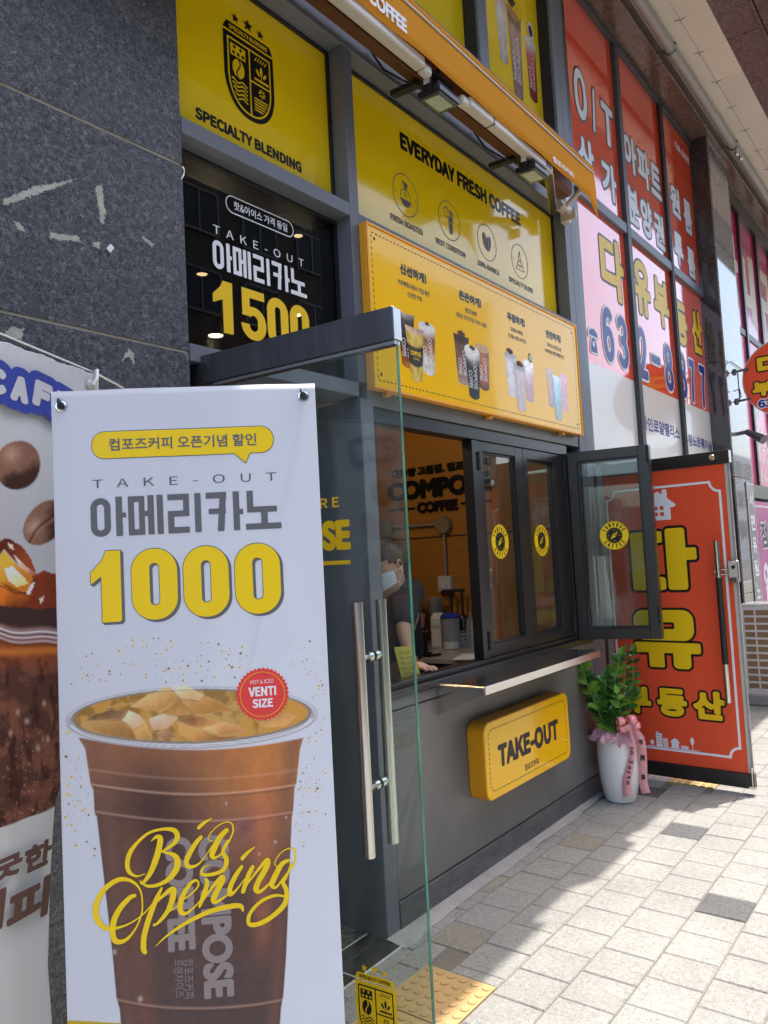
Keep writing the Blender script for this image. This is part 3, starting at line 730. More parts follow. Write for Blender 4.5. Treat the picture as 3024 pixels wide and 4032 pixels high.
frame_piece('header_beam', 1.6225, 4.768, 2.028, 2.26, 3.80, 3.95)
frame_piece('post', 3.757, 3.862, 2.032, 2.2, 3.953, 5.65, 'frame_grey')
for x in (3.745, 3.864): MB().box(x, x+.010, 2.05, 2.12, 3.953, 5.65).build('gasket', 'black_soft', shop)
MB().box(4.757, 4.767, 2.05, 2.12, 3.953, 5.65).build('gasket', 'black_soft', shop)
for z in (2.986,):
    pass
for x0, x1, z0, z1 in ((1.6225, 2.505, 3.09, 3.797), (1.6225, 2.505, 2.306, 3.028), (2.568, 4.767, 3.062, 3.797)):
    b = MB(); t = .011; y0, y1 = 2.108, 2.122
    b.box(x0+t, x1-t, y0, y1, z1-t, z1); b.box(x0+t, x1-t, y0, y1, z0, z0+t); b.box(x0, x0+t, y0, y1, z0, z1); b.box(x1-t, x1, y0, y1, z0, z1)
    b.build('gasket', 'black_soft', shop)

# --- emblem: stars, strip and quartered shield; base colour plate and marks
def emblem(fr, cx, top, w, d, base, mark, words, parent):
    s = w
    def tf(pts): return [(cx+p[0]*s, top+p[1]*s) for p in pts]
    h = s/95
    g = Grid(cx-.56*s, cx+.56*s, top-1.32*s, top+.03*s, h)
    g2 = Grid(cx-.56*s, cx+.56*s, top-.05*s, top+.36*s, h)
    body = [(-.5, 0), (.5, 0), (.5, -.62)]
    for a in np.linspace(0, 1, 14):
        body.append((.5*(1-a**1.9), -.62-.58*math.sin(a*PI/2)**1.0*(1)))
    body += [(-p[0], p[1]) for p in reversed(body[2:-1])]
    B = g.poly(tf(body), .5*s); ink('emblem', g, B, fr, d, base, parent)
    strip = tf([(-.5, .03), (.5, .03), (.43, .165), (-.43, .165)]); S2 = g2.poly(strip)
    for (x, y, r) in ((-.25, .27, .085), (0, .29, .11), (.25, .27, .085)):
        st = [(x+r*(1 if k % 2 == 0 else .42)*math.sin(k*PI/5), y+r*(1 if k % 2 == 0 else .42)*math.cos(k*PI/5)) for k in range(10)]
        S2 = np.minimum(S2, g2.poly(tf(st)))
    ink('emblem', g2, S2, fr, d, base, parent)
    bold('lettering', words, (cx-.38*s, cx+.38*s, top+.06*s, top+.128*s), fr, d+.0007, mark, parent, s*.0035, res=20)
    # marks
    X = (g.X-cx)/s; Y = (g.Y-top)/s; b = B/s
    m_ = np.abs(b+.085)-.014                                        # inner line
    inside = b+.07
    m_ = np.minimum(m_, np.maximum(np.abs(X-.0)-.013, inside)); m_ = np.minimum(m_, np.maximum(np.maximum(np.abs(Y+.56)-.013, -X), inside))
    def R(x0, x1, y0, y1): return np.maximum(np.abs(X-(x0+x1)/2)-(x1-x0)/2, np.abs(Y-(y0+y1)/2)-(y1-y0)/2)
    def Cc(x, y, r): return np.hypot(X-x, Y-y)-r
    q = R(-.37, -.08, -.33, -.15)
    for (x, y) in ((-.29, -.19), (-.17, -.19), (-.31, -.28), (-.22, -.28), (-.13, -.28)): q = np.maximum(q, -Cc(x, y, .028))
    m_ = np.minimum(m_, q)
    e = (np.sqrt(((X+.225)/.115)**2+((Y+.50)/.145)**2)-1)*.115
    m_ = np.minimum(m_, np.maximum(e, -(np.abs(X+.225-.035*np.sin((Y+.50)*20))-.014)))
    for k in range(5):
        yy = -.70-.062*k; wv = np.abs(Y-yy-.02*np.sin((X+.2)*34))-.013
        m_ = np.minimum(m_, np.maximum(np.maximum(wv, np.maximum(X+.06, -X-.38)), b+.13))
    for k in range(5): m_ = np.minimum(m_, np.maximum(np.abs((X-.13-.05*k)-(Y+.17)*.6)-.010, np.abs(Y+.17)-.035))
    for (x, y, a, bb, an) in ((.235, -.33, .028, .075, 0), (.165, -.37, .024, .06, .6), (.305, -.38, .024, .055, -.6)):
        c_, s_ = math.cos(an), math.sin(an); XX = (X-x)*c_+(Y-y)*s_; YY = -(X-x)*s_+(Y-y)*c_
        m_ = np.minimum(m_, (np.sqrt((XX/a)**2+(YY/bb)**2)-1)*a)
    m_ = np.minimum(m_, R(.228, .242, -.46, -.38)); m_ = np.minimum(m_, np.maximum(R(.09, .38, -.505, -.468), -(Y+.468+.008*np.sin(X*90))-.04))
    an = np.arctan2(Y+.68, X-.235); rr = np.hypot(X-.235, Y+.68)
    m_ = np.minimum(m_, np.maximum(rr-(.052+.028*np.cos(an*8)), .026-rr))
    for k in range(5): m_ = np.minimum(m_, np.maximum(R(.07, .36, -.80-.045*k-.012, -.80-.045*k+.010), b+.12))
    V, F = g.mesh(m_*s); sheet('emblem', V, F, fr, d+.0007, mark, parent)

# --- yellow panels
pa = MB().box(1.6225, 2.505, 2.1225, 2.135, 3.09, 3.797).build('yellow_panel', 'yellow_film', shop, label='square yellow panel with the shield emblem')
emblem(REC, 2.037, 3.598, .262, .0035, 'dark_ink', 'yellow_print', 'SPECIALTY BLENDING', pa)
bold('lettering', 'SPECIALTY BLENDING', (1.758, 2.311, 3.176, 3.222), REC, .0035, 'dark_ink', pa, .0034)
pb = MB().box(2.568, 4.767, 2.1225, 2.135, 3.062, 3.797).build('yellow_panel', 'yellow_film', shop, label='long yellow panel with four round icons')
bold('lettering', 'EVERYDAY FRESH COFFEE', (3.039, 4.306, 3.578, 3.668), REC, .0035, 'dark_ink', pb, .0068)
for cx, t_ in ((3.061, 'FRESH ROASTED'), (3.461, 'BEST CONDITION'), (3.861, '100% ARABICA'), (4.261, 'SPECIALTY BLEND')):
    w = .0105*len(t_)
    bold('lettering', t_, (cx-w, cx+w, 3.180, 3.212), REC, .0035, 'grey_ink', pb, .0020, res=20)
    g = Grid(cx-.12, cx+.12, 3.23, 3.46, .0022); R = g.circle(cx, 3.345, .105); S = np.abs(R)-.0024
    for sx in (-1, 1): S = np.minimum(S, g.circle(cx+sx*.083, 3.345, .004))
    C = lambda x, y, r: g.circle(cx+x, 3.345+y, r)
    if t_[0] == 'F':
        S = np.minimum(S, g.poly([(cx-.028, 3.345+.072), (cx+.028, 3.345+.06), (cx+.01, 3.345+.035), (cx-.006, 3.345+.035)]))
        S = np.minimum(S, np.maximum(np.abs(C(0, -.01, .042))-.0025, -(g.Y-3.33)))
        S = np.minimum(S, np.maximum(C(0, -.015, .045), g.Y-3.322)); S = np.minimum(S, np.abs(C(0, .005, .009))-.002)
        S = np.minimum(S, g.rbox(cx-.05, cx+.05, 3.345-.03, 3.345-.024)); S = np.minimum(S, g.rbox(cx-.006, cx+.006, 3.345+.02, 3.345+.032))
    elif t_[0] == 'B':
        S = np.minimum(S, g.poly([(cx-.012, 3.345+.03), (cx+.036, 3.345+.03), (cx+.026, 3.345-.07), (cx-.004, 3.345-.07)]))
        S = np.minimum(S, g.rbox(cx-.016, cx+.04, 3.345+.035, 3.345+.05, .003)); S = np.minimum(S, g.rbox(cx-.01, cx+.034, 3.345+.053, 3.345+.062, .003))
        S = np.maximum(S, -g.rbox(cx-.03, cx+.05, 3.345-.012, 3.345-.009)); S = np.maximum(S, -C(-.024, .04, .032)); S = np.minimum(S, np.abs(C(-.024, .04, .026))-.0025)
        S = np.minimum(S, g.stroke([(cx-.024, 3.385), (cx-.010, 3.399)], .004)); S = np.minimum(S, g.rbox(cx-.029, cx-.019, 3.412, 3.419))
    elif t_[0] == '1':
        for sx, an in ((-1, .25), (1, -.35)):
            e = g.ell(cx+sx*.02-.004, 3.345-.004*sx, .026, .05, an); S = np.minimum(S, np.maximum(e, -(np.abs(g.X-cx-sx*.02+.004-(3.345-g.Y)*an*.6)-.0022)))
    else:
        for k in range(4):
            y0 = 3.345-.055+k*.031; a0 = .052-k*.0145
            q = g.poly([(cx-a0, y0), (cx+a0, y0), (cx+a0-.012, y0+.022), (cx-a0+.012, y0+.022)] if k < 3 else [(cx-.014, y0), (cx+.014, y0), (cx, y0+.032)])
            S = np.minimum(S, np.abs(q)-.0022 if k < 3 else q)
    ink('icon', g, S, REC, .0035, 'grey_ink', pb)
for x0, x1 in ((1.6225, 3.743), (3.876, 4.756)):
    p_ = MB().box(x0, x1, 2.1225, 2.135, 3.953, 5.648).build('yellow_panel', 'yellow_film', shop, label='tall yellow panel above the awning' + (' with printed iced drinks' if x0 > 3 else ''))
    if x0 > 3: pc = p_

# --- printed cups
def cup_print(name, fr, x, z0, z1, wt, wb, d, stops, parent, words=None, foam=None, m='sign_print', tilt=0.0, ink_='white_ink'):
    """a printed drink: body in colour stops (height fraction, rgb), domed foam top"""
    nu, nv = 15, 40; P = np.zeros((nv, nu, 3)); Cc = np.zeros((nv, nu, 3))
    hs = np.array([s_[0] for s_ in stops]); cs_ = np.array([A3(*s_[1]) for s_ in stops])
    for j in range(nv):
        t = j/(nv-1); w = wb+(wt-wb)*min(1, t/.9)
        if t > .93: w *= 1.06
        if foam and t > .9: w = wt*math.sqrt(max(.02, 1-((t-.9)/.115)**2))
        base = np.array([np.interp(t, hs, cs_[:, k]) for k in range(3)])
        for i in range(nu):
            s_ = i/(nu-1)*2-1
            sag = -.10*wt*(1-s_*s_) if t < .9 else -.10*wt*(1-s_*s_)*(1-(t-.9)*8)
            p = fr.P(x+s_*w/2+tilt*t, z0+t*(z1-z0)+sag, d); P[j, i] = p
            n_ = smoothnoise(np.array([i*.5+x*40]), np.array([j*.35]), 5)[0]
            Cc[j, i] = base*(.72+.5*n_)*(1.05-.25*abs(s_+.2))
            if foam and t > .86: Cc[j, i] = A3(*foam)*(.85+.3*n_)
    o = art_mesh(name, P, nu, nv, Cc, m, parent)
    if words:
        f = fr.rot(x+tilt*.4, z0+(z1-z0)*.42, -PI/2); hh = (z1-z0)*.27
        plain('lettering', 'COMPOSE', (-hh, hh, -.0*wt+.02*wt, .24*wt), f, d+.0006, ink_, parent); plain('lettering', 'COFFEE', (-hh*.3, hh, -.30*wt, -.08*wt), f, d+.0006, ink_, parent)
    return o
MILK = [(0, (225, 215, 205)), (.35, (235, 228, 220)), (.5, (170, 110, 70)), (.62, (70, 40, 25)), (.85, (60, 35, 22)), (1, (235, 230, 222))]
COLA = [(0, (40, 20, 12)), (.2, (110, 50, 20)), (.35, (70, 30, 15)), (.6, (45, 25, 18)), (1, (60, 40, 30))]
cup_print('drink_print', REC, 4.225, 4.62, 5.15, .15, .10, .003, [(0, (200, 195, 190)), (.6, (225, 222, 218)), (1, (190, 120, 60))], pc)
cup_print('drink_print', REC, 4.40, 4.47, 5.05, .18, .12, .005, [(0, (150, 118, 112)), (.8, (172, 140, 132)), (.88, (80, 50, 40)), (1, (200, 130, 60))], pc, words=True)
cup_print('drink_print', REC, 4.62, 4.55, 4.98, .15, .11, .004, [(0, (120, 35, 30)), (.4, (190, 60, 50)), (.7, (215, 120, 110)), (1, (235, 230, 228))], pc, words=True, foam=(235, 232, 228))
for x, z, r in ((4.37, 5.1, .05), (4.47, 5.06, .045)):
    g = Grid(x-r*1.3, x+r*1.3, z-r, z+r, .004); ink('topping_print', g, g.ell(x, z, r*1.1, r*.8, .5)+(fbm(g.X*60, g.Y*60)-.5)*.03, REC, .0065, 'gold_ink' if x > 4.4 else 'flag_brown', pc)
g = Grid(4.55, 4.7, 4.95, 5.12, .003); e = g.ell(4.63, 5.03, .04, .06); ink('topping_print', g, e, REC, .006, 'white_ink', pc); ink('topping_print', g, e+.012, REC, .0067, 'flag_brown', pc)

# --- dark upper window with price lettering, room beyond
up = MB().box(1.6225, 2.505, 2.1225, 2.1325, 2.306, 3.028).build('upper_pane', 'dark_glass', shop)
g = Grid(1.88, 2.25, 2.865, 2.95, .0022)
ink('lettering_border', g, np.abs(g.rbox(1.887, 2.242, 2.876, 2.940, .032))-.0022, REC, .0035, 'white_ink', up)
bold('lettering', '핫&아이스 가격 동일', (1.925, 2.208, 2.891, 2.926), REC, .0035, 'white_ink', up, .0006, res=26)
plain('lettering', 'T  A  K  E  -  O  U  T', (1.82, 2.297, 2.770, 2.802), REC, .0035, 'white_ink', up)
g = Grid(1.80, 2.32, 2.63, 2.76, .0022); ink('lettering', g, americano(g, 1.814, 2.306, 2.640, 2.748), REC, .0035, 'white_ink', up)
for ch, a, c in (('1', 1.806, 1.900), ('5', 1.938, 2.066), ('0', 2.074, 2.190), ('0', 2.200, 2.312)):
    g = Grid(a, c, 2.40, 2.61, .0024); ink('lettering', g, digit(g, ch, a, c, 2.405, 2.600, .043), REC, .0035, 'gold_ink', up)

# --- lower grey wall below the windows
MB().box(2.600, 4.766, 2.034, 2.2, .125, .900).build('wall_panel', 'panel_grey', shop, bevel=.0025)
MB().box(2.600, 4.766, 2.030, 2.2, .906, .952).build('wall_panel', 'panel_grey', shop, bevel=.0025)
MB().box(2.600, 4.766, 2.06, 2.19, .0, .99).build('wall_core', 'black_soft', shop)
MB().box(2.600, 4.856, 2.028, 2.056, .0, .119).build('skirting', 'skirting_grey', shop, bevel=.002)
MB().box(2.600, 4.766, 2.018, 2.2, .955, .985).build('window_sill', 'black_aluminium', shop, bevel=.002)
# --- black folding window
b = MB(); b.box(2.600, 4.60, 2.05, 2.13, 2.150, 2.212); b.box(2.600, 2.622, 2.05, 2.13, 1.008, 2.150); b.box(4.560, 4.766, 2.045, 2.13, .987, 2.150); b.box(2.600, 4.56, 2.05, 2.13, .987, 1.008)
b.build('window_frame', 'black_aluminium', shop, bevel=.002)
MB().box(3.44, 3.492, 2.055, 2.115, 1.010, 2.149).build('window_jamb', 'black_aluminium', shop, bevel=.002)
def ring_logo(fr, cx, cy, r, d, parent):
    g = Grid(cx-r*1.1, cx+r*1.1, cy-r*1.1, cy+r*1.1, r/42); C = lambda q: g.circle(cx, cy, q*r)
    ink('emblem', g, C(1), fr, d, 'yellow_print', parent)
    m_ = np.abs(C(.955))-.010*r; m_ = np.minimum(m_, C(.56)); 
    an = np.arctan2(g.Y-cy, g.X-cx); dash = np.abs(((an*14/PI) % 1)-.5)-.28
    m_ = np.maximum(m_, -np.maximum(np.abs(C(.48))-.012*r, dash*.2*r))
    X = (g.X-cx)/r; Y = (g.Y-cy)/r; c_, s_ = math.cos(-.75), math.sin(-.75); U_ = X*c_-Y*s_; W_ = X*s_+Y*c_
    U_, W_ = (X+Y)*.7071, (-X+Y)*.7071
    nd = np.maximum(np.abs(W_)+np.abs(U_)*.33-.13, -(np.hypot(X, Y)-.045))
    nd = np.maximum(nd, np.hypot(X, Y)-.42); nd = np.maximum(nd, -(np.maximum(np.abs(W_)+U_*.33-.085, -U_+.08)))
    m_ = np.maximum(m_, -nd*r)
    for k in range(4):
        a = k*PI/2; tx, ty = math.cos(a), math.sin(a); tk = np.maximum(np.abs(-X*ty+Y*tx)-.018, np.abs((X*tx+Y*ty)-.36)-.05); m_ = np.maximum(m_, -tk*r)
    for sx in (-1, 1): m_ = np.minimum(m_, g.circle(cx+sx*.76*r, cy, .03*r))
    V, F = g.mesh(m_); sheet('emblem', V, F, fr, d+.0006, 'dark_ink', parent)
    VV = []; FF = []
    for word, a0, da, sgn in (('COMPOSE', 150, -20, 1), ('COFFEE', 217, 21, -1)):
        for k, ch in enumerate(word):
            v, f, E = glyphs(ch); a = math.radians(a0+da*k); lo, hi = v.min(0), v.max(0)
            hh = .24*r; ww = .25*r*(hi[0]-lo[0])/.6
            rot = a-PI/2 if sgn > 0 else a+PI/2; rc = .76*r; k0 = len(VV)
            for p in v:
                lx = (p[0]-(lo[0]+hi[0])/2)*ww/(hi[0]-lo[0]+1e-6); ly = ((p[1]-lo[1])/(hi[1]-lo[1])-.5)*hh
                VV.append((cx+rc*math.cos(a)+lx*math.cos(rot)-ly*math.sin(rot), cy+rc*math.sin(a)+lx*math.sin(rot)+ly*math.cos(rot)))
            FF += [(*VV[k0+i], *VV[k0+j]) for i, j in E]
    ink('lettering', g, g.segs(FF, .1*r)-.022*r, fr, d+.0006, 'dark_ink', parent)
def sash(fr, u0, u1, v0, v1, g0, g1, w0, w1, d0, d1, logo=None, label=None, lr=.094, name='window_sash'):
    """a framed leaf on plane fr: outer box u0..v1, glass opening g0..w1"""
    b = MB(); b.fbox(fr, u0, g0, v0, v1, d0, d1); b.fbox(fr, g1, u1, v0, v1, d0, d1); b.fbox(fr, g0, g1, w1, v1, d0, d1); b.fbox(fr, g0, g1, v0, w0, d0, d1)
    # glazing beads, stepped in
    t = .010
    for (p, q, r, s) in ((g0, g0+t, w0, w1), (g1-t, g1, w0, w1), (g0+t, g1-t, w1-t, w1), (g0+t, g1-t, w0, w0+t)): b.fbox(fr, p, q, r, s, d0+.006, d1-.012)
    o = b.build(name, 'black_aluminium', shop, bevel=.0018, label=label)
    b = MB(); b.fbox(fr, g0+t, g1-t, w0+t, w1-t, (d0+d1)/2-.003, (d0+d1)/2+.003); b.build('pane', 'window_glass', o)
    if logo: ring_logo(fr, logo[0], logo[1], lr, (d0+d1)/2+.0036, o)
    return o
WIN = Fr((0, 2.06, 0), FX)
s1 = sash(WIN, 3.497, 4.012, 1.012, 2.148, 3.556, 3.918, 1.075, 2.095, -.045, .0, (3.722, 1.612), 'middle folding window leaf')
s2 = sash(WIN, 4.016, 4.556, 1.012, 2.148, 4.064, 4.402, 1.075, 2.090, -.045, .0, (4.226, 1.612), 'right folding window leaf beside the open one')
OPN = Fr((4.578, 2.04, 0), (4.672-4.578, 1.555-2.04, 0))
so = sash(OPN, 0, .495, .985, 2.162, .058, .432, 1.052, 2.100, -.045, .0, (.255, 1.622), 'window leaf folded out square to the shop front', lr=.088)
OP2 = Fr((4.632, 2.045, 0), (4.722-4.632, 1.565-2.045, 0))
sp_ = sash(OP2, 0, .49, .985, 2.162, .058, .432, 1.052, 2.100, -.045, .0, None, 'rear window leaf folded against the open one')
for (fr_, u, zs, par) in ((WIN, 3.500, (1.10, 2.04), s1), (WIN, 4.545, (1.09, 2.06), s2), (OPN, .490, (1.13, 2.10), so)):
    for z in zs:
        b = MB()
        for k in range(3): b.tube([fr_.P(u, z-.05+k*.034, .008), fr_.P(u, z-.02+k*.034, .008)], .0085, 12)
        b.build('hinge', 'black_soft', par, smooth=True)

# --- the glass door standing open
HG, FE = Vector((1.676, 2.10, 0)), Vector((1.745, 1.272, 0)); DW = (FE-HG).length
DR = Fr(HG, FE-HG)
b = MB(); b.fbox(DR, .012, DW, .012, 2.168, -.012, 0.0)
door = b.build('glass_door', 'door_glass', shop, label='frameless glass door opened towards the pavement')
b = MB(); b.fbox(DR, DW+.0002, DW+.002, .012, 2.168, -.012, 0.0); b.build('glass_edge', 'glass_edge', door)
b = MB(); b.fbox(DR, 0, DW+.003, 2.170, 2.266, -.028, .016); b.build('top_rail', 'steel_dark', door, bevel=.0015)
b = MB(); b.fbox(DR, DW+.0031, DW+.006, 2.172, 2.264, -.026, .014); b.build('rail_cap', 'steel', door, bevel=.001)
b = MB(); b.fbox(DR, 0.002, DW+.002, 2.158, 2.1695, -.020, .008); b.build('rail_channel', 'steel', door, bevel=.001)
b = MB(); b.fbox(DR, 0, .25, .010, .10, -.028, .016); b.build('bottom_patch', 'steel_dark', door, bevel=.002)
for side in (1, -1):
    hu, off = .690, (.055 if side > 0 else -.067)
    b = MB(); b.tube([DR.P(hu, .728, off), DR.P(hu, 1.432, off)], .0165, 24)
    for z in (.912, 1.274): b.tube([DR.P(hu, z, off*.25), DR.P(hu, z, off*.98)], .0075, 14)
    for z in (.912, 1.274): b.tube([DR.P(hu, z, (.001 if side > 0 else -.013)), DR.P(hu, z, (.019 if side > 0 else -.031))], .0145, 20)
    b.build('handle', 'steel', door, smooth=True)
bold('lettering', 'R E', (.532, .605, 1.712, 1.742), DR, .0012, 'gold_ink', door, .001)
bold('lettering', 'COMPOSE', (.16, .640, 1.583, 1.674), DR, .0012, 'gold_ink', door, .006)
g = Grid(.15, .66, 1.53, 1.56, .003); ink('underline', g, g.rbox(.16, .636, 1.541, 1.553, .001), DR, .0012, 'gold_ink', door)
bold('lettering', 'BLENDING', (.20, .537, .300, .352), DR, .0012, 'gold_ink', door, .005)
g = Grid(.30, .545, .38, .40, .003); ink('underline', g, g.rbox(.31, .50, .384, .390), DR, .0012, 'white_ink', door)
emblem(DR, .648, .350, .140, .0012, 'yellow_print', 'dark_ink', 'SPECIALTY COFFEE', door)

# --- threshold and entrance floor
fl = struct('entrance_floor', MB().box(1.60, 2.52, 1.957, 7.0, -.12, -.006), 'joint_sand')
for x0, x1 in ((1.60, 2.226), (2.231, 2.515)): MB().box(x0, x1, 1.960, 2.064, -.006, .003).build('floor_tile', 'threshold_black', fl, bevel=.001)
for x0, x1 in ((1.60, 2.226), (2.231, 2.515)): MB().box(x0, x1, 2.070, 2.138, -.006, .003).build('floor_tile', 'threshold_black', fl, bevel=.001)
MB().box(1.60, 2.515, 1.953, 1.9595, -.006, .0045).build('joint_line', 'white_line', fl); MB().box(1.60, 2.515, 2.139, 2.1435, -.006, .0045).build('joint_line', 'white_line', fl)
MB().box(2.2265, 2.2305, 1.96, 2.138, -.006, .0042).build('joint_line', 'white_line', fl)
for i in range(4):
    for j in range(6): MB().box(1.63+.6*i, 1.63+.6*i+.596, 2.145+.6*j, 2.145+.6*j+.596, -.006, .003).build('floor_tile', 'terrazzo', fl)

# --- steel shelf under the window
sh = MB(); sh.box(2.957, 4.245, 1.772, 2.016, .9635, .967); sh.box(2.957, 4.245, 1.770, 1.7735, .930, .967)
for x in (2.957, 4.243): sh.prism(Fr((x, 0, 0), (0, 1, 0)), [(2.03, .825), (2.03, .963), (1.775, .963), (1.775, .932)], 0, -.003 if x < 3 else .003)
sh.build('counter_shelf', 'steel', shop, bevel=.0008, label='steel counter shelf under the open window')

# ================================================================== room behind
MB().box(4.752, 4.766, 2.2, 6.2, 0, 4.3).build('party_wall', 'ochre_wall', shop)
MB().box(1.5, 4.752, 6.0, 6.2, 0, 4.3).build('back_wall', 'ochre_wall', shop)
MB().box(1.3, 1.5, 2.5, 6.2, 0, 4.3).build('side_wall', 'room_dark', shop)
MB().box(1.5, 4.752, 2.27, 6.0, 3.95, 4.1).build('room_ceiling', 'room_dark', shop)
MB().box(2.52, 4.752, 2.31, 6.0, -.1, -.001).build('room_floor', 'room_grey', shop)
MB().box(1.62, 4.75, 2.135, 2.26, 3.80, 5.6).build('wall_core', 'room_dark', shop)
MB().box(2.57, 4.75, 2.137, 2.25, 3.06, 3.798).build('wall_core', 'room_dark', shop)
PW = Fr((4.752, 0, 0), (0, -1, 0))
pw = [o for o in shop.children if o.name.startswith('party_wall')][0]
b = MB()
for z in (.98, 1.18, 1.38, 1.58): b.fbox(PW, -5.9, -2.2, z-.0015, z+.0015, 0, .0006)
for k in range(18): b.fbox(PW, -2.3-.2*k-.001, -2.3-.2*k+.001, .9, 1.69, 0, .0005)
b.build('tile_joints', 'joint_sand', pw)['kind'] = 'stuff'
b = MB(); b.fbox(PW, -5.9, -2.2, 1.690, 1.698, 0, .004); b.build('trim_strip', 'black_soft', pw)
bold('lettering', '대용량 고품질. 컴포즈커피', (-3.56, -2.69, 2.165, 2.232), PW, .012, 'dark_ink', pw, .004, thick=.011)
bold('lettering', 'COMPOSE', (-3.605, -2.696, 1.99, 2.135), PW, .016, 'dark_ink', pw, .010, thick=.015)
bold('lettering', 'COFFEE', (-3.338, -2.979, 1.880, 1.962), PW, .016, 'dark_ink', pw, .006, thick=.015)
for u0, u1 in ((-3.612, -3.365), (-2.952, -2.70)):
    b = MB(); b.fbox(PW, u0, u1, 1.916, 1.930, .001, .014); b.build('lettering_rule', 'dark_ink', pw)
co = thing('conduit', 'grey electrical conduit with two round boxes on the ochre wall', 'conduit', (4.74, 3.1, 1.8))
for u in (-3.101, -3.62): b = MB(); b.lathe((4.752, -u, 1.777 if u > -3.3 else 1.79), [(.062, -.05), (.066, -.04), (.066, 0)], 24, 'x'); b.build('junction_box', 'cream_plastic', co, smooth=True)
b = MB(); b.tube([(4.73, 3.16, 1.785), (4.73, 3.56, 1.79)], .011, 10); b.tube([(4.73, 3.68, 1.79), (4.73, 4.6, 1.80)], .011, 10); b.tube([(4.73, 3.105, 1.72), (4.73, 3.108, 1.40)], .011, 10); b.tube([(4.73, 3.62, 1.73), (4.73, 3.62, 1.0)], .011, 10); b.build('conduit_run', 'pipe_grey', co, smooth=True)
b = MB(); b.fbox(PW, -3.166, -3.054, 1.285, 1.404, .001, .055); b.build('socket_box', 'white_plastic', co, bevel=.006)
b = MB(); b.fbox(PW, -3.150, -3.085, 1.295, 1.36, .056, .075); b.build('socket_cover', 'white_plastic', co, bevel=.01)
# counters
ct = thing('back_counter', 'wooden topped counter against the ochre wall inside the shop', 'counter', (4.3, 2.8, 0))
MB().box(3.93, 4.75, 2.22, 3.62, .895, .928).build('counter_top', 'worktop', ct, bevel=.003); MB().box(3.97, 4.75, 2.24, 3.60, .003, .893).build('counter_body', 'room_grey', ct)
ct2 = thing('front_counter', 'dark till counter just inside the open door', 'counter', (3.2, 3.2, 0))
MB().box(2.75, 3.45, 2.75, 3.75, .84, .87).build('counter_top', 'room_grey', ct2, bevel=.003); MB().box(2.78, 3.42, 2.78, 3.72, .003, .838).build('counter_body', 'black_soft', ct2)
Z0 = .929
def one(name, mb, m, label, cat, at, **k): return tag(mb.build(name, m, at=at, **k), label, cat)
mt = thing('till_monitor', 'white backed till monitor seen through the glass door', 'monitor', (3.13, 2.86, .872))
MF = Fr((3.13, 2.86, 0), (.62, -.78, 0)); b = MB(); b.fbox(MF, -.16, .14, 1.02, 1.32, 0, .035); b.build('monitor_shell', 'white_plastic', mt, bevel=.012)
b = MB(); b.fbox(MF, -.05, .05, .872, 1.05, -.03, -.001); b.fbox(MF, -.1, .1, .871, .885, -.09, .06); b.build('stand', 'black_soft', mt, bevel=.004)
one('menu_screen', MB().box(3.9, 3.94, 3.52, 3.95, 1.78, 2.6), 'screen_dark', 'black hanging menu screen seen edge on left of the post', 'screen', (3.92, 3.7, 1.8), bevel=.006)
one('card_reader', MB().box(2.80, 2.93, 2.79, 2.93, .872, .905).box(2.82, 2.91, 2.81, 2.84, .905, .96), 'white_plastic', 'small white card reader on the till counter', 'card reader', (2.86, 2.86, .872), bevel=.006)
one('cash_drawer', MB().box(2.95, 3.40, 2.90, 3.3, .872, .98), 'screen_dark', 'black cash drawer on the till counter under the monitor', 'cash drawer', (3.2, 3.1, .872), bevel=.006)
# things on the back counter
cr = thing('milk_carton', 'white printed carton beside the blue lidded jug', 'carton', (4.47, 3.02, Z0))
MB().box(4.43, 4.51, 2.98, 3.06, Z0, Z0+.19).build('carton_body', 'paper_white', cr, bevel=.002)
mb = MB().prism(Fr((0, 3.06, 0), FX), [(4.43, Z0+.191), (4.51, Z0+.191), (4.47, Z0+.23)], 0, .08); mb.build('carton_top', 'paper_white', cr)
plain('lettering', '우유 1000', (-3.055, -2.985, 1.05, 1.08), Fr((4.43, 0, 0), (0, -1, 0)), .0008, 'grey_ink', cr)
jg = thing('lidded_jug', 'clear plastic jug with a bright blue lid on the counter', 'jug', (4.36, 2.85, Z0))
MB().lathe((4.36, 2.85, Z0), [(.050, 0), (.054, .02), (.062, .205)], 28).build('jug_body', 'clear_plastic', jg, smooth=True)
MB().lathe((4.36, 2.85, Z0+.207), [(.066, 0), (.068, .012), (.05, .028), (.02, .034)], 28).build('jug_lid', 'blue_plastic', jg, smooth=True)
MB().lathe((4.36, 2.85, Z0+.002), [(.0545, .002), (.056, .05)], 28).build('jug_contents', 'white_plastic', jg, smooth=True)
bk = thing('basket', 'low white slotted plastic basket at the window corner', 'basket', (4.58, 2.76, Z0))
b = MB(); x0, x1, y0, y1, h = 4.49, 4.67, 2.745, 2.925, .095
b.box(x0, x1, y0, y1, Z0, Z0+.004)
for zz in (.004, .030, .056, .082):
    b.box(x0, x1, y0, y0+.003, Z0+zz, Z0+zz+.010); b.box(x0, x1, y1-.003, y1, Z0+zz, Z0+zz+.010); b.box(x0, x0+.003, y0+.003, y1-.003, Z0+zz, Z0+zz+.010); b.box(x1-.003, x1, y0+.003, y1-.003, Z0+zz, Z0+zz+.010)
for k in range(13):
    q = x0+.004+k*.0142; b.box(q, q+.005, y0+.0005, y0+.0025, Z0+.014, Z0+.092); q = y0+.004+k*.0142; b.box(x0+.0005, x0+.0025, q, q+.005, Z0+.014, Z0+.092)
b.build('basket_body', 'white_plastic', bk)
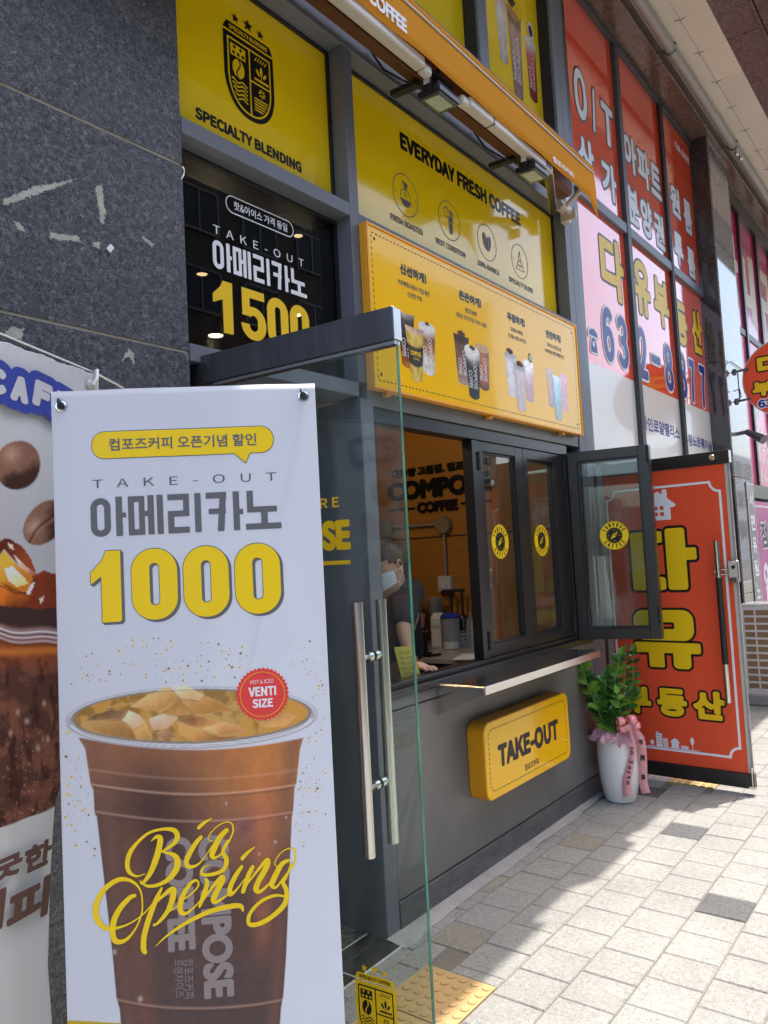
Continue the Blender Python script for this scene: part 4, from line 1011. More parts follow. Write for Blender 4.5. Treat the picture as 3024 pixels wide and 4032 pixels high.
for x, y, m, lab in ((4.59, 2.80, 'white_plastic', 'white squeeze bottle with a nozzle standing in the basket'), (4.55, 2.95, 'pink_plastic', 'pink topped squeeze bottle behind the blue lidded jug'), (4.64, 2.87, 'clear_plastic', 'clear squeeze bottle at the back of the basket')):
    t = thing('squeeze_bottle', lab, 'bottle', (x, y, Z0+.004), 'squeeze bottles on the counter')
    MB().lathe((x, y, Z0+.005), [(.030, 0), (.032, .01), (.032, .12), (.026, .145)], 20).build('bottle_body', 'clear_plastic' if m == 'pink_plastic' else m, t, smooth=True)
    MB().lathe((x, y, Z0+.151), [(.027, 0), (.027, .02), (.010, .028), (.0035, .075)], 16).build('nozzle', m, t, smooth=True)
for x, y, h, lab in ((4.62, 3.14, .34, 'tall stack of clear cups by the socket box'), (4.60, 3.31, .36, 'tall stack of clear cups nearer the barista')):
    t = thing('cup_stack', lab, 'cups', (x, y, Z0), 'stacks of clear cups'); n = 16
    for k in range(n):
        z = Z0+k*(h-.1)/n; MB().lathe((x, y, z), [(.030, 0), (.046, .095), (.049, .098), (.049, .101)], 20, caps=False).build('cup', 'clear_plastic', t, smooth=True)
for k, (x, y) in enumerate(((4.68, 2.95), (4.67, 3.035))):
    t = thing('syrup_pump', 'black syrup pump bottle, %s, at the ochre wall' % ('right of the pair' if k == 0 else 'left of the pair'), 'pump', (x, y, Z0), 'black syrup pumps')
    MB().lathe((x, y, Z0), [(.036, 0), (.038, .02), (.038, .17), (.015, .2)], 20).build('bottle_body', 'screen_dark', t, smooth=True)
    b = MB(); b.tube([(x, y, Z0+.2), (x, y, Z0+.37)], .008, 10); b.tube([(x+.01, y-.02, Z0+.37), (x-.015, y+.055, Z0+.372), (x-.02, y+.07, Z0+.35)], .011, 10); b.build('pump', 'black_soft', t, smooth=True)
b = MB(); b.fbox(Fr((4.05, 2.50, Z0+.001), FX, (0, 1, 0)).rot(0, 0, .35), -.15, .12, -.10, .09, 0, .004); one('paper_sheets', b, 'paper_white', 'loose white sheets on the counter edge inside the window', 'paper', (4.05, 2.5, Z0))
b = MB(); b.fbox(Fr((4.02, 2.84, Z0+.001), FX, (0, 1, 0)).rot(0, 0, -.2), -.06, .06, -.10, .10, 0, .014); one('tablet', b, 'screen_dark', 'dark flat tablet lying on the counter left of the carton', 'tablet', (4.02, 2.84, Z0), bevel=.005)
b = MB(); t = thing('straw_cup', 'dark cup of coloured straws against the ochre wall', 'straws', (4.62, 3.34, Z0))
MB().lathe((4.50, 3.20, Z0), [(.035, 0), (.04, .12)], 18).build('cup', 'black_soft', t, smooth=True)
for k in range(9):
    a = k*.7; b.tube([(4.50+.01*math.cos(a), 3.20+.01*math.sin(a), Z0+.02), (4.50+.035*math.cos(a), 3.20+.035*math.sin(a), Z0+.22)], .004, 6)
b.build('straws', 'pink_plastic', t)
for k, (x, y, w, d_, h, m, nm, lab) in enumerate(((4.15, 3.05, .16, .20, .12, 'black_soft', 'storage_box', 'low black storage box on the counter behind the tablet'), (4.62, 3.50, .16, .18, .30, 'screen_dark', 'coffee_grinder', 'dark coffee grinder at the far end of the counter'))):
    t = thing(nm, lab, 'box' if nm[0] == 's' else 'grinder', (x, y, Z0)); MB().box(x-w/2, x+w/2, y-d_/2, y+d_/2, Z0, Z0+h).build('body', m, t, bevel=.008)
    MB().box(x-w/2-.004, x+w/2+.004, y-d_/2-.004, y+d_/2+.004, Z0+h+.0005, Z0+h+.014).build('lid', 'black_soft' if k == 1 else 'room_grey', t, bevel=.004)
# menu card on the sill, held in the hand's reach
mb = MB(); mf = Fr((2.93, 2.150, .986), (.72, -.69, 0), (-.12, .15, .98)); mb.fbox(mf, -.045, .045, 0, .155, 0, .0012)
cd = one('price_card', mb, 'paper_yellow', 'yellow printed price card standing on the window sill by the hand', 'card', (2.93, 2.15, .986))
for k in range(5): plain('lettering', '메뉴 1500', (-.03, .03, .02+.025*k, .033+.025*k), mf, .002, 'grey_ink', cd)
# lamps: lit pendants seen through the dark pane
for k, (x, y, z, lit) in enumerate(((2.49, 3.0, 3.03, 0), (3.21, 3.0, 3.45, 0), (2.52, 2.95, 2.71, 2), (3.12, 2.95, 2.95, 1))):
    lab = ['unlit looking small cone pendant left of the lettering', 'small pendant lamp beside the white price lettering border', 'bright pendant lamp low at the left under the price', 'small bright pendant lamp in front of the last zero'][k]
    t = thing('pendant_lamp', lab, 'lamp', (x, y, z), 'pendant lamps in the coffee shop')
    MB().lathe((x, y, z), [(.040 if lit == 2 else .032, 0), (.036 if lit == 2 else .028, .03), (.02, .075), (.012, .08)], 24, caps=False).build('lamp_shade', 'black_soft', t, smooth=True)
    MB().lathe((x, y, z+.002), [(.001, .0), (.034 if lit == 2 else .026, .001), (.034 if lit == 2 else .026, .004), (.001, .005)], 24).build('bulb', 'lamp_lit' if lit else 'lamp_lit_low', t, smooth=True)
    MB().tube([(x, y, z+.08), (x, y, 3.95)], .003, 6).build('cord', 'black_soft', t)
    if lit:
        ld = bpy.data.lights.new('lamp_light', 'POINT'); ld.energy = 4; ld.color = (1, .74, .45); ld.shadow_soft_size = .03
        lo = bpy.data.objects.new('lamp_light', ld); COL.objects.link(lo); lo.parent = t; lo.location = (0, 0, -.03)

# ================================================================== menu sign, take-out sign, awning, floodlights
SG = Fr((0, 1.99, 0), FX)
ms = thing('menu_sign', 'long amber menu sign box with dashed border and printed iced drinks above the window', 'sign', (3.65, 2.01, 2.28))
MB().box(2.555, 4.737, 1.994, 2.029, 2.28, 3.01).build('sign_box', 'amber_side', ms, bevel=.003)
b = MB(); t = .010
for q in ((2.554, 4.738, 3.000, 3.011), (2.554, 4.738, 2.279, 2.290), (2.554, 2.5645, 2.290, 3.000), (4.7275, 4.738, 2.290, 3.000)): b.box(q[0], q[1], 1.983, 1.9935, q[2], q[3])
b.build('sign_frame', 'amber_side', ms, bevel=.002)
face = MB().box(2.565, 4.727, 1.990, 1.9938, 2.2905, 2.9995).build('sign_face', 'amber_film', ms)
for x in (2.66, 3.55, 4.45): MB().box(x, x+.03, 2.0, 2.029, 2.262, 2.279).build('bracket', 'amber_side', ms)
def dashes(name, fr, u0, u1, v0, v1, d, m, parent, n=.0125, w=.007, r=0):
    L = []; 
    if r:
        def corner(cx, cy, a0): return [(cx+r*math.cos(a0+k*PI/16), cy+r*math.sin(a0+k*PI/16)) for k in range(9)]
        path = corner(u1-r, v0+r, -PI/2)+corner(u1-r, v1-r, 0)+corner(u0+r, v1-r, PI/2)+corner(u0+r, v0+r, PI)
    else: path = [(u1, v0), (u1, v1), (u0, v1), (u0, v0)]
    path.append(path[0]); b = MB(); acc = 0; on = True; need = n
    for (x0, y0), (x1, y1) in zip(path[:-1], path[1:]):
        L_ = math.hypot(x1-x0, y1-y0); s_ = 0
        if L_ < 1e-9: continue
        tx, ty = (x1-x0)/L_, (y1-y0)/L_
        while s_ < L_-1e-9:
            st = min(need, L_-s_)
            if on and st > 1e-4:
                a, c = (x0+tx*s_, y0+ty*s_), (x0+tx*(s_+st), y0+ty*(s_+st))
                b.quad(*[fr.P(p[0]+q*(-ty)*w/2, p[1]+q*tx*w/2, d) for p, q in ((a, 1), (a, -1), (c, -1), (c, 1))])
            s_ += st; need -= st
            if need < 1e-9: on = not on; need = n
    for i, f in enumerate(b.f):
        pts = [Vector(b.v[k]) for k in f]; nn = (pts[1]-pts[0]).cross(pts[2]-pts[0])
        if nn.dot(fr.N) < 0: b.f[i] = f[::-1]
    return b.build(name, m, parent)
dashes('dashed_border', SG, 2.590, 4.682, 2.320, 2.972, .0005, 'dark_ink', face, .0135, .006)
for x, z in ((2.612, 2.948), (2.612, 2.347), (4.662, 2.948), (4.662, 2.347)):
    g = Grid(x-.01, x+.01, z-.01, z+.01, .001); ink('dot', g, g.circle(x, z, .0075), SG, .0005, 'dark_ink', face)
for (a, b_, big, l1, l2, w1, w2) in ((2.793, 3.004, '신선하게!', '커피팩토리에서 직접 볶은', '신선한 커피', .128, .058), (3.294, 3.516, '든든하게!', '영양 듬뿍!', '1등급 프리미엄 우유 사용!', .060, .152),
                             (3.797, 4.008, '푸짐하게!', '고품질 대용량,', '전 메뉴 벤티사이즈!', .077, .107), (4.282, 4.492, '만찬하게!', '자체 생산 자체 로스팅', '우리매장을 위한 특별한 한 잔', .10, .135)):
    c = (a+b_)/2
    bold('lettering', big, (a, b_, 2.842, 2.893), SG, .0005, 'dark_ink', face, .0034, res=26)
    bold('lettering', l1, (c-w1, c+w1, 2.786, 2.813), SG, .0005, 'dark_ink', face, .0007, res=20); bold('lettering', l2, (c-w2, c+w2, 2.745, 2.772), SG, .0005, 'dark_ink', face, .0007, res=20)
AMER = [(0, (190, 120, 40)), (.25, (120, 55, 20)), (.5, (60, 30, 18)), (.75, (70, 60, 55)), (.9, (90, 80, 75)), (1, (190, 175, 165))]
LATT = [(0, (232, 228, 222)), (.3, (228, 215, 200)), (.45, (190, 140, 95)), (.7, (150, 105, 75)), (.85, (225, 215, 205)), (1, (240, 236, 230))]
CHOC = [(0, (196, 170, 150)), (.3, (150, 105, 80)), (.85, (120, 85, 70)), (.93, (60, 35, 25)), (1, (90, 70, 60))]
DARKC = [(0, (60, 55, 52)), (.2, (35, 30, 30)), (.6, (45, 42, 42)), (.72, (120, 115, 112)), (.8, (225, 222, 220)), (1, (235, 232, 230))]
CARA = [(0, (70, 35, 15)), (.15, (150, 75, 25)), (.4, (190, 105, 40)), (.85, (180, 110, 55)), (1, (200, 150, 95))]
SHAKE = [(0, (190, 175, 165)), (.8, (215, 205, 200)), (1, (90, 50, 30))]
PINKS = [(0, (170, 130, 118)), (.85, (190, 150, 138)), (.92, (90, 55, 40)), (1, (190, 120, 50))]
STRAW = [(0, (150, 40, 30)), (.35, (205, 60, 45)), (.6, (225, 150, 140)), (.8, (235, 225, 222)), (1, (240, 236, 232))]
ADE = [(0, (90, 110, 60)), (.4, (70, 150, 170)), (.8, (150, 200, 215)), (1, (210, 225, 225))]
for (x, z0, z1, wt, wb, st, foam, wd) in ((2.815, 2.42, 2.665, .110, .072, AMER, None, 1), (2.985, 2.415, 2.655, .115, .078, LATT, (232, 230, 226), 1), (2.880, 2.366, 2.610, .118, .070, [(0, (225, 190, 90)), (.28, (232, 200, 100)), (.3, (70, 66, 60)), (.66, (70, 66, 60)), (.68, (228, 196, 96)), (.9, (228, 196, 96)), (.93, (230, 205, 180)), (1, (210, 170, 140))], None, 0),
                              (3.292, 2.414, 2.655, .115, .085, CHOC, None, 1), (3.497, 2.415, 2.650, .115, .080, CARA, (205, 165, 110), 1), (3.389, 2.355, 2.620, .125, .080, DARKC, (236, 234, 230), 1),
                              (3.806, 2.42, 2.655, .10, .075, SHAKE, None, 0), (4.020, 2.42, 2.655, .10, .070, STRAW, (236, 232, 230), 1), (3.905, 2.352, 2.615, .110, .078, PINKS, None, 1),
                              (4.298, 2.425, 2.65, .085, .062, CARA, None, 0), (4.490, 2.42, 2.65, .090, .068, [(0, (200, 60, 80)), (.8, (225, 110, 120)), (1, (235, 190, 190))], (225, 120, 120), 0), (4.390, 2.352, 2.62, .10, .072, ADE, None, 0)):
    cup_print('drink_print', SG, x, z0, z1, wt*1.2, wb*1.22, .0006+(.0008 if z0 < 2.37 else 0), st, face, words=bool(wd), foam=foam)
bold('lettering', 'COMPOSE', (2.838, 2.920, 2.475, 2.497), SG, .0022, 'gold_ink', face, .0007, res=18); plain('lettering', 'COFFEE', (2.856, 2.906, 2.455, 2.467), SG, .0022, 'gold_ink', face)
for x, z, r in ((2.985, 2.648, .018), (3.389, 2.610, .022), (3.29, 2.662, .04), (3.80, 2.668, .035), (3.905, 2.615, .036)):
    g = Grid(x-r*1.6, x+r*1.6, z-r, z+r, .002); ink('topping_print', g, g.ell(x, z, r, r*.45)+(fbm(g.X*120, g.Y*120)-.5)*.02, SG, .0022, 'flag_brown', face)
g = Grid(4.02, 4.08, 2.64, 2.70, .002); ink('topping_print', g, g.ell(4.045, 2.672, .02, .028, .3), SG, .0022, 'dark_ink', face); ink('topping_print', g, g.ell(4.045, 2.672, .011, .018, .3), SG, .0028, 'white_ink', face)

TF = Fr((0, 1.94, 0), FX)
tk = thing('takeout_sign', 'small rounded amber TAKE-OUT sign box on the grey wall under the shelf', 'sign', (3.66, 1.98, .385))
def rrect(u0, u1, v0, v1, r, n=8):
    P = []
    for cx, cy, a0 in ((u1-r, v0+r, -PI/2), (u1-r, v1-r, 0), (u0+r, v1-r, PI/2), (u0+r, v0+r, PI)):
        P += [(cx+r*math.cos(a0+k*PI/2/n), cy+r*math.sin(a0+k*PI/2/n)) for k in range(n+1)]
    return P
mb = MB().prism(TF, rrect(3.195, 4.135, .372, .742, .055), -.092, .0); mb.build('sign_box', 'amber_side', tk, smooth=True, bevel=.002)
mb = MB().prism(TF, rrect(3.200, 4.130, .377, .737, .050), .0005, .002); tf_ = mb.build('sign_face', 'amber_film', tk)
dashes('dashed_border', TF, 3.235, 4.095, .412, .703, .0024, 'dark_ink', tf_, .0115, .006, r=.038)
bold('lettering', 'TAKE-OUT', (3.318, 3.992, .506, .618), TF, .0024, 'dark_ink', tf_, .0085)
bold('lettering', '컴포즈커피', (3.582, 3.736, .428, .462), TF, .0024, 'dark_ink', tf_, .001, res=24)
for x in (3.26, 4.05): MB().lathe((x, 1.965, .7425), [(.004, 0), (.004, .002)], 8).build('screw', 'steel', tk)

aw = thing('awning', 'folded orange awning with printed drop and pale arms over the menu sign', 'awning', (3.0, 1.95, 3.85))
nx, nz = 150, 14
def strip(name, m, x0, x1, prof, wob=.004, tail=False, thick=.0015):
    P = []; n = 140
    for i in range(n+1):
        x = x0+(x1-x0)*i/n
        for j, (y, z) in enumerate(prof):
            k = j/(len(prof)-1)
            dz = 0
            if tail: dz = -.10*max(0, (x-(x1-.10))/.10)**1.5*(1 if k < .01 else (.6 if k < .3 else .15 if k < .6 else 0)); 
            dxx = .035*(1-k)*max(0, (x-(x1-.10))/.10) if tail else 0
            P.append((x+dxx, y+wob*math.sin(x*9+j)*math.sin(x*3.1)*(1-k)*1.5, z+dz+wob*.5*math.sin(x*7)*(1-k)))
    m_ = len(prof); F = [(i*m_+j, (i+1)*m_+j, (i+1)*m_+j+1, i*m_+j+1) for i in range(n) for j in range(m_-1)]
    o = MB().add(P, F).build(name, m, aw, smooth=True); md = o.modifiers.new('depth', 'SOLIDIFY'); md.thickness = thick
    return o
va = strip('awning_drop', 'awning_cloth', 1.0, 4.455, [(1.690, 3.652), (1.691, 3.70), (1.6905, 3.75), (1.690, 3.80), (1.690, 3.822)], tail=True)
MB().box(1.0, 4.455, 1.684, 1.693, 3.8225, 3.829).build('bar_seam', 'white_metal', aw)
strip('awning_roll', 'awning_cloth', 1.0, 4.455, [(1.690, 3.830), (1.684, 3.842), (1.686, 3.858), (1.698, 3.868)], wob=.001)
MB().box(1.0, 4.47, 1.700, 1.99, 3.871, 3.886).build('hood', 'hood_brown', aw, bevel=.002)
MB().box(1.0, 4.40, 1.80, 1.90, 3.70, 3.86).build('roller', 'awning_dark', aw, bevel=.02)
b = MB(); b.box(1.0, 3.95, 1.765, 1.772, 3.625, 3.72); b.build('rear_rail', 'awning_dark', aw)
for x0, x1 in ((1.0, 2.655), (3.02, 3.885)):
    MB().box(x0, x1, 1.699, 1.752, 3.618, 3.664).build('folding_arm', 'white_metal', aw, bevel=.006)
    e = x1 if x0 < 2 else x0; s_ = -1 if x0 < 2 else 1
    MB().box(min(e, e-s_*.06), max(e, e-s_*.06), 1.704, 1.748, 3.606, 3.652).build('arm_knuckle', 'white_metal', aw, bevel=.009)
MB().box(3.235, 3.241, 1.697, 1.754, 3.616, 3.666).build('arm_joint', 'dark_ink', aw)
MB().box(3.80, 3.87, 1.6975, 1.7535, 3.628, 3.656).build('maker_plate', 'hood_brown', aw, bevel=.001)
b = MB(); f = Fr((3.88, 1.725, 3.640), (.62, .26, .075), (0, 0, 1)); b.fbox(f, 0, .70, -.02, .02, -.025, .025); b.build('folding_arm', 'steel', aw, bevel=.004)
b = MB(); b.box(4.46, 4.60, 1.90, 1.925, 3.69, 3.72); b.box(4.60, 4.62, 1.88, 1.96, 3.66, 3.72); b.tube([(4.52, 1.90, 3.72), (4.54, 1.80, 3.80), (4.50, 1.74, 3.80)], .016, 10); b.box(4.70, 4.765, 1.98, 2.028, 3.70, 3.93); b.box(4.58, 4.74, 1.96, 2.0, 3.74, 3.80)
b.build('wall_bracket', 'white_metal', aw, bevel=.003)
AF = Fr((0, 1.6845, 0), FX)
bold('lettering', 'COMPOSE COFFEE', (1.90, 2.507, 3.678, 3.742), AF, 0, 'white_ink', va, .0035)
bold('lettering', '컴포즈커피', (3.863, 4.128, 3.672, 3.705), AF, 0, 'white_ink', va, .0014, res=20)
for k, (x0, lab) in enumerate(((2.745, 'black floodlight with square lens under the middle of the orange awning'), (3.645, 'black floodlight under the right end of the orange awning'))):
    t = thing('floodlight', lab, 'floodlight', (x0+.075, 1.78, 3.62), 'floodlights under the awning')
    F_ = Fr((x0, 1.80, 3.555), (1, 0, 0), (0, -1, -.06))
    b = MB(); b.fbox(F_, -.006, .156, -.006, .112, -.034, -.012)
    for i in range(9): b.fbox(F_, .004+i*.017, .009+i*.017, .01, .1, -.060, -.034)
    b.build('lamp_body', 'black_aluminium', t, bevel=.002)
    MB().fbox(F_, 0, .150, 0, .106, -.012, -.002).build('lamp_rim', 'glass_edge' if 0 else 'frame_grey_dark', t, bevel=.002)
    MB().fbox(F_, .004, .146, .004, .102, -.0018, .001).build('lamp_glass', 'window_glass', t)
    MB().fbox(F_, .018, .132, .016, .090, -.0019, -.0008).build('lamp_panel', 'lamp_glass', t)
    b = MB(); b.fbox(F_, -.016, -.010, .03, .07, -.11, -.01); b.fbox(F_, .160, .166, .03, .07, -.11, -.01); b.fbox(F_, -.016, .166, .03, .07, -.116, -.110); b.fbox(F_, .05, .09, -.20, .07, -.14, -.117)
    b.build('yoke', 'black_soft', t)
    b = MB(); b.tube([(x0+.02, 1.78, 3.62), (x0-.02, 1.86, 3.66), (x0-.05, 1.95, 3.74), (x0-.04, 2.02, 3.86)], .005, 8); b.build('cable', 'black_soft', t, smooth=True)
    b = MB(); b.fbox(F_, -.0185, -.0162, .035, .065, -.10, -.05); b.build('label_plate', 'white_ink', t)

# ================================================================== standing banner with the big iced drink
def curl(u, z):
    """slight bow and sag of the sheet between its eyelets"""
    s_ = u/.602; t_ = (z-.185)/1.787
    return .0045*math.sin(PI*s_)*(1-.4*math.sin(PI*t_))+.0022*math.sin(s_*7+t_*5)*math.sin(PI*t_)+.0016*math.sin(s_*13-t_*9)+.003*math.exp(-((s_-.93)/.06)**2)*math.sin(t_*11)
BN = CurlFr((.92, 1.653, 0), (.679, -.734, 0), fn=curl)
bn = thing('opening_banner', 'white standing banner with a huge printed iced coffee and yellow 1000', 'banner', (1.12, 1.43, 0))
BT, BB, BWd = 1.972, .185, .602
MAXRUN = 24
# printed part, painted in its own flat colours
nu, nv = 380, 660
P = np.zeros((nv, nu, 3)); us = np.linspace(0, BWd, nu); zs = np.concatenate([np.linspace(BB, 1.40, 620), np.linspace(1.403, BT, 40)])
U2, Z2 = np.meshgrid(us, zs); Oo = np.array(BN.O); P = Oo[None, None]+U2[..., None]*np.array(BN.U)+Z2[..., None]*np.array(BN.V)+np.vectorize(curl)(U2, Z2)[..., None]*np.array(BN.N)
Hi = np.linalg.inv(HB); q = np.stack([U2, Z2, np.ones_like(U2)], -1) @ Hi.T
PX = q[..., 0]/q[..., 2]/.84388; PY = (q[..., 1]/q[..., 2]-2500)/.84388          # digitised print units
Cc = np.ones((nv, nu, 3))*np.array([.82, .84, .90])
def blend(Cc, mask, col):
    m = np.clip(mask, 0, 1)[..., None]; return Cc*(1-m)+col*m
def ss(x, a, b): t = np.clip((x-a)/(b-a), 0, 1); return t*t*(3-2*t)
Cc = blend(Cc, ss(PY, 1796+(PX-300)*.035, 1800+(PX-300)*.035), np.array([.78, .56, .02]))
ly = [480, 530, 700, 722, 830, 850, 1500, 1690, 1740, 2600]; lx = [368, 398, 424, 436, 441, 452, 527, 545, 560, 640]
ry = [470, 530, 690, 712, 820, 845, 1500, 1680, 1730, 2600]; rx = [1418, 1400, 1383, 1374, 1368, 1362, 1335, 1322, 1312, 1250]
Lx = np.interp(PY, ly, lx); Rx = np.interp(PY, ry, rx); sN = np.clip((PX-Lx)/(Rx-Lx), 0, 1)
n1 = fbm(PX/150, PY/150, 11); n2 = fbm(PX/60+5, PY/90, 12); n3 = fbm(PX/22, PY/30, 13)
base = np.array(lin((98, 74, 68)))*np.ones_like(Cc)
t = ss(PY, 520, 1300)
warm = np.exp(-((sN-.80)/.24)**2)*(1-ss(PY, 760, 1240))
base = blend(base, (1-ss(PY, 540, 900))*.75*(.6+.5*n1), A3(172, 118, 82)); base = blend(base, warm*(.7+.6*(n2-.4)), A3(196, 134, 74))
base = blend(base, np.exp(-((sN-.30)/.16)**2-((PY-850)/260)**2)*1.0, A3(82, 58, 54)); base = blend(base, np.exp(-((sN-.72)/.13)**2-((PY-880)/130)**2)*.7*n2*1.8, A3(130, 88, 92))
base = blend(base, ss(PY, 1150, 1750)*.6, A3(88, 74, 74)); base = blend(base, (np.exp(-((sN-.05)/.05)**2)+np.exp(-((sN-.96)/.04)**2))*.5, A3(128, 92, 80))
base = blend(base, np.exp(-((sN-.16)/.07)**2)*.30*ss(PY, 700, 1000), A3(150, 96, 72)); base = blend(base, np.exp(-((sN-.86)/.05)**2)*.45*ss(PY, 560, 800)*(1-ss(PY, 1300, 1600)), A3(190, 120, 84))
base = base*(.9+.2*n3[..., None])
for yy, a_ in ((712, .5), (722, -.35), (838, .35), (848, -.25), (640, .2), (1712, .35), (1722, -.3)):
    yb = yy+44*(1-((sN-.5)/.5)**2)-14; k = np.exp(-((PY-yb)/6)**2)*abs(a_); base = blend(base, k, A3(225, 185, 160) if a_ > 0 else A3(60, 42, 40))
bodym = ss(PX, Lx-2, Lx+2)*(1-ss(PX, Rx-2, Rx+2))*ss(PY, 470+60*(1-((PX-895)/540)**2), 480+60*(1-((PX-895)/540)**2))
Cc = blend(Cc, bodym, base*1.45)
tl = -.028*(PX-895)                                                      # rim ellipses, slightly tilted
def ellm(cx, cy, a, b, soft=.012): r = np.sqrt(((PX-cx)/a)**2+((PY-cy-tl)/b)**2); return 1-ss(r, 1-soft, 1+soft)
Cc = blend(Cc, ellm(895, 385, 588, 146), A3(206, 206, 212)); Cc = blend(Cc, ellm(895, 383, 578, 138), A3(238, 238, 244)); Cc = blend(Cc, ellm(895, 378, 560, 128), A3(170, 160, 150))
gold = 1.3*np.array(lin((205, 160, 78)))*np.ones_like(Cc); gold = blend(gold, ss(n1, .35, .7), A3(226, 188, 112)); gold = blend(gold, ss(n2, .55, .72)*.6, A3(150, 104, 52))
Cc = blend(Cc, ellm(893, 376, 545, 118), gold)
for k, (ang, off) in enumerate(((.1, 0), (2.2, 30), (4.1, 60))):           # ice: faceted lumps
    pass
def lump(Cc, pts, cols, seed, fac=120):
    x = PX[::1]; g_in = np.zeros(PX.shape, bool); n = len(pts)
    for i in range(n):
        (ax, ay), (bx, by) = pts[i], pts[(i+1) % n]
        c = ((ay > PY) != (by > PY)) & (PX < (bx-ax)*(PY-ay)/((by-ay) if by != ay else 1e-9)+ax); g_in ^= c
    f1 = fbm(PX/fac+seed, PY/(fac*.40)+PX/160, seed, 3); q = ((f1*6) % 1)
    col = 1.35*np.array(lin(cols[0]))*np.ones_like(Cc); col = blend(col, ss(f1, .35, .62), 1.35*np.array(lin(cols[1]))); col = blend(col, ss(q, .72, .95)*.7*(q < .97), 1.3*np.array(lin(cols[2]))); col = blend(col, (1-ss(q, .0, .16))*.55, A3(130, 88, 48)); col = blend(col, ss(PY, max(p[1] for p in pts)-28, max(p[1] for p in pts))*.5, A3(120, 78, 40))
    return blend(Cc, g_in.astype(float)*.93, col)
def facet2(Cc, pts, c0, c1):
    g_in = np.zeros(PX.shape, bool); n = len(pts); wx, wy = PX+14*(n3-.5), PY+12*(n2-.5); D = np.full(PX.shape, 1e9)
    for i in range(n):
        (ax, ay), (bx, by) = pts[i], pts[(i+1) % n]
        g_in ^= ((ay > wy) != (by > wy)) & (wx < (bx-ax)*(wy-ay)/((by-ay) if by != ay else 1e-9)+ax)
        dx, dy = bx-ax, by-ay; t = np.clip(((wx-ax)*dx+(wy-ay)*dy)/(dx*dx+dy*dy), 0, 1); D = np.minimum(D, np.hypot(wx-ax-t*dx, wy-ay-t*dy))
    cx = sum(p[0] for p in pts)/n; cy = sum(p[1] for p in pts)/n
    g_ = np.clip((PX-cx)*.004+(PY-cy)*.010+.5+(n1-.5)*.9+(n3-.5)*.5, 0, 1)[..., None]; col = 1.4*(A3(*c0)*(1-g_)+A3(*c1)*g_)
    col = blend(col, np.exp(-(D/4)**2)*.55, 1.3*A3(238, 220, 188)); m_ = g_in*.92*np.clip(D/6, 0, 1)
    return blend(Cc, m_, col)
for pts, c0, c1 in (([(600,338),(700,272),(790,236),(840,300),(740,362)], (228,196,140), (196,150,84)), ([(790,236),(870,234),(960,282),(930,310),(840,300)], (246,232,204), (222,184,134)), ([(840,300),(930,310),(960,282),(1030,312),(1110,356),(900,374)], (216,172,106), (186,138,72)), ([(740,362),(840,300),(900,374),(820,384)], (168,120,62), (206,160,96)),
    ([(392,404),(440,368),(510,350),(600,352),(566,400)], (112,80,50), (178,140,100)), ([(566,400),(600,352),(650,372),(684,412),(622,442)], (238,216,190), (202,168,124)), ([(392,404),(566,400),(622,442),(644,494),(540,480),(450,462)], (194,154,94), (164,116,60)), ([(622,442),(684,412),(706,488),(644,494)], (222,190,124), (186,140,72)),
    ([(690,392),(768,362),(836,386),(784,440),(712,452)], (236,214,196), (204,164,126)), ([(724,456),(790,444),(838,478),(760,492)], (196,160,130), (160,110,70)),
    ([(822,402),(880,378),(940,374),(1044,402),(930,432)], (150,98,62), (202,152,98)), ([(930,432),(1044,402),(1110,420),(1160,450),(1030,472)], (232,200,148), (190,140,80)), ([(822,402),(930,432),(1030,472),(1170,468),(1040,494),(900,498),(842,470)], (216,172,104), (162,108,58)),
    ([(1186,404),(1230,372),(1290,356),(1390,376),(1334,426),(1240,430)], (190,146,88), (220,180,118)), ([(640,320),(560,318),(480,344),(560,346)], (206,164,86), (176,130,60))):
    Cc = facet2(Cc, pts, c0, c1)
front = np.sqrt(((PX-895)/566)**2+((PY-388-tl)/132)**2); fm = (PY-tl > 405)
for r0, w_, c_, a_ in ((1.0, .016, (240,242,246), .9), (.965, .012, (150,140,135), .6), (1.028, .008, (176,168,166), .5)):
    Cc = blend(Cc, np.exp(-((front-r0)/w_)**2)*a_*fm, A3(*c_))
Cc = blend(Cc, np.exp(-((front-1.0)/.014)**2)*.6*(PY-tl <= 405), A3(150, 150, 156))
for (x, y, r) in ((1336,848,5), (1285,963,6), (535,1478,9), (657,1694,10), (1056,785,5), (1210,1020,5), (1180,1105,4)):
    Cc = blend(Cc, np.exp(-(((PX-x)/r)**2+((PY-y)/(r*1.3))**2)), A3(215, 205, 200))
Cc = np.clip(Cc, 0, .9)
lower = upper = art_mesh('banner_sheet', P, nu, nv, Cc, 'banner_print', bn, thick=.0006)
b_ = lambda u0, u1, z0, z1: (u0, u1, z0, z1)
g = Grid(.075, .515, 1.775, 1.895, .0016)
ub = g.rbox(.088, .500, 1.812, 1.874, .030); ub = np.minimum(ub, g.poly([(.405, 1.816), (.447, 1.816), (.434, 1.789)]))
ink('bubble_outline', g, ub-.0012, BN, .0008, 'grey_ink', upper); ink('speech_bubble', g, ub+.0006, BN, .0014, 'yellow_print', upper)
bold('lettering', '컴포즈커피 오픈기념 할인', (.127, .461, 1.829, 1.858), BN, .0020, 'grey_ink', upper, .0006, res=28)
plain('lettering', 'T   A   K   E   -   O   U   T', (.087, .503, 1.745, 1.765), BN, .0008, 'grey_ink', upper)
g = Grid(.08, .515, 1.625, 1.73, .0016); ink('lettering', g, americano(g, .081, .510, 1.634, 1.724), BN, .0008, 'grey_ink', upper)
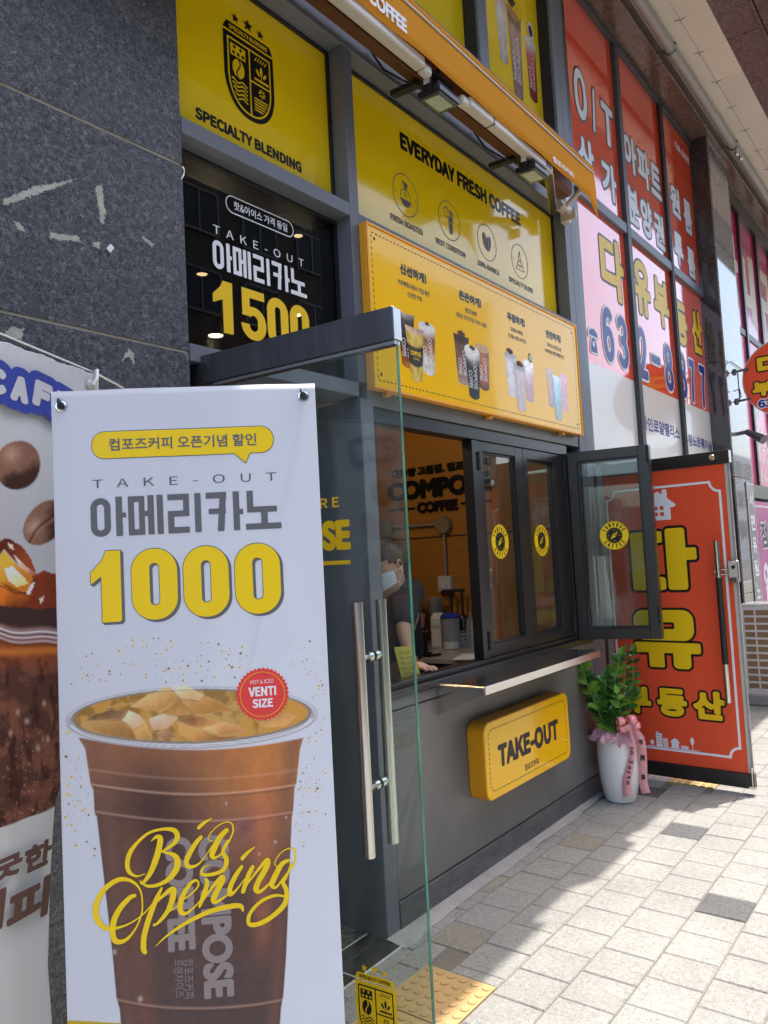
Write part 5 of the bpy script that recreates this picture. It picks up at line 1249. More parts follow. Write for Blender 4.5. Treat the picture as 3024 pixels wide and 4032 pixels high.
for ch, a, c in (('1', .077, .145), ('0', .167, .270), ('0', .283, .386), ('0', .399, .503)):
    g = Grid(a-.01, c+.02, 1.42, 1.62, .0013); S = digit(g, ch, a, c, 1.440, 1.602, .041 if ch == '0' else .040)
    ink('lettering_shade', g, np.minimum(S-.0012, np.minimum(digit(g, ch, a+.0055, c+.0055, 1.4355, 1.5975, .041)-.0006, digit(g, ch, a+.003, c+.003, 1.438, 1.600, .041)-.0006)), BN, .0008, 'grey_ink', upper)
    ink('lettering', g, S+.0006, BN, .0014, 'yellow_print', upper)
mb = MB(); mb2 = MB(); mb3 = MB()
for k in range(430):
    if k < 190: x = random.gauss(880, 330); y = random.gauss(150, 85)
    else:
        x = random.choice([random.uniform(295, 470), random.uniform(1370, 1520)]); y = random.gauss(640, 230)
    if not (285 < x < 1530) or y < 5 or y > 1060: continue
    if y > 225 and np.interp(y, ly, lx)-15 < x < np.interp(y, ry, rx)+15: continue
    if math.hypot((x-895)/600, (y-385)/155) < 1: continue
    if math.hypot(x-1225, y-275) < 150: continue
    u, z = hom(HB, x*.84388, 2500+y*.84388); r = abs(random.gauss(0, .00095))+.0007
    if not (.004 < u < BWd-.004) or z > 1.43: continue
    tgt = random.choice([mb, mb2, mb3]); c0 = len(tgt.v)
    tgt.add([BN.P(u+r*math.cos(a*PI/4), z+r*math.sin(a*PI/4), .0007+k*2e-7) for a in range(8)], [tuple(range(8))])
mb.build('gold_dots', 'gold_ink', lower)['kind'] = 'stuff'; mb2.build('gold_dots', 'flag_brown' if 0 else 'taupe_gold' if 'taupe_gold' in MATS else 'gold_ink', lower)['kind'] = 'stuff'
mat('brown_gold', (.28, .17, .03), .4); mb3.build('gold_dots', 'brown_gold', lower)['kind'] = 'stuff'
sc_ = hom(HB, 1225*.84388, 2500+275*.84388); R0 = .0605
g = Grid(sc_[0]-.07, sc_[0]+.07, sc_[1]-.07, sc_[1]+.07, .0013)
an = np.arctan2(g.Y-sc_[1], g.X-sc_[0]); saw = np.abs(((an*38/(2*PI)) % 1)-.5)*2
ink('round_sticker', g, np.hypot(g.X-sc_[0], g.Y-sc_[1])-R0*(.925+.075*saw), BN, .0009, 'sticker_red', lower)
ink('sticker_ring', g, np.abs(g.circle(*sc_, .050))-.0007, BN, .0016, 'gold_ink', lower)
plain('lettering', 'HOT & ICED', (sc_[0]-.026, sc_[0]+.026, sc_[1]+.024, sc_[1]+.033), BN, .0016, 'white_ink', lower)
bold('lettering', 'VENTI', (sc_[0]-.031, sc_[0]+.031, sc_[1]-.004, sc_[1]+.017), BN, .0016, 'white_ink', lower, .001)
bold('lettering', 'SIZE', (sc_[0]-.023, sc_[0]+.023, sc_[1]-.030, sc_[1]-.010), BN, .0016, 'white_ink', lower, .001)
# cup print running down the cup
def down(text, x0, x1, y0, y1, w, m='taupe_print', d=.0008):
    a = hom(HB, x1*.84388, 2500+y0*.84388); c = hom(HB, x0*.84388, 2500+y1*.84388)
    cx, cy = (a[0]+c[0])/2, (a[1]+c[1])/2; f = BN.rot(cx, cy, -PI/2); L_, W_ = (a[1]-c[1])/2, (a[0]-c[0])/2
    if w: bold('lettering', text, (-L_, L_, -W_, W_), f, d, m, lower, w)
    else: plain('lettering', text, (-L_, L_, -W_, W_), f, d, m, lower)
down('COMPOSE', 952, 1066, 925, 1700, .004); down('COFFEE', 785, 897, 935, 1478, .004); down('컴포즈커피', 862, 902, 1508, 1695, 0); down('프랜차이즈', 818, 855, 1508, 1690, 0)
# brush lettering
BIG = [[(410,530,6),(350,550,14),(295,520,30),(280,460,34),(300,380,34),(360,300,24),(440,235,20),(540,208,22),(620,215,34),(645,260,38),(620,310,30),(550,360,16),(520,375,8)],
 [(540,375,10),(610,390,30),(645,430,44),(635,500,46),(580,570,34),(500,612,26),(430,620,22),(385,595,10)],[(455,295,6),(490,265,24),(520,275,40),(510,350,44),(480,450,44),(440,540,34),(390,600,20),(375,580,8)],
 [(815,265,26),(770,320,34),(725,400,36),(710,450,34),(730,480,30),(790,465,16),(850,400,8),(900,320,8)],[(800,195,26),(840,160,24),(890,130,8)],
 [(1000,215,34),(950,270,40),(910,350,44),(895,400,36),(920,415,20),(975,370,12),(1040,250,12),(1045,180,12),(1010,155,10),(950,175,8),(890,230,8),(868,280,8),(900,295,6)],
 [(1010,290,16),(975,370,28),(1000,430,34),(980,500,30),(900,535,26),(825,535,24),(830,490,14),(880,465,4)]]
OPENING = [[(335,690,26),(300,705,34),(230,780,40),(185,870,44),(175,960,42),(200,1020,40),(270,1010,26),(340,930,14),(385,820,12),(390,720,12),(370,640,14),(310,585,24),(220,575,34),(120,640,38),(60,740,42),(55,840,44),(110,920,36),(200,925,22),(300,890,12),(400,820,10),(470,740,10)],
 [(530,635,18),(490,720,34),(440,850,40),(405,980,40),(400,1070,40),(412,1098,30)],[(470,760,10),(540,690,24),(610,640,38),(612,700,44),(580,790,34),(520,870,24),(475,905,12),(475,890,8)],[(590,800,12),(650,760,10)],
 [(650,740,10),(740,680,12),(795,620,12),(785,580,16),(740,600,26),(680,700,36),(665,790,38),(700,820,26),(770,770,12),(840,690,10)],
 [(850,570,18),(860,600,30),(830,700,34),(805,770,18)],[(820,740,10),(890,640,20),(960,560,34),(970,580,40),(930,660,40),(905,720,40),(930,735,24),(1000,690,12)],
 [(1110,480,24),(1070,540,34),(1030,620,36),(1025,680,34),(1070,650,16),(1130,570,8)],[(1115,420,28),(1150,380,24),(1205,335,6)],
 [(1190,480,26),(1160,540,34),(1120,660,30)],[(1140,620,10),(1230,500,20),(1295,430,34),(1290,480,40),(1230,590,40),(1215,645,40),(1250,655,24),(1330,580,12)],
 [(1450,430,22),(1400,460,34),(1345,560,42),(1330,610,36),(1360,625,18),(1420,550,14),(1490,450,14),(1495,360,14),(1450,345,10),(1390,380,8),(1350,450,8),(1370,480,8)],
 [(1470,460,20),(1430,560,16),(1410,590,26),(1435,650,34),(1425,740,38),(1340,830,34),(1240,890,34),(1165,895,30),(1170,820,26),(1250,730,24),(1350,685,22),(1420,690,14)],
 [(485,1055,4),(580,970,16),(720,880,28),(880,805,34),(1020,770,38),(1100,765,34),(1120,800,14)]]
for nm, S_ in (('big', BIG), ('opening', OPENING)):
    T_ = [trace(HB, spline(s_, 7), 350, 3150, .5425) for s_ in S_]; al = [p for s_ in T_ for p in s_]
    g = Grid(min(p[0] for p in al)-.02, max(p[0] for p in al)+.02, min(p[1] for p in al)-.02, max(p[1] for p in al)+.02, .0011)
    S = np.full(g.X.shape, 1.); 
    for s_ in T_: S = np.minimum(S, g.stroke(s_, .01))
    ink('brush_lettering', g, S, BN, .0018, 'yellow_print', lower)
MAXRUN = 400
# eyelets, hooks and the X stand behind
for u, z in ((.0225, 1.937), (.574, 1.942), (.0225, .21), (.574, .21)):
    b = MB(); c = BN.P(u, z, .001)
    fE = Fr(c, BN.U); ring = []
    for k in range(28):
        a = 2*PI*k/28
        for r_, dd in ((.0075, .001), (.009, .0035), (.0125, .003), (.0145, .0)): ring.append(fE.P(r_*math.cos(a), r_*math.sin(a), dd))
    b.add(ring, [(k*4+j, ((k+1) % 28)*4+j, ((k+1) % 28)*4+j+1, k*4+j+1) for k in range(28) for j in range(3)]); b.build('eyelet', 'chrome', bn, smooth=True)
    b = MB(); b.tube([BN.P(u+.004, z-.004, -.02), BN.P(u, z, .002), BN.P(u-.002, z+.008, .010), BN.P(u-.005, z+.016, .006)], [.006, .006, .005, .003], 10); b.build('stand_hook', 'black_soft', bn, smooth=True)
hub = BN.P(.30, .95, -.10)
for u, z in ((.0225, 1.937), (.574, 1.942), (.0225, .21), (.574, .21)):
    b = MB(); b.tube([hub, (hub+BN.P(u, z, -.02))/2+BN.N*-.012, BN.P(u, z, -.012)], .0055, 10); b.build('stand_rod', 'steel', bn, smooth=True)
for u in (.16, .44):
    b = MB(); b.tube([hub, BN.P(u, .012, -.42)], .007, 10); b.build('stand_leg', 'black_soft', bn, smooth=True)
b = MB(); b.tube([hub, BN.P(.30, .012, .05)-BN.N*.09], .007, 10); b.build('stand_leg', 'black_soft', bn, smooth=True)
b = MB(); b.lathe(tuple(hub-Vector((0, 0, .03))), [(.02, 0), (.028, .01), (.028, .05), (.02, .06)], 16); b.build('stand_hub', 'black_soft', bn, smooth=True)

# ================================================================== hanging cafe flag at the left edge
an_ = math.radians(14.0); FL = Fr((1.17321, 1.86, 0), (math.cos(an_), math.sin(an_), 0))
fg = thing('cafe_flag', 'white fabric cafe flag with coffee beans print, cut by the left edge', 'flag', (1.0, 1.8, .3))
nu, nv = 260, 560; zt, zb = 2.088, .30
vv = np.linspace(0, 1, nv); edge = np.interp(zt-vv*(zt-zb), [.30, .506, .644, .812, .994, 1.3, 1.7, 2.088], [-.225, -.222, -.228, -.212, -.176, -.05, -.012, 0])
lft = -.98
P = np.zeros((nv, nu, 3)); UU = np.zeros((nv, nu)); ZZ = np.zeros((nv, nu))
for j in range(nv):
    s_ = np.linspace(0, 1, nu); zz = zt-vv[j]*(zt-zb); uu = lft+(edge[j]-lft)*s_
    top = .02*np.exp(-((uu+.31)/.2)**2)*(1-vv[j]); fold = .010*np.sin(uu*26+zz*3)*vv[j]+.006*np.sin(uu*55+zz*1.3)*(vv[j]**.5)+.0018*np.sin(uu*190)*math.exp(-vv[j]*60)
    UU[j] = uu; ZZ[j] = zz+top+.002*np.sin(uu*60)*math.exp(-vv[j]*50)
    for k in range(3): P[j, :, k] = FL.O[k]+FL.U[k]*uu+FL.V[k]*ZZ[j]+FL.N[k]*fold
q = np.stack([UU, ZZ, np.ones_like(UU)], -1) @ np.linalg.inv(HF).T; QX = q[..., 0]/q[..., 2]; QY = q[..., 1]/q[..., 2]
FC = np.ones((nv, nu, 3))*np.array([.72, .73, .76]); PX, PY = QX/.5877, (QY-1300)/.5877          # print units
n1 = fbm(PX/90, PY/90, 31); n2 = fbm(PX/28, PY/34, 32); n3 = fbm(PX/9, PY/11, 33)
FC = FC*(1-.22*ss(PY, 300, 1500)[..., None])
def bean(FC, cx, cy, a, b, ang, seed, crease):
    c_, s_ = math.cos(ang), math.sin(ang); X = ((PX-cx)*c_+(PY-cy)*s_)/a; Y = (-(PX-cx)*s_+(PY-cy)*c_)/b; r = np.sqrt(X*X+Y*Y)
    col = np.array(lin((126, 92, 76)))*np.ones_like(FC); col = blend(col, ss(X*.6+Y*.8+(n1-.5), -.1, .7), A3(62, 40, 34)); col = blend(col, np.exp(-((X+.4)**2+(Y+.35)**2)/.12)*.8, A3(178, 146, 124)); col = col*(.85+.3*n3[..., None])
    if crease: col = blend(col, np.exp(-((Y-.10*np.sin(X*4))/.07)**2)*.9, A3(34, 22, 18)); col = blend(col, np.exp(-((Y-.12-.10*np.sin(X*4))/.05)**2)*.5, A3(176, 120, 80))
    return blend(FC, 1-ss(r, .97, 1.02), col*1.5)
FC = bean(FC, 120, 905, 150, 165, .3, 1, False); FC = bean(FC, 300, 1290, 175, 120, -.85, 2, True); FC = bean(FC, -260, 1000, 150, 120, .5, 3, True); FC = bean(FC, -520, 800, 140, 150, .1, 4, False)
# splash, ice and glass of coffee
def inpoly(pts):
    g_in = np.zeros(PX.shape, bool); n = len(pts)
    for i in range(n):
        (ax, ay), (bx, by) = pts[i], pts[(i+1) % n]
        g_in ^= ((ay > PY) != (by > PY)) & (PX < (bx-ax)*(PY-ay)/((by-ay) if by != ay else 1e-9)+ax)
    return g_in.astype(float)
wx, wy = PX+40*(n2-.5), PY+40*(n1-.5)
body = ss(PY, 1985+.10*PX, 1990+.10*PX)
deep = np.array(lin((84, 54, 46)))*np.ones_like(FC); deep = blend(deep, ss(n1, .40, .65), A3(118, 76, 60)); deep = blend(deep, ss(fbm(PX/40, PY/130, 41), .55, .72)*.8, A3(58, 34, 30)); deep = blend(deep, ss(n3, .70, .82)*ss(PY, 2450, 2750)*.7, A3(190, 150, 120)); deep = blend(deep, (1-ss(PY, 2090, 2330))*.8, A3(140, 62, 26)); deep = blend(deep, np.exp(-((PY-2150-40*(n1-.5))/30)**2)*.5, A3(222, 140, 60))
FC = blend(FC, body, deep*1.35)
FC = blend(FC, inpoly([(-1700,1750),(-500,1640),(-200,1600),(0,1560),(230,1640),(300,1610),(385,1640),(430,2040),(-1700,1900)]), 1.4*A3(118, 52, 32)*(.7+.6*n1[..., None]))
FC = blend(FC, inpoly([(-1700,1820),(-200,1840),(60,1835),(240,1870),(430,1850),(430,2050),(-1700,1930)])*.92, 1.3*A3(58, 44, 44)*(.8+.4*n2[..., None]))
def facet(FC, pts, c0, c1, edge=.9):
    m_ = inpoly(pts); cx = sum(p[0] for p in pts)/len(pts); cy = sum(p[1] for p in pts)/len(pts)
    g_ = np.clip(((PX-cx)*.004+(PY-cy)*.006)+.5+(n1-.5)*.8, 0, 1)[..., None]; col = np.array(lin(c0))*(1-g_)+np.array(lin(c1))*g_
    return FC*(1-m_[..., None])+col*1.35*m_[..., None]
FC = facet(FC, [(-150,1500),(-40,1430),(30,1398),(80,1400),(150,1450),(205,1530),(245,1640),(225,1660),(120,1560),(30,1470),(-60,1560)], (96,40,26), (150,74,40))
FC = facet(FC, [(-160,1620),(-60,1560),(30,1480),(110,1560),(215,1655),(205,1750),(120,1755),(30,1720),(-40,1700),(-160,1760)], (236,176,60), (196,120,40))
FC = facet(FC, [(25,1600),(90,1580),(160,1650),(190,1700),(120,1720),(60,1680)], (255,250,236), (240,206,140))
FC = facet(FC, [(-60,1700),(30,1730),(110,1765),(215,1760),(260,1840),(150,1860),(-60,1840)], (214,120,44), (120,52,26))
FC = facet(FC, [(55,1420),(95,1440),(100,1470),(70,1460)], (235,225,215), (200,170,150)); FC = facet(FC, [(100,1500),(150,1560),(235,1630),(215,1650),(140,1590)], (236,215,200), (180,120,90))
FC = facet(FC, [(175,1760),(205,1700),(232,1690),(215,1740),(190,1775)], (255,250,245), (220,200,190)); FC = facet(FC, [(265,1800),(300,1780),(298,1810),(272,1830)], (250,235,225), (220,190,170))
for k, (a_, b__, c__) in enumerate(((20,1700,60),(60,1720,70),(120,1745,80))):
    FC = blend(FC, np.exp(-((PY-(b__+.45*(PX-a_)))/5)**2)*np.exp(-((PX-a_-30)/c__)**2)*.9, A3(84, 34, 20))
for (off, w_, c__, a_) in ((0, 16, (150,120,118), .9), (18, 7, (236,232,238), .9), (34, 8, (104,76,76), .9), (50, 7, (226,220,228), .85), (64, 7, (120,88,84), .8), (80, 8, (205,196,202), .7), (98, 6, (70,44,40), .7)):
    FC = blend(FC, np.exp(-((PY-1985-off-.10*PX-14*np.sin(PX/70))/w_)**2)*a_, 1.3*A3(*c__))
for (x, y) in ((300,2500),(180,2620),(60,2700),(330,2740),(120,2560),(250,2800)):
    FC = blend(FC, np.exp(-(((PX-x)/14)**2+((PY-y)/20)**2))*.8, A3(215, 180, 160))
low = ss(QY, 3256-.345*QX-2, 3256-.345*QX+2); FC = blend(FC, low, np.array([.66, .665, .65])); FC = np.clip(FC, 0, .85)
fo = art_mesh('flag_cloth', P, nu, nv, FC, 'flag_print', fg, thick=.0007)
def flag_text(text, x0, x1, y0, y1, lay, skew=0, ang=0, ox=0, oy=1300, s_=.5877, d=.012):
    """text box given in print units; corners brought to the cloth plane"""
    a = hom(HF, ox+x0*s_, oy+y1*s_); c = hom(HF, ox+x1*s_, oy+y0*s_)
    f = FL.rot((a[0]+c[0])/2, (a[1]+c[1])/2, ang); w, h = abs(c[0]-a[0])/2, abs(c[1]-a[1])/2
    return bold('lettering', text, (-w, w, -h, h), f, d, lay[0][1], fo, lay, step=.0012)
g = None
lay = [(.0300, 'flag_blue'), (.0075, 'flag_white')]
for ch, x, y, an in (('C', -40, 345, -.06), ('A', 112, 402, -.13), ('F', 262, 440, -.2), ('E', 400, 515, -.3)):
    flag_text(ch, x-58, x+58, y-75, y+75, lay, ang=an, d=.010+.0002*x/100)
flag_text('굿한', -170, 172, 470, 760, [(.0035, 'flag_brown')], ang=.0, oy=3100, s_=.5 if 0 else .4213, d=.016) if 0 else None
def ft2(ch, x0, x1, y0, y1, w):
    a = hom(HF, x0*.4213, 3100+y1*.4213); c = hom(HF, x1*.4213, 3100+y0*.4213)
    a2 = hom(HF, x0*.4213, 3100+(y0+.345*(x1-x0))*.4213)
    f = FL.rot((a[0]+c[0])/2, (a[1]+c[1])/2, .0); W_ = (c[0]-a[0])/2; H_ = abs(a2[1]-a[1])/2
    f2 = Fr(f.O, f.U, (f.V+f.U*.16)); f2.V = f.V+f.U*.16
    bold('lettering', ch, (-W_, W_, -H_, H_), f2, .020, 'flag_brown', fo, w, res=36)
ft2('한', 168, 422, 470, 800, .0034); ft2('굿', -150, 150, 590, 900, .0034); ft2('피', 10, 400, 830, 1350, .0050); ft2('커', -420, -20, 950, 1480, .0050)
b = MB(); c = FL.P(-.034, 2.055, .006); fE = Fr(c, FL.U); ring = []
for k in range(24):
    a = 2*PI*k/24
    for r_, dd in ((.0, .003), (.010, .0035), (.0125, .002), (.015, .0)): ring.append(fE.P(r_*math.cos(a), r_*math.sin(a), dd))
b.add(ring, [(k*4+j, ((k+1) % 24)*4+j, ((k+1) % 24)*4+j+1, k*4+j+1) for k in range(24) for j in range(3)]); b.build('eyelet', 'white_metal', fg, smooth=True)
b = MB(); b.tube([FL.P(-.032, 2.055, .012), FL.P(-.022, 2.075, .016), FL.P(-.012, 2.100, .008), FL.P(-.004, 2.102, -.006), FL.P(-.010, 2.07, -.006)], .0042, 8); b.build('flag_strap', 'white_ink', fg, smooth=True)
b = MB(); b.tube([FL.P(-1.0, 2.16, -.006), FL.P(-.30, 2.128, -.006), FL.P(-.002, 2.094, -.006)], .004, 10); b.tube([FL.P(-.002, 2.094, -.006), FL.P(.058, 2.080, -.004)], .0045, 10); b.tube([FL.P(.056, 2.0815, -.004), FL.P(.135, 2.060, .0)], .0038, 10); b.build('flag_rod', 'steel', fg, smooth=True)
b = MB(); b.tube([FL.P(.130, 2.0615, .0), FL.P(.20, 2.045, .0)], .0065, 12); b.build('rod_clip', 'blue_clip', fg, smooth=True)
b = MB(); b.tube([FL.P(.19, 2.047, .0), FL.P(.25, 2.0, -.02), FL.P(.25, .02, -.02)], .009, 12); b.build('flag_pole', 'steel', fg, smooth=True)
b = MB(); b.lathe(tuple(FL.P(.25, 0, -.02)), [(.10, .001), (.10, .02), (.02, .04)], 24); b.build('pole_foot', 'black_soft', fg, smooth=True)

# ================================================================== RED SHOP NEXT DOOR
rs = thing('estate_office', 'estate office front with red and white window films behind dark mullions', 'shop', (6.6, 2.1, 0))
RF = Fr((0, 2.05, 0), FX)
cols_ = ((5.054, 5.958), (6.040, 7.095), (7.125, 8.095)); ZT = 5.645
MB().box(5.053, 8.10, 2.09, 2.2, 0, 5.65).build('wall_core', 'black_soft', rs)
for x0, x1 in ((5.960, 6.038), (7.097, 7.122+.0)): 
    MB().box(x0, x1, 2.015, 2.085, 2.20, 5.645).build('mullion', 'black_aluminium' if x1-x0 < .05 else 'frame_grey_dark', rs, bevel=.002)
MB().box(7.078, 7.140, 2.015, 2.03, 2.20, 5.645).build('mullion', 'frame_grey_dark', rs, bevel=.002)
for x0, x1 in cols_: MB().box(x0, x1, 2.020, 2.085, 4.020, 4.098).build('transom', 'frame_grey', rs, bevel=.002)
MB().box(5.053, 8.10, 2.018, 2.085, 5.600, 5.645).build('head_rail', 'frame_grey_dark', rs, bevel=.002)
MB().box(5.053, 8.10, 2.018, 2.085, 2.13, 2.20).build('door_head', 'black_aluminium', rs, bevel=.002)
films = []
for k, (x0, x1) in enumerate(cols_):
    up_ = MB().box(x0+.003, x1-.003, 2.052, 2.062, 4.101, 5.597).build('red_window', 'red_film', rs, label='upper red window, %s column' % ('left', 'middle', 'right')[k])
    md_ = MB().box(x0+.003, x1-.003, 2.052, 2.062, 2.842, 4.017).build('red_window', 'red_film', rs, label='lower red window, %s column' % ('left', 'middle', 'right')[k])
    lo_ = MB().box(x0+.003, x1-.003, 2.052, 2.062, 2.203, 2.8415).build('white_window', 'white_film', rs)
    films.append((up_, md_, lo_))
RW = Fr((0, 2.052, 0), FX)
L2 = lambda a, b: [(a, 'dark_ink'), (b, 'white_ink')]
for tx, bx, k, up_ in (('O', (5.150, 5.372, 4.66, 5.045), 0, 0), ('/', (5.47, 5.54, 4.66, 5.02), 0, 0), ('T', (5.66, 5.90, 4.67, 5.0), 0, 0), ('상', (5.145, 5.43, 4.20, 4.54), 0, 0), ('가', (5.575, 5.87, 4.22, 4.52), 0, 0),
                       ('아', (6.11, 6.40, 4.64, 4.96), 1, 0), ('파', (6.43, 6.73, 4.63, 4.97), 1, 0), ('트', (6.76, 7.04, 4.65, 4.95), 1, 0),
                       ('분', (6.11, 6.37, 4.19, 4.50), 1, 0), ('양', (6.42, 6.70, 4.18, 4.51), 1, 0), ('권', (6.75, 7.03, 4.18, 4.50), 1, 0),
                       ('원', (7.31, 7.60, 4.66, 4.96), 2, 0), ('룸', (7.72, 7.98, 4.61, 4.95), 2, 0), ('투', (7.31, 7.58, 4.18, 4.49), 2, 0), ('룸', (7.72, 7.98, 4.16, 4.46), 2, 0)):
    bold('lettering', tx, bx, RW, .001, 'white_ink', films[k][0], [(.032, 'dark_ink'), (.014, 'white_ink')], res=30, step=.0012)
bold('lettering', '대표:김정진', (7.60, 8.06, 5.395, 5.47), RW, .001, 'white_ink', films[2][0], .003, res=26)
Y2 = [(.040, 'dark_ink'), (.022, 'gold_ink')]
for tx, bx, k in (('다', (5.42, 5.90, 3.42, 3.90), 0), ('유', (6.11, 6.50, 3.44, 3.90), 1), ('부', (6.60, 7.0, 3.44, 3.87), 1), ('동', (7.17, 7.52, 3.39, 3.80), 2), ('산', (7.68, 8.02, 3.40, 3.84), 2)):
    bold('lettering', tx, bx, RW, .001, 'gold_ink', films[k][1], Y2, res=30, step=.0012)
for tx, bx, k in (('6', (5.36, 5.57, 2.905, 3.32), 0), ('3', (5.655, 5.865, 2.905, 3.315), 0), ('2', (6.09, 6.30, 2.89, 3.32), 1), ('-', (6.40, 6.63, 3.07, 3.14), 1), ('8', (6.74, 6.97, 2.885, 3.305), 1), ('8', (7.16, 7.37, 2.88, 3.305), 2), ('7', (7.47, 7.64, 2.875, 3.29), 2), ('7', (7.81, 8.0, 2.87, 3.29), 2)):
    bold('lettering', tx, bx, RW, .0035, 'navy_ink', films[k][1], [(.036, 'white_ink'), (.018, 'navy_ink')], res=26, step=.0012)
g = Grid(5.08, 5.27, 2.89, 3.12, .004)
S = np.minimum(g.poly([(5.12, 2.925), (5.235, 2.925), (5.225, 2.99), (5.195, 3.03), (5.16, 3.03), (5.13, 2.99)]), np.maximum(g.ell(5.177, 3.045, .075, .048), -(g.Y-3.042)))
S2 = np.maximum(S, -(g.circle(5.177, 2.985, .022))); ink('telephone_icon', g, S-.014, RW, .0035, 'white_ink', films[0][1]); ink('telephone_icon', g, S2, RW, .0047, 'navy_ink', films[0][1])
bold('lettering', '다인로얄팰리스', (6.065, 7.030, 2.470, 2.585), RW, .001, 'navy_ink', films[1][2], .0035, res=26)
bold('lettering', '유림노르웨이숲', (7.160, 8.075, 2.445, 2.555), RW, .001, 'navy_ink', films[2][2], .0035, res=26)
# inside of the open doorway under the films
MB().box(6.03, 8.10, 2.06, 2.085, .1, 2.13).build('lower_window', 'far_window', rs); MB().box(5.053, 8.10, 2.03, 2.085, 0, .1).build('door_sill', 'concrete', rs)

HG2, FE2 = Vector((5.150, 2.045, 0)), Vector((5.100, 1.200, 0)); D2 = Fr(HG2, FE2-HG2); W2 = (FE2-HG2).length; S0 = .025   # print offset along the leaf
b = MB(); b.fbox(D2, .0, W2-.035, .130, 2.035, -.012, 0); rd = b.build('red_door', 'red_door_film', rs, label='glass door covered in a red printed poster, standing open')
b = MB(); b.fbox(D2, -.0, W2, 2.037, 2.118, -.034, .014); b.build('top_rail', 'black_aluminium', rd, bevel=.002)
b = MB(); b.fbox(D2, W2+.0005, W2+.003, 2.040, 2.115, -.032, .012); b.build('rail_cap', 'steel', rd)
b = MB(); b.fbox(D2, -.0, W2, .040, .129, -.034, .014); b.build('bottom_rail', 'black_aluminium', rd, bevel=.002)
b = MB(); b.fbox(D2, W2-.034, W2-.018, .130, 2.035, -.014, .002); b.build('edge_trim', 'white_metal', rd, bevel=.001)
b = MB(); b.fbox(D2, W2-.017, W2-.004, .130, 2.035, -.014, .000); b.build('edge_trim', 'pale_mortar', rd, bevel=.001)
b = MB(); b.lathe((0, 0, 0), [(.001, 0), (.016, 0), (.020, .003), (.020, .020), (.017, .024), (.001, .024)], 24)
b.v = [tuple(D2.P(.752+p[0], 2.078+p[1], .014+p[2])) for p in b.v]; b.build('lock_cylinder', 'chrome', rd, smooth=True)
g = Grid(-.02, .86, .14, 2.03, .006)
def notched(i):
    u0, u1, v0, v1, r = .02+i, .775-i, .215+i, 1.928-i, .060
    q = g.rbox(u0, u1, v0, v1)
    for cx, cy in ((u0, v0), (u1, v0), (u0, v1), (u1, v1)): q = np.maximum(q, -(g.circle(cx, cy, r)))
    return q
S = np.abs(notched(0))-.0075; ink('border_line', g, S, D2, .001, 'white_ink', rd)
g = Grid(.22, .52, 1.68, 1.93, .004)
S = g.poly([(.262, 1.805), (.375, 1.900), (.410, 1.875), (.410, 1.908), (.438, 1.908), (.438, 1.852), (.492, 1.805), (.478, 1.792), (.455, 1.795), (.455, 1.712), (.295, 1.712), (.295, 1.795), (.275, 1.792)])
for x, z in ((.345, 1.775), (.385, 1.775), (.345, 1.735), (.385, 1.735)): S = np.maximum(S, -g.rbox(x, x+.03, z, z+.03, .004))
ink('house_icon', g, S-.002, D2, .001, 'white_ink', rd)
YB = [(.040, 'dark_ink'), (.022, 'gold_ink')]
g = Grid(.10, .66, 1.19, 1.70, .004); fu = lambda x: .156+(x-380)*.001124; fz = lambda y: 1.645-(y-585)*.001166
B_ = lambda g, x0, x1, y0, y1, r=.014: g.rbox(fu(x0), fu(x1), fz(y1), fz(y0), r)
S = np.minimum.reduce([B_(g, 392, 585, 590, 655), B_(g, 392, 470, 590, 922, .03), B_(g, 392, 592, 848, 922, .02), B_(g, 604, 718, 578, 922, .02), B_(g, 700, 778, 690, 758)])
ink('lettering_outline', g, S-.017, D2, .001, 'dark_ink', rd); ink('lettering', g, S, D2, .0022, 'gold_ink', rd)
g = Grid(.10, .63, .68, 1.18, .004); fu = lambda x: .164+(x-430)*.001136; fz = lambda y: 1.138-(y-1020)*.00110
S = np.minimum.reduce([np.maximum(B_(g, 420, 770, 1035, 1216, .07), -B_(g, 530, 660, 1108, 1148, .012)), B_(g, 416, 800, 1228, 1290), B_(g, 500, 590, 1270, 1376, .012), B_(g, 642, 742, 1270, 1380, .03)])
ink('lettering_outline', g, S-.015, D2, .001, 'dark_ink', rd); ink('lettering', g, S, D2, .0022, 'gold_ink', rd)
for tx, u0, u1 in (('부', .035, .235), ('동', .275, .470), ('산', .508, .705)):
    bold('lettering', tx, (u0, u1, .432, .612), D2, .001, 'gold_ink', rd, [(.024, 'dark_ink'), (.0115, 'gold_ink')], res=36, step=.0012)
g = Grid(.18, .55, .20, .34, .0022); S = g.rbox(.19, .528, .226, .230)
S = np.minimum(S, g.rbox(.250, .290, .23, .315)); S = np.minimum(S, g.rbox(.258, .266, .315, .328)); S = np.minimum(S, g.rbox(.297, .327, .23, .285))
S = np.minimum(S, g.poly([(.340, .265), (.372, .295), (.385, .287), (.385, .292), (.405, .265), (.397, .265), (.397, .23), (.350, .23), (.350, .265)]))
S = np.minimum(S, g.rbox(.412, .460, .238, .242)); 
for k in range(6): S = np.minimum(S, g.rbox(.413+.008*k, .418+.008*k, .23, .252))
S = np.minimum(S, g.ell(.485, .285, .012, .024)); S = np.minimum(S, g.rbox(.483, .487, .23, .27)); S = np.minimum(S, g.ell(.222, .252, .014, .015)); S = np.minimum(S, g.rbox(.220, .224, .23, .25))
for i in range(3):
    for j in range(4): S = np.maximum(S, -g.rbox(.256+.011*i, .262+.011*i, .246+.016*j, .253+.016*j))
for j in range(5): S = np.maximum(S, -g.rbox(.302, .322, .238+.009*j, .241+.009*j))
ink('skyline_icon', g, S, D2, .001, 'white_ink', rd)
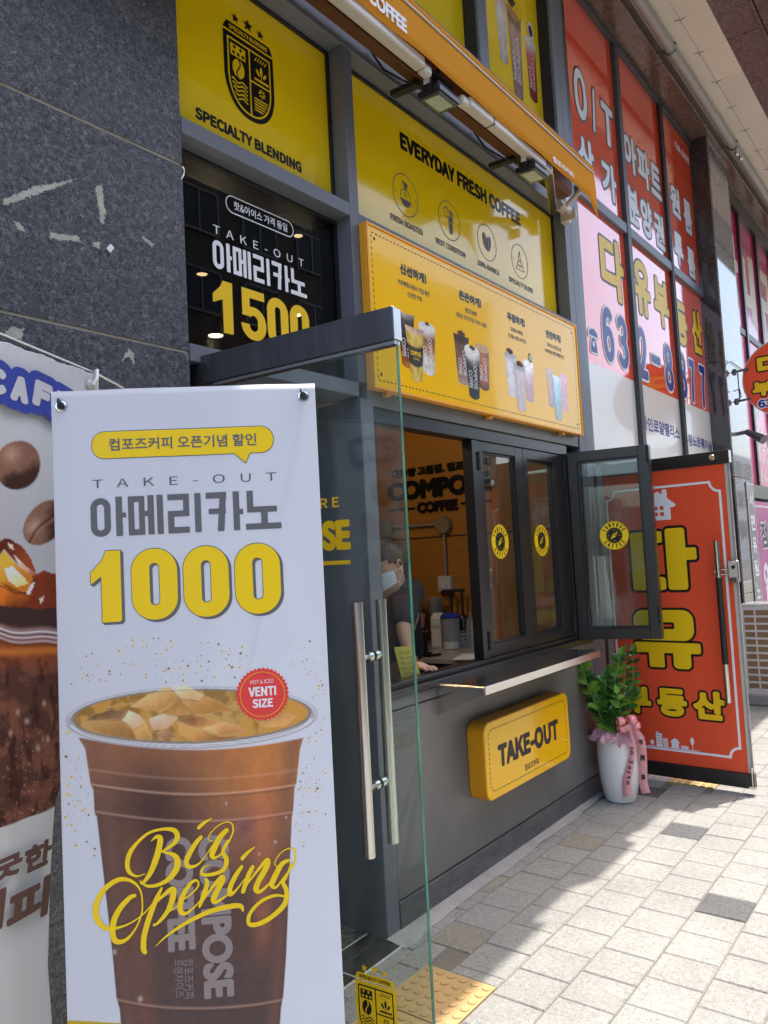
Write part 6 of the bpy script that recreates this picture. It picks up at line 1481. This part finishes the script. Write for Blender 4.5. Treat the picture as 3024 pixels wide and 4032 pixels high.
b = MB(); b.tube([D2.P(.745, .560, .055), D2.P(.745, 1.555, .055)], .0165, 20)
for z in (.70, 1.42): b.tube([D2.P(.745, z, .001), D2.P(.745, z, .05)], .008, 12)
b.build('handle', 'steel', rd, smooth=True)
b = MB(); b.tube([D2.P(.745, .795, .055), D2.P(.745, 1.325, .055)], .0185, 20); b.build('handle_sleeve', 'black_soft', rd, smooth=True)
b = MB(); b.fbox(D2, .795, .858, 1.292, 1.432, .003, .034); b.build('door_lock', 'steel', rd, bevel=.008)
b = MB(); b.fbox(D2, .801, .852, 1.325, 1.424, .0345, .037); b.build('lock_plate', 'white_metal', rd, bevel=.002)
g = Grid(.80, .86, 1.36, 1.42, .001); S = np.minimum(g.poly([(.812, 1.392), (.828, 1.398), (.846, 1.404), (.838, 1.392), (.842, 1.382), (.830, 1.378), (.822, 1.386)]), g.poly([(.818, 1.386), (.826, 1.372), (.832, 1.384)])); ink('bird_mark', g, S, D2, .0378, 'dark_ink', rd)
b = MB(); b.tube([D2.P(.845+.006*math.cos(a), 1.311+.006*math.sin(a), .036) for a in np.linspace(0, 6.28, 12)], .002, 6); b.build('lock_button', 'chrome', rd)
b = MB(); b.tube([D2.P(.80, 1.375, .01), D2.P(.725, 1.375, .02), D2.P(.712, 1.365, .022), D2.P(.712, 1.350, .022), D2.P(.725, 1.342, .02), D2.P(.80, 1.342, .01)], .0045, 8); b.build('lock_bracket', 'steel', rd, smooth=True)
b = MB(); b.tube([D2.P(.838, .165, .02), D2.P(.838, .055, .022)], .004, 8); b.tube([D2.P(.838, .150, .02), D2.P(.838, .172, .02)], .008, 10); b.fbox(D2, .820, .856, .045, .060, .0145, .034); b.build('floor_bolt', 'brass' if 'brass' in MATS else 'steel', rd, smooth=True)

# dark pillar, name plate, next shop
pl = thing('granite_pillar', 'polished dark granite pillar between the red shop and the magenta shop', 'pillar', (8.6, 2.0, 0))
MB().box(8.11, 8.83, 1.885, 2.4, 0, 5.65).build('pillar_core', 'silicone', pl)
for z0, z1 in ((0, 1.02), (1.025, 2.18), (2.185, 3.34), (3.345, 4.50), (4.505, 5.648)):
    MB().box(8.101, 8.84, 1.868, 1.884, z0, z1).build('granite_slab', 'granite_polished', pl, bevel=.0015)
    MB().box(8.098, 8.1095, 1.8845, 2.09, z0, z1).build('granite_slab', 'granite_black', pl, bevel=.001)
NP = Fr((0, 1.866, 0), FX)
np_ = thing('name_plate', 'grey vertical name plate with white lettering on the polished pillar', 'sign', (8.69, 1.86, .9))
MB().box(8.50, 8.82, 1.858, 1.8675, .40, 2.142).build('plate', 'plate_grey', np_, bevel=.002)
NPF = Fr((0, 1.858, 0), FX)
g = Grid(8.5, 8.88, .4, 2.142, .008); ink('plate_border', g, np.abs(g.rbox(8.512, 8.808, .412, 2.130))-.006, NPF, .001, 'white_ink', np_)
for k, ch in enumerate('서면유림노르'): bold('lettering', ch, (8.575, 8.755, 1.88-.235*k, 2.05-.235*k), NPF, .001, 'white_ink', np_, .007, res=22)
mg = thing('magenta_shop', 'magenta window films of the shop beyond the polished pillar', 'shop', (10.8, 2.1, 0))
MB().box(8.84, 16, 2.09, 2.3, 0, 5.65).build('wall_core', 'black_soft', mg)
MF_ = Fr((0, 2.052, 0), FX); mw = []
for x0, x1 in ((8.85, 9.93), (10.02, 10.85), (10.935, 11.78), (11.86, 12.7), (12.78, 13.6)):
    a = MB().box(x0, x1, 2.052, 2.07, 4.06, 5.49).build('magenta_window', 'magenta_film', mg); c = MB().box(x0, x1, 2.052, 2.07, 2.19, 3.98).build('pink_window', 'pink_film', mg); mw.append((a, c))
    MB().box(x1+.002, x1+.083, 2.02, 2.085, 2.18, 5.60).build('mullion', 'black_aluminium', mg, bevel=.002)
MB().box(8.85, 14, 2.0, 2.09, 5.492, 5.645).build('head_rail', 'black_aluminium', mg); MB().box(8.85, 14, 2.035, 2.09, 3.983, 4.057).build('transom', 'frame_grey', mg); MB().box(8.85, 14, 2.02, 2.09, 2.03, 2.185).build('door_head', 'black_aluminium', mg)
for tx, bx, k in (('내', (10.12, 10.72, 4.20, 5.15), 1), ('근', (11.05, 11.65, 4.15, 5.15), 2), ('ㅏ', (9.62, 9.86, 4.35, 5.2), 0)):
    bold('lettering', tx, bx, MF_, .001, 'cream_ink', mw[k][0], [(.045, 'cream_ink')], res=26)
for tx, bx in (('902', (10.05, 10.80, 2.62, 2.90)), ('227', (10.05, 10.80, 2.27, 2.54))): bold('lettering', tx, bx, MF_, .001, 'magenta_film', mw[1][1], [(.016, 'white_ink'), (.004, 'magenta_film')], res=24, step=.0012)
g = Grid(9.95, 10.5, 3.0, 3.5, .01); ink('round_print', g, g.circle(10.22, 3.2, .19), MF_, .001, 'white_ink', mw[1][1])
ps = MB().box(8.90, 10.60, 1.99, 2.02, .30, 1.985).build('purple_panel', 'purple_film', mg); PF = Fr((0, 1.99, 0), FX)
g = Grid(8.9, 10.6, .3, 2.0, .008); ink('panel_line', g, np.abs(g.rbox(8.96, 10.54, .36, 1.93))-.008, PF, .001, 'white_ink', ps)
bold('lettering', '점포', (9.62, 10.35, 1.45, 1.75), PF, .001, 'dark_ink', ps, [(.028, 'white_ink'), (.012, 'dark_ink')], res=26, step=.0012); bold('lettering', '임대', (9.60, 10.40, .80, 1.30), PF, .001, 'white_ink', ps, .02, res=26)

# round projecting sign
rd_ = thing('round_sign', 'round red projecting sign with yellow lettering on an iron bracket, cut by the right edge', 'sign', (8.3, 1.4, 2.74))
RS = Fr((8.28, 0, 0), (0, -1, 0))
C_ = (-1.385, 3.12); 
b = MB(); b.prism(RS, [(C_[0]+.385*math.cos(k*PI/32), C_[1]+.385*math.sin(k*PI/32)) for k in range(64)], -.05, .0); b.build('sign_disc', 'white_metal', rd_, smooth=True)
g = Grid(C_[0]-.4, C_[0]+.4, C_[1]-.4, C_[1]+.4, .008); ink('sign_face', g, g.circle(*C_, .374), RS, .001, 'red_door_film', rd_)
bold('lettering', '다유', (-1.62, -1.16, 3.17, 3.36), RS, .002, 'gold_ink', rd_, [(.030, 'dark_ink'), (.015, 'gold_ink')], res=30, step=.0012)
bold('lettering', '부동산', (-1.68, -1.09, 2.96, 3.11), RS, .002, 'gold_ink', rd_, [(.026, 'dark_ink'), (.012, 'gold_ink')], res=30, step=.0012)
bold('lettering', '632-8877', (-1.64, -1.13, 2.845, 2.925), RS, .002, 'navy_ink', rd_, [(.014, 'white_ink'), (.005, 'navy_ink')], res=24, step=.0012)
b = MB()
for z in (3.24, 2.94): b.tube([(8.26, 1.86, z), (8.26, 1.70, z+.01)], .012, 10); b.tube([(8.26, 1.83, z-.03), (8.26, 1.83, z+.03)], .02, 10)
b.tube([(8.26, 1.80, 3.24), (8.26, 1.80, 2.94)], .006, 8); b.tube([(8.26, 1.86, 3.36), (8.26, 1.72, 3.22)], .005, 8); b.tube([(8.26, 1.85, 3.05), (8.24, 1.79, 3.06), (8.24, 1.78, 2.98), (8.26, 1.85, 2.95)], .006, 8)
b.build('sign_bracket', 'steel_dark', rd_, smooth=True)
cc = thing('camera_lamp', 'small dark spotlight on an arm below the round red sign', 'spotlight', (8.3, 1.8, 2.60))
b = MB(); b.tube([(8.3, 1.865, 2.62), (8.3, 1.76, 2.63)], .02, 12); b.tube([(8.3, 1.77, 2.63), (8.24, 1.66, 2.56)], [.028, .040], 14); b.tube([(8.24, 1.66, 2.56), (8.2, 1.60, 2.52)], [.04, .046], 14); b.build('lamp_body', 'steel_dark', cc, smooth=True)

# outdoor unit
ac = thing('air_conditioner', 'cream outdoor air conditioner unit on a concrete block beside the red door', 'air conditioner', (8.05, 1.4, 0))
X0 = 7.88
b = MB(); b.box(X0+.022, X0+.34, .93, 1.855, .13, .925); b.build('cabinet_core', 'black_soft', ac)
b = MB(); b.box(X0+.0, X0+.35, .92, 1.865, .926, .945); b.build('top_cover', 'ac_shell', ac, bevel=.004)
b = MB(); b.box(X0+.0, X0+.35, .92, 1.865, .10, .129); b.box(X0+.05, X0+.35, .92, .929, .13, .925); b.box(X0+.05, X0+.35, 1.856, 1.865, .13, .925); b.build('shell', 'ac_shell', ac, bevel=.003)
b = MB(); ys = [(.92, .955)]; slots = []
y = 1.835
cols2 = [(1.750, 1.838), (1.620, 1.735), (1.490, 1.605), (1.360, 1.475), (1.230, 1.345), (1.100, 1.215), (.955, 1.085)]
ed = sorted([v for c in cols2 for v in c]); yy = [.92]+ed+[1.865]
for k in range(0, len(yy), 2): b.box(X0, X0+.011, yy[k], yy[k+1], .13, .925)
zr = [.155+.0685*k for k in range(11)]
for c in cols2:
    prev = .13
    for z in zr: b.box(X0, X0+.011, c[0], c[1], prev, z); prev = z+.048
    b.box(X0, X0+.011, c[0], c[1], prev, .925)
b.build('front_grille', 'ac_shell', ac)
b = MB()
for c in cols2: b.box(X0+.013, X0+.02, c[0], c[1], .14, .92)
b.build('coil_fins', 'ac_fins', ac)
tag(MB().box(X0-.02, X0+.38, .86, 1.90, .001, .099).build('plinth', 'concrete', at=(8.05, 1.4, 0), bevel=.008), 'pale concrete block under the outdoor air conditioner', 'block')

# ================================================================== potted plant with congratulation ribbons
PX_, PY_ = 4.665, 1.875
pt = thing('potted_plant', 'glossy leaved plant in a tall white pot with pink wrap and ribbons by the wall', 'plant', (PX_, PY_, 0))
prof = [(.082, .0), (.090, .003), (.104, .05), (.117, .12), (.124, .20), (.126, .28), (.1235, .36), (.120, .385), (.114, .388), (.110, .375), (.108, .34)]
MB().lathe((PX_, PY_, 0.002), prof, 48).build('pot', 'ceramic_white', pt, smooth=True)
MB().lathe((PX_, PY_, .335), [(.109, 0), (.05, .012), (.001, .014)], 24).build('soil', 'flag_brown', pt)
nR, nA = 10, 120; V = []
for j in range(nR):
    for i in range(nA):
        a = 2*PI*i/nA; t = j/(nR-1)
        r = .050+.108*t+.012*math.sin(a*7+j*.6)*t+.007*math.sin(a*17+j)*t
        z = .398+.062*math.sin(PI*min(1, t*1.2))*(.7+.3*math.sin(a*3+1))+.016*math.sin(a*11+j*1.1)*t+.010*math.sin(a*23-j)*t-.030*t**3+.018*math.sin(a*2.0+2.2)*t
        V.append((PX_+r*math.cos(a), PY_+r*math.sin(a), z))
F = [(j*nA+i, j*nA+(i+1) % nA, (j+1)*nA+(i+1) % nA, (j+1)*nA+i) for j in range(nR-1) for i in range(nA)]
wr = MB().add(V, F).build('paper_wrap', 'pink_wrap', pt, smooth=True); wr.modifiers.new('depth', 'SOLIDIFY').thickness = .0012
VW = Vector((-.927, -.374, 0)); SD = Vector((.374, -.927, 0))      # towards the viewer's side and along it
def pp_(s_, t_, z): return Vector((PX_, PY_, z))+SD*s_+VW*t_
def leaf_mesh(L_, W_, seed):
    r = random.Random(seed); V = []; n = 6
    for i in range(n+1):
        t = i/n; w = W_*math.sin(PI*min(1, t**.8))**.8*.5*(1-.15*t)+.0004; z = .22*L_*t*t*(-.5)+.0
        V += [(t*L_, -w, z+w*.45), (t*L_, 0, z), (t*L_, w, z+w*.45)]
    F = []
    for i in range(n): F += [(i*3, i*3+3, i*3+4, i*3+1), (i*3+1, i*3+4, i*3+5, i*3+2)]
    me = bpy.data.meshes.new('leaf'); me.from_pydata(V, [], F); me.shade_smooth(); return me
lm = {}
for mname in ('leaf_green', 'leaf_light'):
    for k in range(3):
        me = leaf_mesh(.082+.008*k, .060+.004*k, k); me.materials.append(MATS[mname]); lm[(mname, k, 0)] = me
    me = leaf_mesh(.078, .024, 9); me.materials.append(MATS[mname]); lm[(mname, 0, 1)] = me
def stem(pts, r0, n, thin=0, light=.25, start=.25, size=1.0):
    P_ = [Vector(p) for p in spline([tuple(p) for p in pts], 6)]; b = MB(); m_ = len(P_)
    b.tube(P_, [r0*(1-.6*i/m_) for i in range(m_)], 8); s_ = b.build('stem', 'stem_green', pt, smooth=True)
    for k in range(n):
        t = start+(1-start)*k/(n-1); i = min(m_-2, int(t*(m_-1))); p = P_[i].lerp(P_[i+1], t*(m_-1)-i); T_ = (P_[i+1]-P_[i]).normalized()
        for sgn in ((1, -1) if k < n-1 else (0,)):
            side = SD*sgn*random.uniform(.8, 1.1)+VW*random.uniform(-.5, .6); d = (side+T_*(random.uniform(.55, .9) if sgn else 3)).normalized()
            up = (T_*.2+VW*random.uniform(.3, .9)+Vector((0, 0, .8))).normalized(); y = up.cross(d).normalized(); z = d.cross(y)
            key = ('leaf_light' if random.random() < light else 'leaf_green', 0 if thin else random.randrange(3), thin)
            o = bpy.data.objects.new('leaf', lm[key]); COL.objects.link(o); o.parent = s_
            sc2 = size*random.uniform(.8, 1.1)*(1-.25*t)
            Mx = Matrix((d, y, z)).transposed().to_4x4(); Mx = Matrix.Translation(p-Vector((PX_, PY_, 0))) @ Mx @ Matrix.Scale(sc2, 4); o.matrix_local = Mx
stem([pp_(-.02, .03, .36), pp_(-.06, .06, .50), pp_(-.135, .08, .66), pp_(-.185, .08, .84)], .0075, 14, 0, .35, .25, 1.2)
stem([pp_(-.01, .01, .36), pp_(-.03, .02, .50), pp_(-.05, .04, .62), pp_(-.04, .05, .74)], .006, 11, 0, .2, .2, 1.15)
stem([pp_(.01, .02, .36), pp_(.0, .04, .52), pp_(.01, .05, .72), pp_(.055, .05, .885)], .0065, 12, 0, .45, .25, 1.0)
stem([pp_(.03, .0, .36), pp_(.055, .0, .55), pp_(.07, .0, .74), pp_(.09, .01, .90)], .0055, 12, 1, .3, .25, 1.1)
stem([pp_(.04, .02, .36), pp_(.07, .03, .48), pp_(.095, .04, .60), pp_(.11, .05, .66)], .005, 7, 0, .4, .3, .95)
stem([pp_(.05, -.03, .36), pp_(.09, -.03, .55), pp_(.12, -.02, .72), pp_(.135, -.01, .895)], .0055, 8, 0, .1, .45, .85)
stem([pp_(-.03, -.04, .36), pp_(-.05, -.05, .50), pp_(-.08, -.05, .60), pp_(-.10, -.05, .69)], .005, 10, 0, .1, .2, 1.1)
stem([pp_(.0, .06, .38), pp_(-.01, .08, .44), pp_(-.02, .09, .50), pp_(-.02, .09, .55)], .005, 6, 0, .2, .1, .9)
stem([pp_(-.03, .05, .38), pp_(-.06, .08, .46), pp_(-.09, .10, .54), pp_(-.10, .10, .60)], .005, 6, 0, .4, .1, 1.0)
stem([pp_(.02, .05, .38), pp_(.03, .08, .48), pp_(.03, .09, .58), pp_(.02, .09, .66)], .005, 6, 0, .3, .1, .9)
# bow
for (s_, z, rr, m_) in ((.026, .502, .034, 'bow_pink'), (.030, .455, .030, 'bow_pink'), (.090, .510, .040, 'bow_pink'), (.112, .478, .030, 'bow_pink')):
    b = MB(); c = pp_(s_, .125, z); n = 22; V = []
    for i in range(n):
        a = 2*PI*i/n
        for w_ in (-.019, .019): V.append(tuple(c+(VW*.9+SD*.3).normalized()*(rr*1.0*math.cos(a))+Vector((0, 0, rr*.70*math.sin(a)))+(SD*.95-VW*.3)*w_))
    b.add(V, [(2*i, 2*((i+1) % n), 2*((i+1) % n)+1, 2*i+1) for i in range(n)]); o = b.build('bow_loop', m_, pt, smooth=True); o.modifiers.new('depth', 'SOLIDIFY').thickness = .0012
    b = MB(); V = []
    for i in range(n):
        a = 2*PI*i/n
        for w_ in (.0192, .0235): V.append(tuple(c+(VW*.9+SD*.3).normalized()*(rr*1.02*math.cos(a))+Vector((0, 0, rr*.72*math.sin(a)))+(SD*.95-VW*.3)*w_))
    b.add(V, [(2*i, 2*((i+1) % n), 2*((i+1) % n)+1, 2*i+1) for i in range(n)]); o = b.build('bow_edge', 'red_ribbon', pt, smooth=True); o.modifiers.new('depth', 'SOLIDIFY').thickness = .0015
b = MB()
for k in range(7):
    a = -2.6+k*.5; c = pp_(.068, .150, .485); e = c+SD*(.035*math.cos(a))+Vector((0, 0, .035*math.sin(a)))+VW*.006; w_ = Vector((0, 0, .006)) if abs(math.cos(a)) > .6 else SD*.006
    b.add([c-w_*.4, c+w_*.4, e+w_, e-w_], [(0, 1, 2, 3)])
o = b.build('bow_tails', 'pink_ribbon', pt); o.modifiers.new('depth', 'SOLIDIFY').thickness = .001
def ribbon(name, path, w0, w1, text=None, size=.02):
    """a hanging ribbon through points (s, t, z)"""
    Q = spline(path, 8); V = []; n = len(Q)
    for i, (s_, t_, z) in enumerate(Q):
        w = (w0+(w1-w0)*i/(n-1))/2; q2 = Q[min(i+1, n-1)]; q1 = Q[max(i-1, 0)]; ds, dz = q2[0]-q1[0], q2[2]-q1[2]; L_ = math.hypot(ds, dz) or 1
        nx_, nz_ = -dz/L_, ds/L_
        V += [tuple(pp_(s_-nx_*w, t_, z-nz_*w)), tuple(pp_(s_+nx_*w, t_, z+nz_*w))]
    o = MB().add(V, [(2*i, 2*i+1, 2*i+3, 2*i+2) for i in range(n-1)]).build(name, 'pink_ribbon', pt, smooth=True); o.modifiers.new('depth', 'SOLIDIFY').thickness = .0008
    return o
r1 = ribbon('ribbon', [(.075, .128, .465), (.085, .130, .42), (.088, .128, .34), (.066, .133, .24), (.042, .134, .16), (.038, .130, .085), (.040, .128, .060)], .022, .060)
r2 = ribbon('ribbon', [(.095, .100, .455), (.128, .100, .40), (.142, .08, .33), (.140, .06, .22), (.136, .05, .12), (.148, .045, .055)], .045, .052)
RF1 = Fr((PX_, PY_, 0), SD)
for k, (ch, s_, z) in enumerate((('나', .084, .345), ('고', .080, .318), ('번', .072, .262), ('창', .063, .231), ('하', .055, .202), ('세', .050, .173), ('요', .045, .142))):
    bold('lettering', ch, (s_-.010, s_+.010, z-.010, z+.010), RF1, .1375, 'dark_ink', r1, .0008, res=20)
for ch, s_, z in (('祝', .138, .375), ('開', .141, .275), ('業', .137, .155)):
    bold('lettering', ch, (s_-.013, s_+.013, z-.016, z+.016), RF1, .104 if z > .3 else (.082 if z > .2 else .062), 'dark_ink', r2, .001, res=22)

# ================================================================== barista behind the window
def skin(name, chains, m, parent, root=0, sub=2):
    """one continuous body grown over a skeleton; chains of (point, radius) sharing named joints"""
    idx = {}; V = []; R_ = []; E_ = []
    for ch in chains:
        prev = None
        for (p, r) in ch:
            k = tuple(round(c, 4) for c in p)
            if k not in idx: idx[k] = len(V); V.append(p); R_.append(r)
            if prev is not None and prev != idx[k]: E_.append((prev, idx[k]))
            prev = idx[k]
    o0 = world_origin(parent) if parent else Vector((0, 0, 0))
    me = bpy.data.meshes.new(name); me.from_pydata([tuple(Vector(v)-o0) for v in V], E_, [])
    o = bpy.data.objects.new(name, me); COL.objects.link(o); o.parent = parent
    md = o.modifiers.new('skin', 'SKIN'); sv = me.skin_vertices[0].data if me.skin_vertices else None
    if sv is None: me.skin_vertices.new(name='skin') if hasattr(me.skin_vertices, 'new') else None; sv = me.skin_vertices[0].data
    for i, r in enumerate(R_): sv[i].radius = (r, r) if not isinstance(r, tuple) else r
    sv[root].use_root = True; md.use_smooth_shade = True
    s2 = o.modifiers.new('sub', 'SUBSURF'); s2.levels = sub; s2.render_levels = sub
    dg = bpy.context.evaluated_depsgraph_get(); ev = o.evaluated_get(dg); nm = bpy.data.meshes.new_from_object(ev)
    o.modifiers.clear(); o.data = nm; nm.materials.clear(); nm.materials.append(MATS[m]); nm.shade_smooth()
    return o
pe = thing('person', 'barista in a black tee and white mask leaning over the window sill', 'person', (3.32, 2.52, 0))
HD = Vector((2.975, 2.290, 1.520)); FWD = Vector((-.93, .16, -.42)).normalized(); RT = FWD.cross(Vector((0, 0, 1))).normalized(); UPH = RT.cross(FWD).normalized()
pel = (3.42, 2.60, .98); wai = (3.38, 2.56, 1.12); che = (3.28, 2.50, 1.29); uch = (3.20, 2.45, 1.385); nek = (3.10, 2.385, 1.425); nk2 = tuple(HD-FWD*.045-UPH*.075)
shR = (3.18, 2.345, 1.365); elR = (3.075, 2.290, 1.185); wrR = (3.045, 2.225, 1.035); shL = (3.07, 2.56, 1.40); elL = (2.95, 2.62, 1.20); wrL = (2.86, 2.52, 1.03)
body = [[(pel, .15), (wai, .135), (che, .145), (uch, .12), (nek, .062), (nk2, .050)], [(uch, .12), (shR, .052), (elR, .040), (wrR, .027)], [(uch, .12), (shL, .052), (elL, .040), (wrL, .027)],
        [(pel, .15), ((3.44, 2.50, .72), .095), ((3.42, 2.50, .42), .062), ((3.45, 2.52, .08), .045)], [(pel, .15), ((3.44, 2.70, .72), .095), ((3.42, 2.72, .42), .062), ((3.45, 2.73, .08), .045)]]
bd = skin('body', body, 'skin', pe)
# head, with brow, nose, chin and ears shaped in
bm = bmesh.new(); bmesh.ops.create_uvsphere(bm, u_segments=36, v_segments=28, radius=1)
for v in bm.verts:
    x, y, z = v.co                                      # x right, y forward, z up
    sx, sy, sz = .074, .094, .112
    if z < 0: sx *= 1-.30*(-z)**1.3; sy *= 1-.10*(-z)
    px, py, pz = x*sx, y*sy, z*sz
    if y > 0: py += .020*math.exp(-((x/.16)**2+((z+.10)/.22)**2))+.006*math.exp(-((x/.35)**2+((z+.62)/.15)**2)); py -= .006*math.exp(-(((abs(x)-.38)/.16)**2+((z-.08)/.12)**2)); py += .004*math.exp(-((z-.25)/.12)**2)
    v.co = HD+RT*px+FWD*py+UPH*pz-Vector((3.32, 2.52, 0))
me = bpy.data.meshes.new('head'); bm.to_mesh(me); bm.free(); me.shade_smooth(); me.materials.append(MATS['skin']); hd = bpy.data.objects.new('head', me); COL.objects.link(hd); hd.parent = pe
b = MB()
for s_ in (1, -1):
    c = HD+RT*(.074*s_)-FWD*.008-UPH*.006; V = []; n = 20
    for i in range(n):
        a = 2*PI*i/n; rr = 1+.12*math.cos(a-.8)
        for k, (q, off) in enumerate(((1.0, .000), (1.05, .008), (.85, .011), (.5, .004))): V.append(tuple(c+FWD*(.016*rr*q*math.cos(a))+UPH*(.029*rr*q*math.sin(a))+RT*(s_*off)))
    b.add(V, [(i*4+k, ((i+1) % n)*4+k, ((i+1) % n)*4+k+1, i*4+k+1) for i in range(n) for k in range(3)]+[tuple(i*4+3 for i in range(n))])
b.build('ear', 'skin', hd, smooth=True)
for s_ in (1, -1):
    b = MB(); b.lathe((0, 0, 0), [(.001, -.006), (.009, -.003), (.011, 0), (.009, .003), (.001, .006)], 14); b.v = [tuple(HD+RT*(.030*s_+p[0])+UPH*(.010+p[1]*.5)+FWD*(.084+p[2])) for p in b.v]; b.build('eye', 'white_ink', hd, smooth=True)
    b = MB(); b.tube([HD+RT*(s_*.016)+UPH*.030+FWD*.0935, HD+RT*(s_*.032)+UPH*.035+FWD*.091, HD+RT*(s_*.050)+UPH*.029+FWD*.078], .0028, 6); b.build('eyebrow', 'hair', hd)
# hair cap: swept back with a low bun
bm = bmesh.new(); bmesh.ops.create_uvsphere(bm, u_segments=48, v_segments=32, radius=1); dele = []
for v in bm.verts:
    x, y, z = v.co; lim = .32*y+.10 if y > .1 else (-.05 if y > -.35 else -.62)
    if y > .55: lim = .42
    if z < lim-.12: dele.append(v)
    s_ = 1.09+.02*math.sin(x*22+y*9)+.015*math.sin(y*31)
    v.co = HD+RT*(x*.076*s_)+FWD*(y*.096*s_-.005)+UPH*(z*.115*s_+.002)-Vector((3.32, 2.52, 0))
bmesh.ops.delete(bm, geom=dele, context='VERTS'); me = bpy.data.meshes.new('hair'); bm.to_mesh(me); bm.free(); me.shade_smooth(); me.materials.append(MATS['hair'])
hr = bpy.data.objects.new('hair', me); COL.objects.link(hr); hr.parent = hd; hr.modifiers.new('depth', 'SOLIDIFY').thickness = .008
b = MB(); c = HD-FWD*.118-UPH*.035; b.lathe(tuple(c), [(.002, -.036), (.026, -.027), (.036, 0), (.026, .027), (.002, .036)], 20); b.build('hair_bun', 'hair', hd, smooth=True)
# mask with pleats and ear loops
n, m2 = 18, 12; V = []
for j in range(m2+1):
    for i in range(n+1):
        a = (i/n-.5)*2.35; h = (j/m2-.5); pleat = .0025*math.sin(j*PI/1.5)
        rx, ry = .076-.012*max(0, -h)*1.5, .100+.022*math.exp(-(a/.4)**2)*math.exp(-((h-.12)/.35)**2)-.016*max(0, -h-.2)
        V.append(tuple(HD+RT*((rx+pleat)*math.sin(a))+FWD*((ry+pleat)*math.cos(a)-.002)+UPH*(-.045+h*.098*(1-.32*abs(i/n-.5)*2))))
F = [(j*(n+1)+i, j*(n+1)+i+1, (j+1)*(n+1)+i+1, (j+1)*(n+1)+i) for j in range(m2) for i in range(n)]
mk = MB().add(V, F).build('mask', 'mask_cloth', hd, smooth=True); mk.modifiers.new('depth', 'SOLIDIFY').thickness = .0015
b = MB()
for s_ in (1, -1):
    for h in (-.014, -.078): b.tube([HD+RT*(s_*.072)+FWD*.032+UPH*h, HD+RT*(s_*.083)+FWD*.006+UPH*(h*.5-.012), HD+RT*(s_*.081)-FWD*.020-UPH*(.008 if h > -.05 else .02)], .0018, 6)
b.build('mask_loop', 'white_ink', hd)
# tee shirt
tee = [[((3.42, 2.60, .93), .172), (wai, .155), (che, .164), (uch, .138), (tuple(np.array(nek)+np.array((.012, .01, -.012))), .078)], [(uch, .142), (shR, .102), (tuple(Vector(shR).lerp(Vector(elR), .5)), .074), (tuple(Vector(shR).lerp(Vector(elR), .9)), .064)], [(uch, .142), (shL, .102), (tuple(Vector(shL).lerp(Vector(elL), .5)), .074), (tuple(Vector(shL).lerp(Vector(elL), .9)), .064)]]
skin('shirt', tee, 'black_cotton', pe)
skin('apron_trousers', [[((3.42, 2.60, .95), .165), ((3.44, 2.50, .72), .108), ((3.42, 2.50, .42), .080), ((3.45, 2.52, .12), .065)], [((3.42, 2.60, .95), .165), ((3.44, 2.70, .72), .108), ((3.42, 2.72, .42), .080), ((3.45, 2.73, .12), .065)]], 'black_cotton', pe)
# hands: palm and five fingers, resting on the sill
for nm, wr_, dr, flat, s_ in (('hand', Vector(wrR), Vector((-.10, -.62, -.55)), 1.005, 1), ('hand', Vector(wrL), Vector((-.55, -.55, -.35)), 1.0, -1)):
    dr.normalize(); f2 = Vector((dr.x, dr.y, -.10)).normalized(); sd_ = f2.cross(Vector((0, 0, 1))).normalized()*s_
    k0 = wr_+dr*.02; palm = k0+dr*.030; kn = palm+f2*.045; palm.z = max(palm.z, flat+.020); kn.z = max(kn.z, flat+.016)
    ch = [[(tuple(wr_-dr*.02), .024), (tuple(k0), .024), (tuple(palm), (.030)), (tuple(kn-f2*.012), .026)]]
    for q, L_ in ((-1.5, .058), (-.5, .068), (.5, .064), (1.5, .050)):
        a = kn+sd_*(q*.017); e1 = a+f2*(L_*.45)+sd_*(q*.002); e2 = a+f2*(L_*.78)+sd_*(q*.003); e3 = a+f2*L_+sd_*(q*.003)
        e1.z = flat+.020; e2.z = flat+.013; e3.z = flat+.009
        ch.append([(tuple(kn-f2*.012), .026), (tuple(a), .0105), (tuple(e1), .009), (tuple(e2), .0082), (tuple(e3), .0068)])
    t1 = palm-sd_*.026; t2 = t1-sd_*.018+f2*.020; t3 = t2-sd_*.006+f2*.024; t1.z = max(t1.z, flat+.018); t2.z = flat+.013; t3.z = flat+.010
    ch.append([(tuple(palm), .030), (tuple(t1), .0125), (tuple(t2), .0105), (tuple(t3), .008)])
    skin(nm, ch, 'skin', pe, root=2)

bpy.context.view_layer.update()
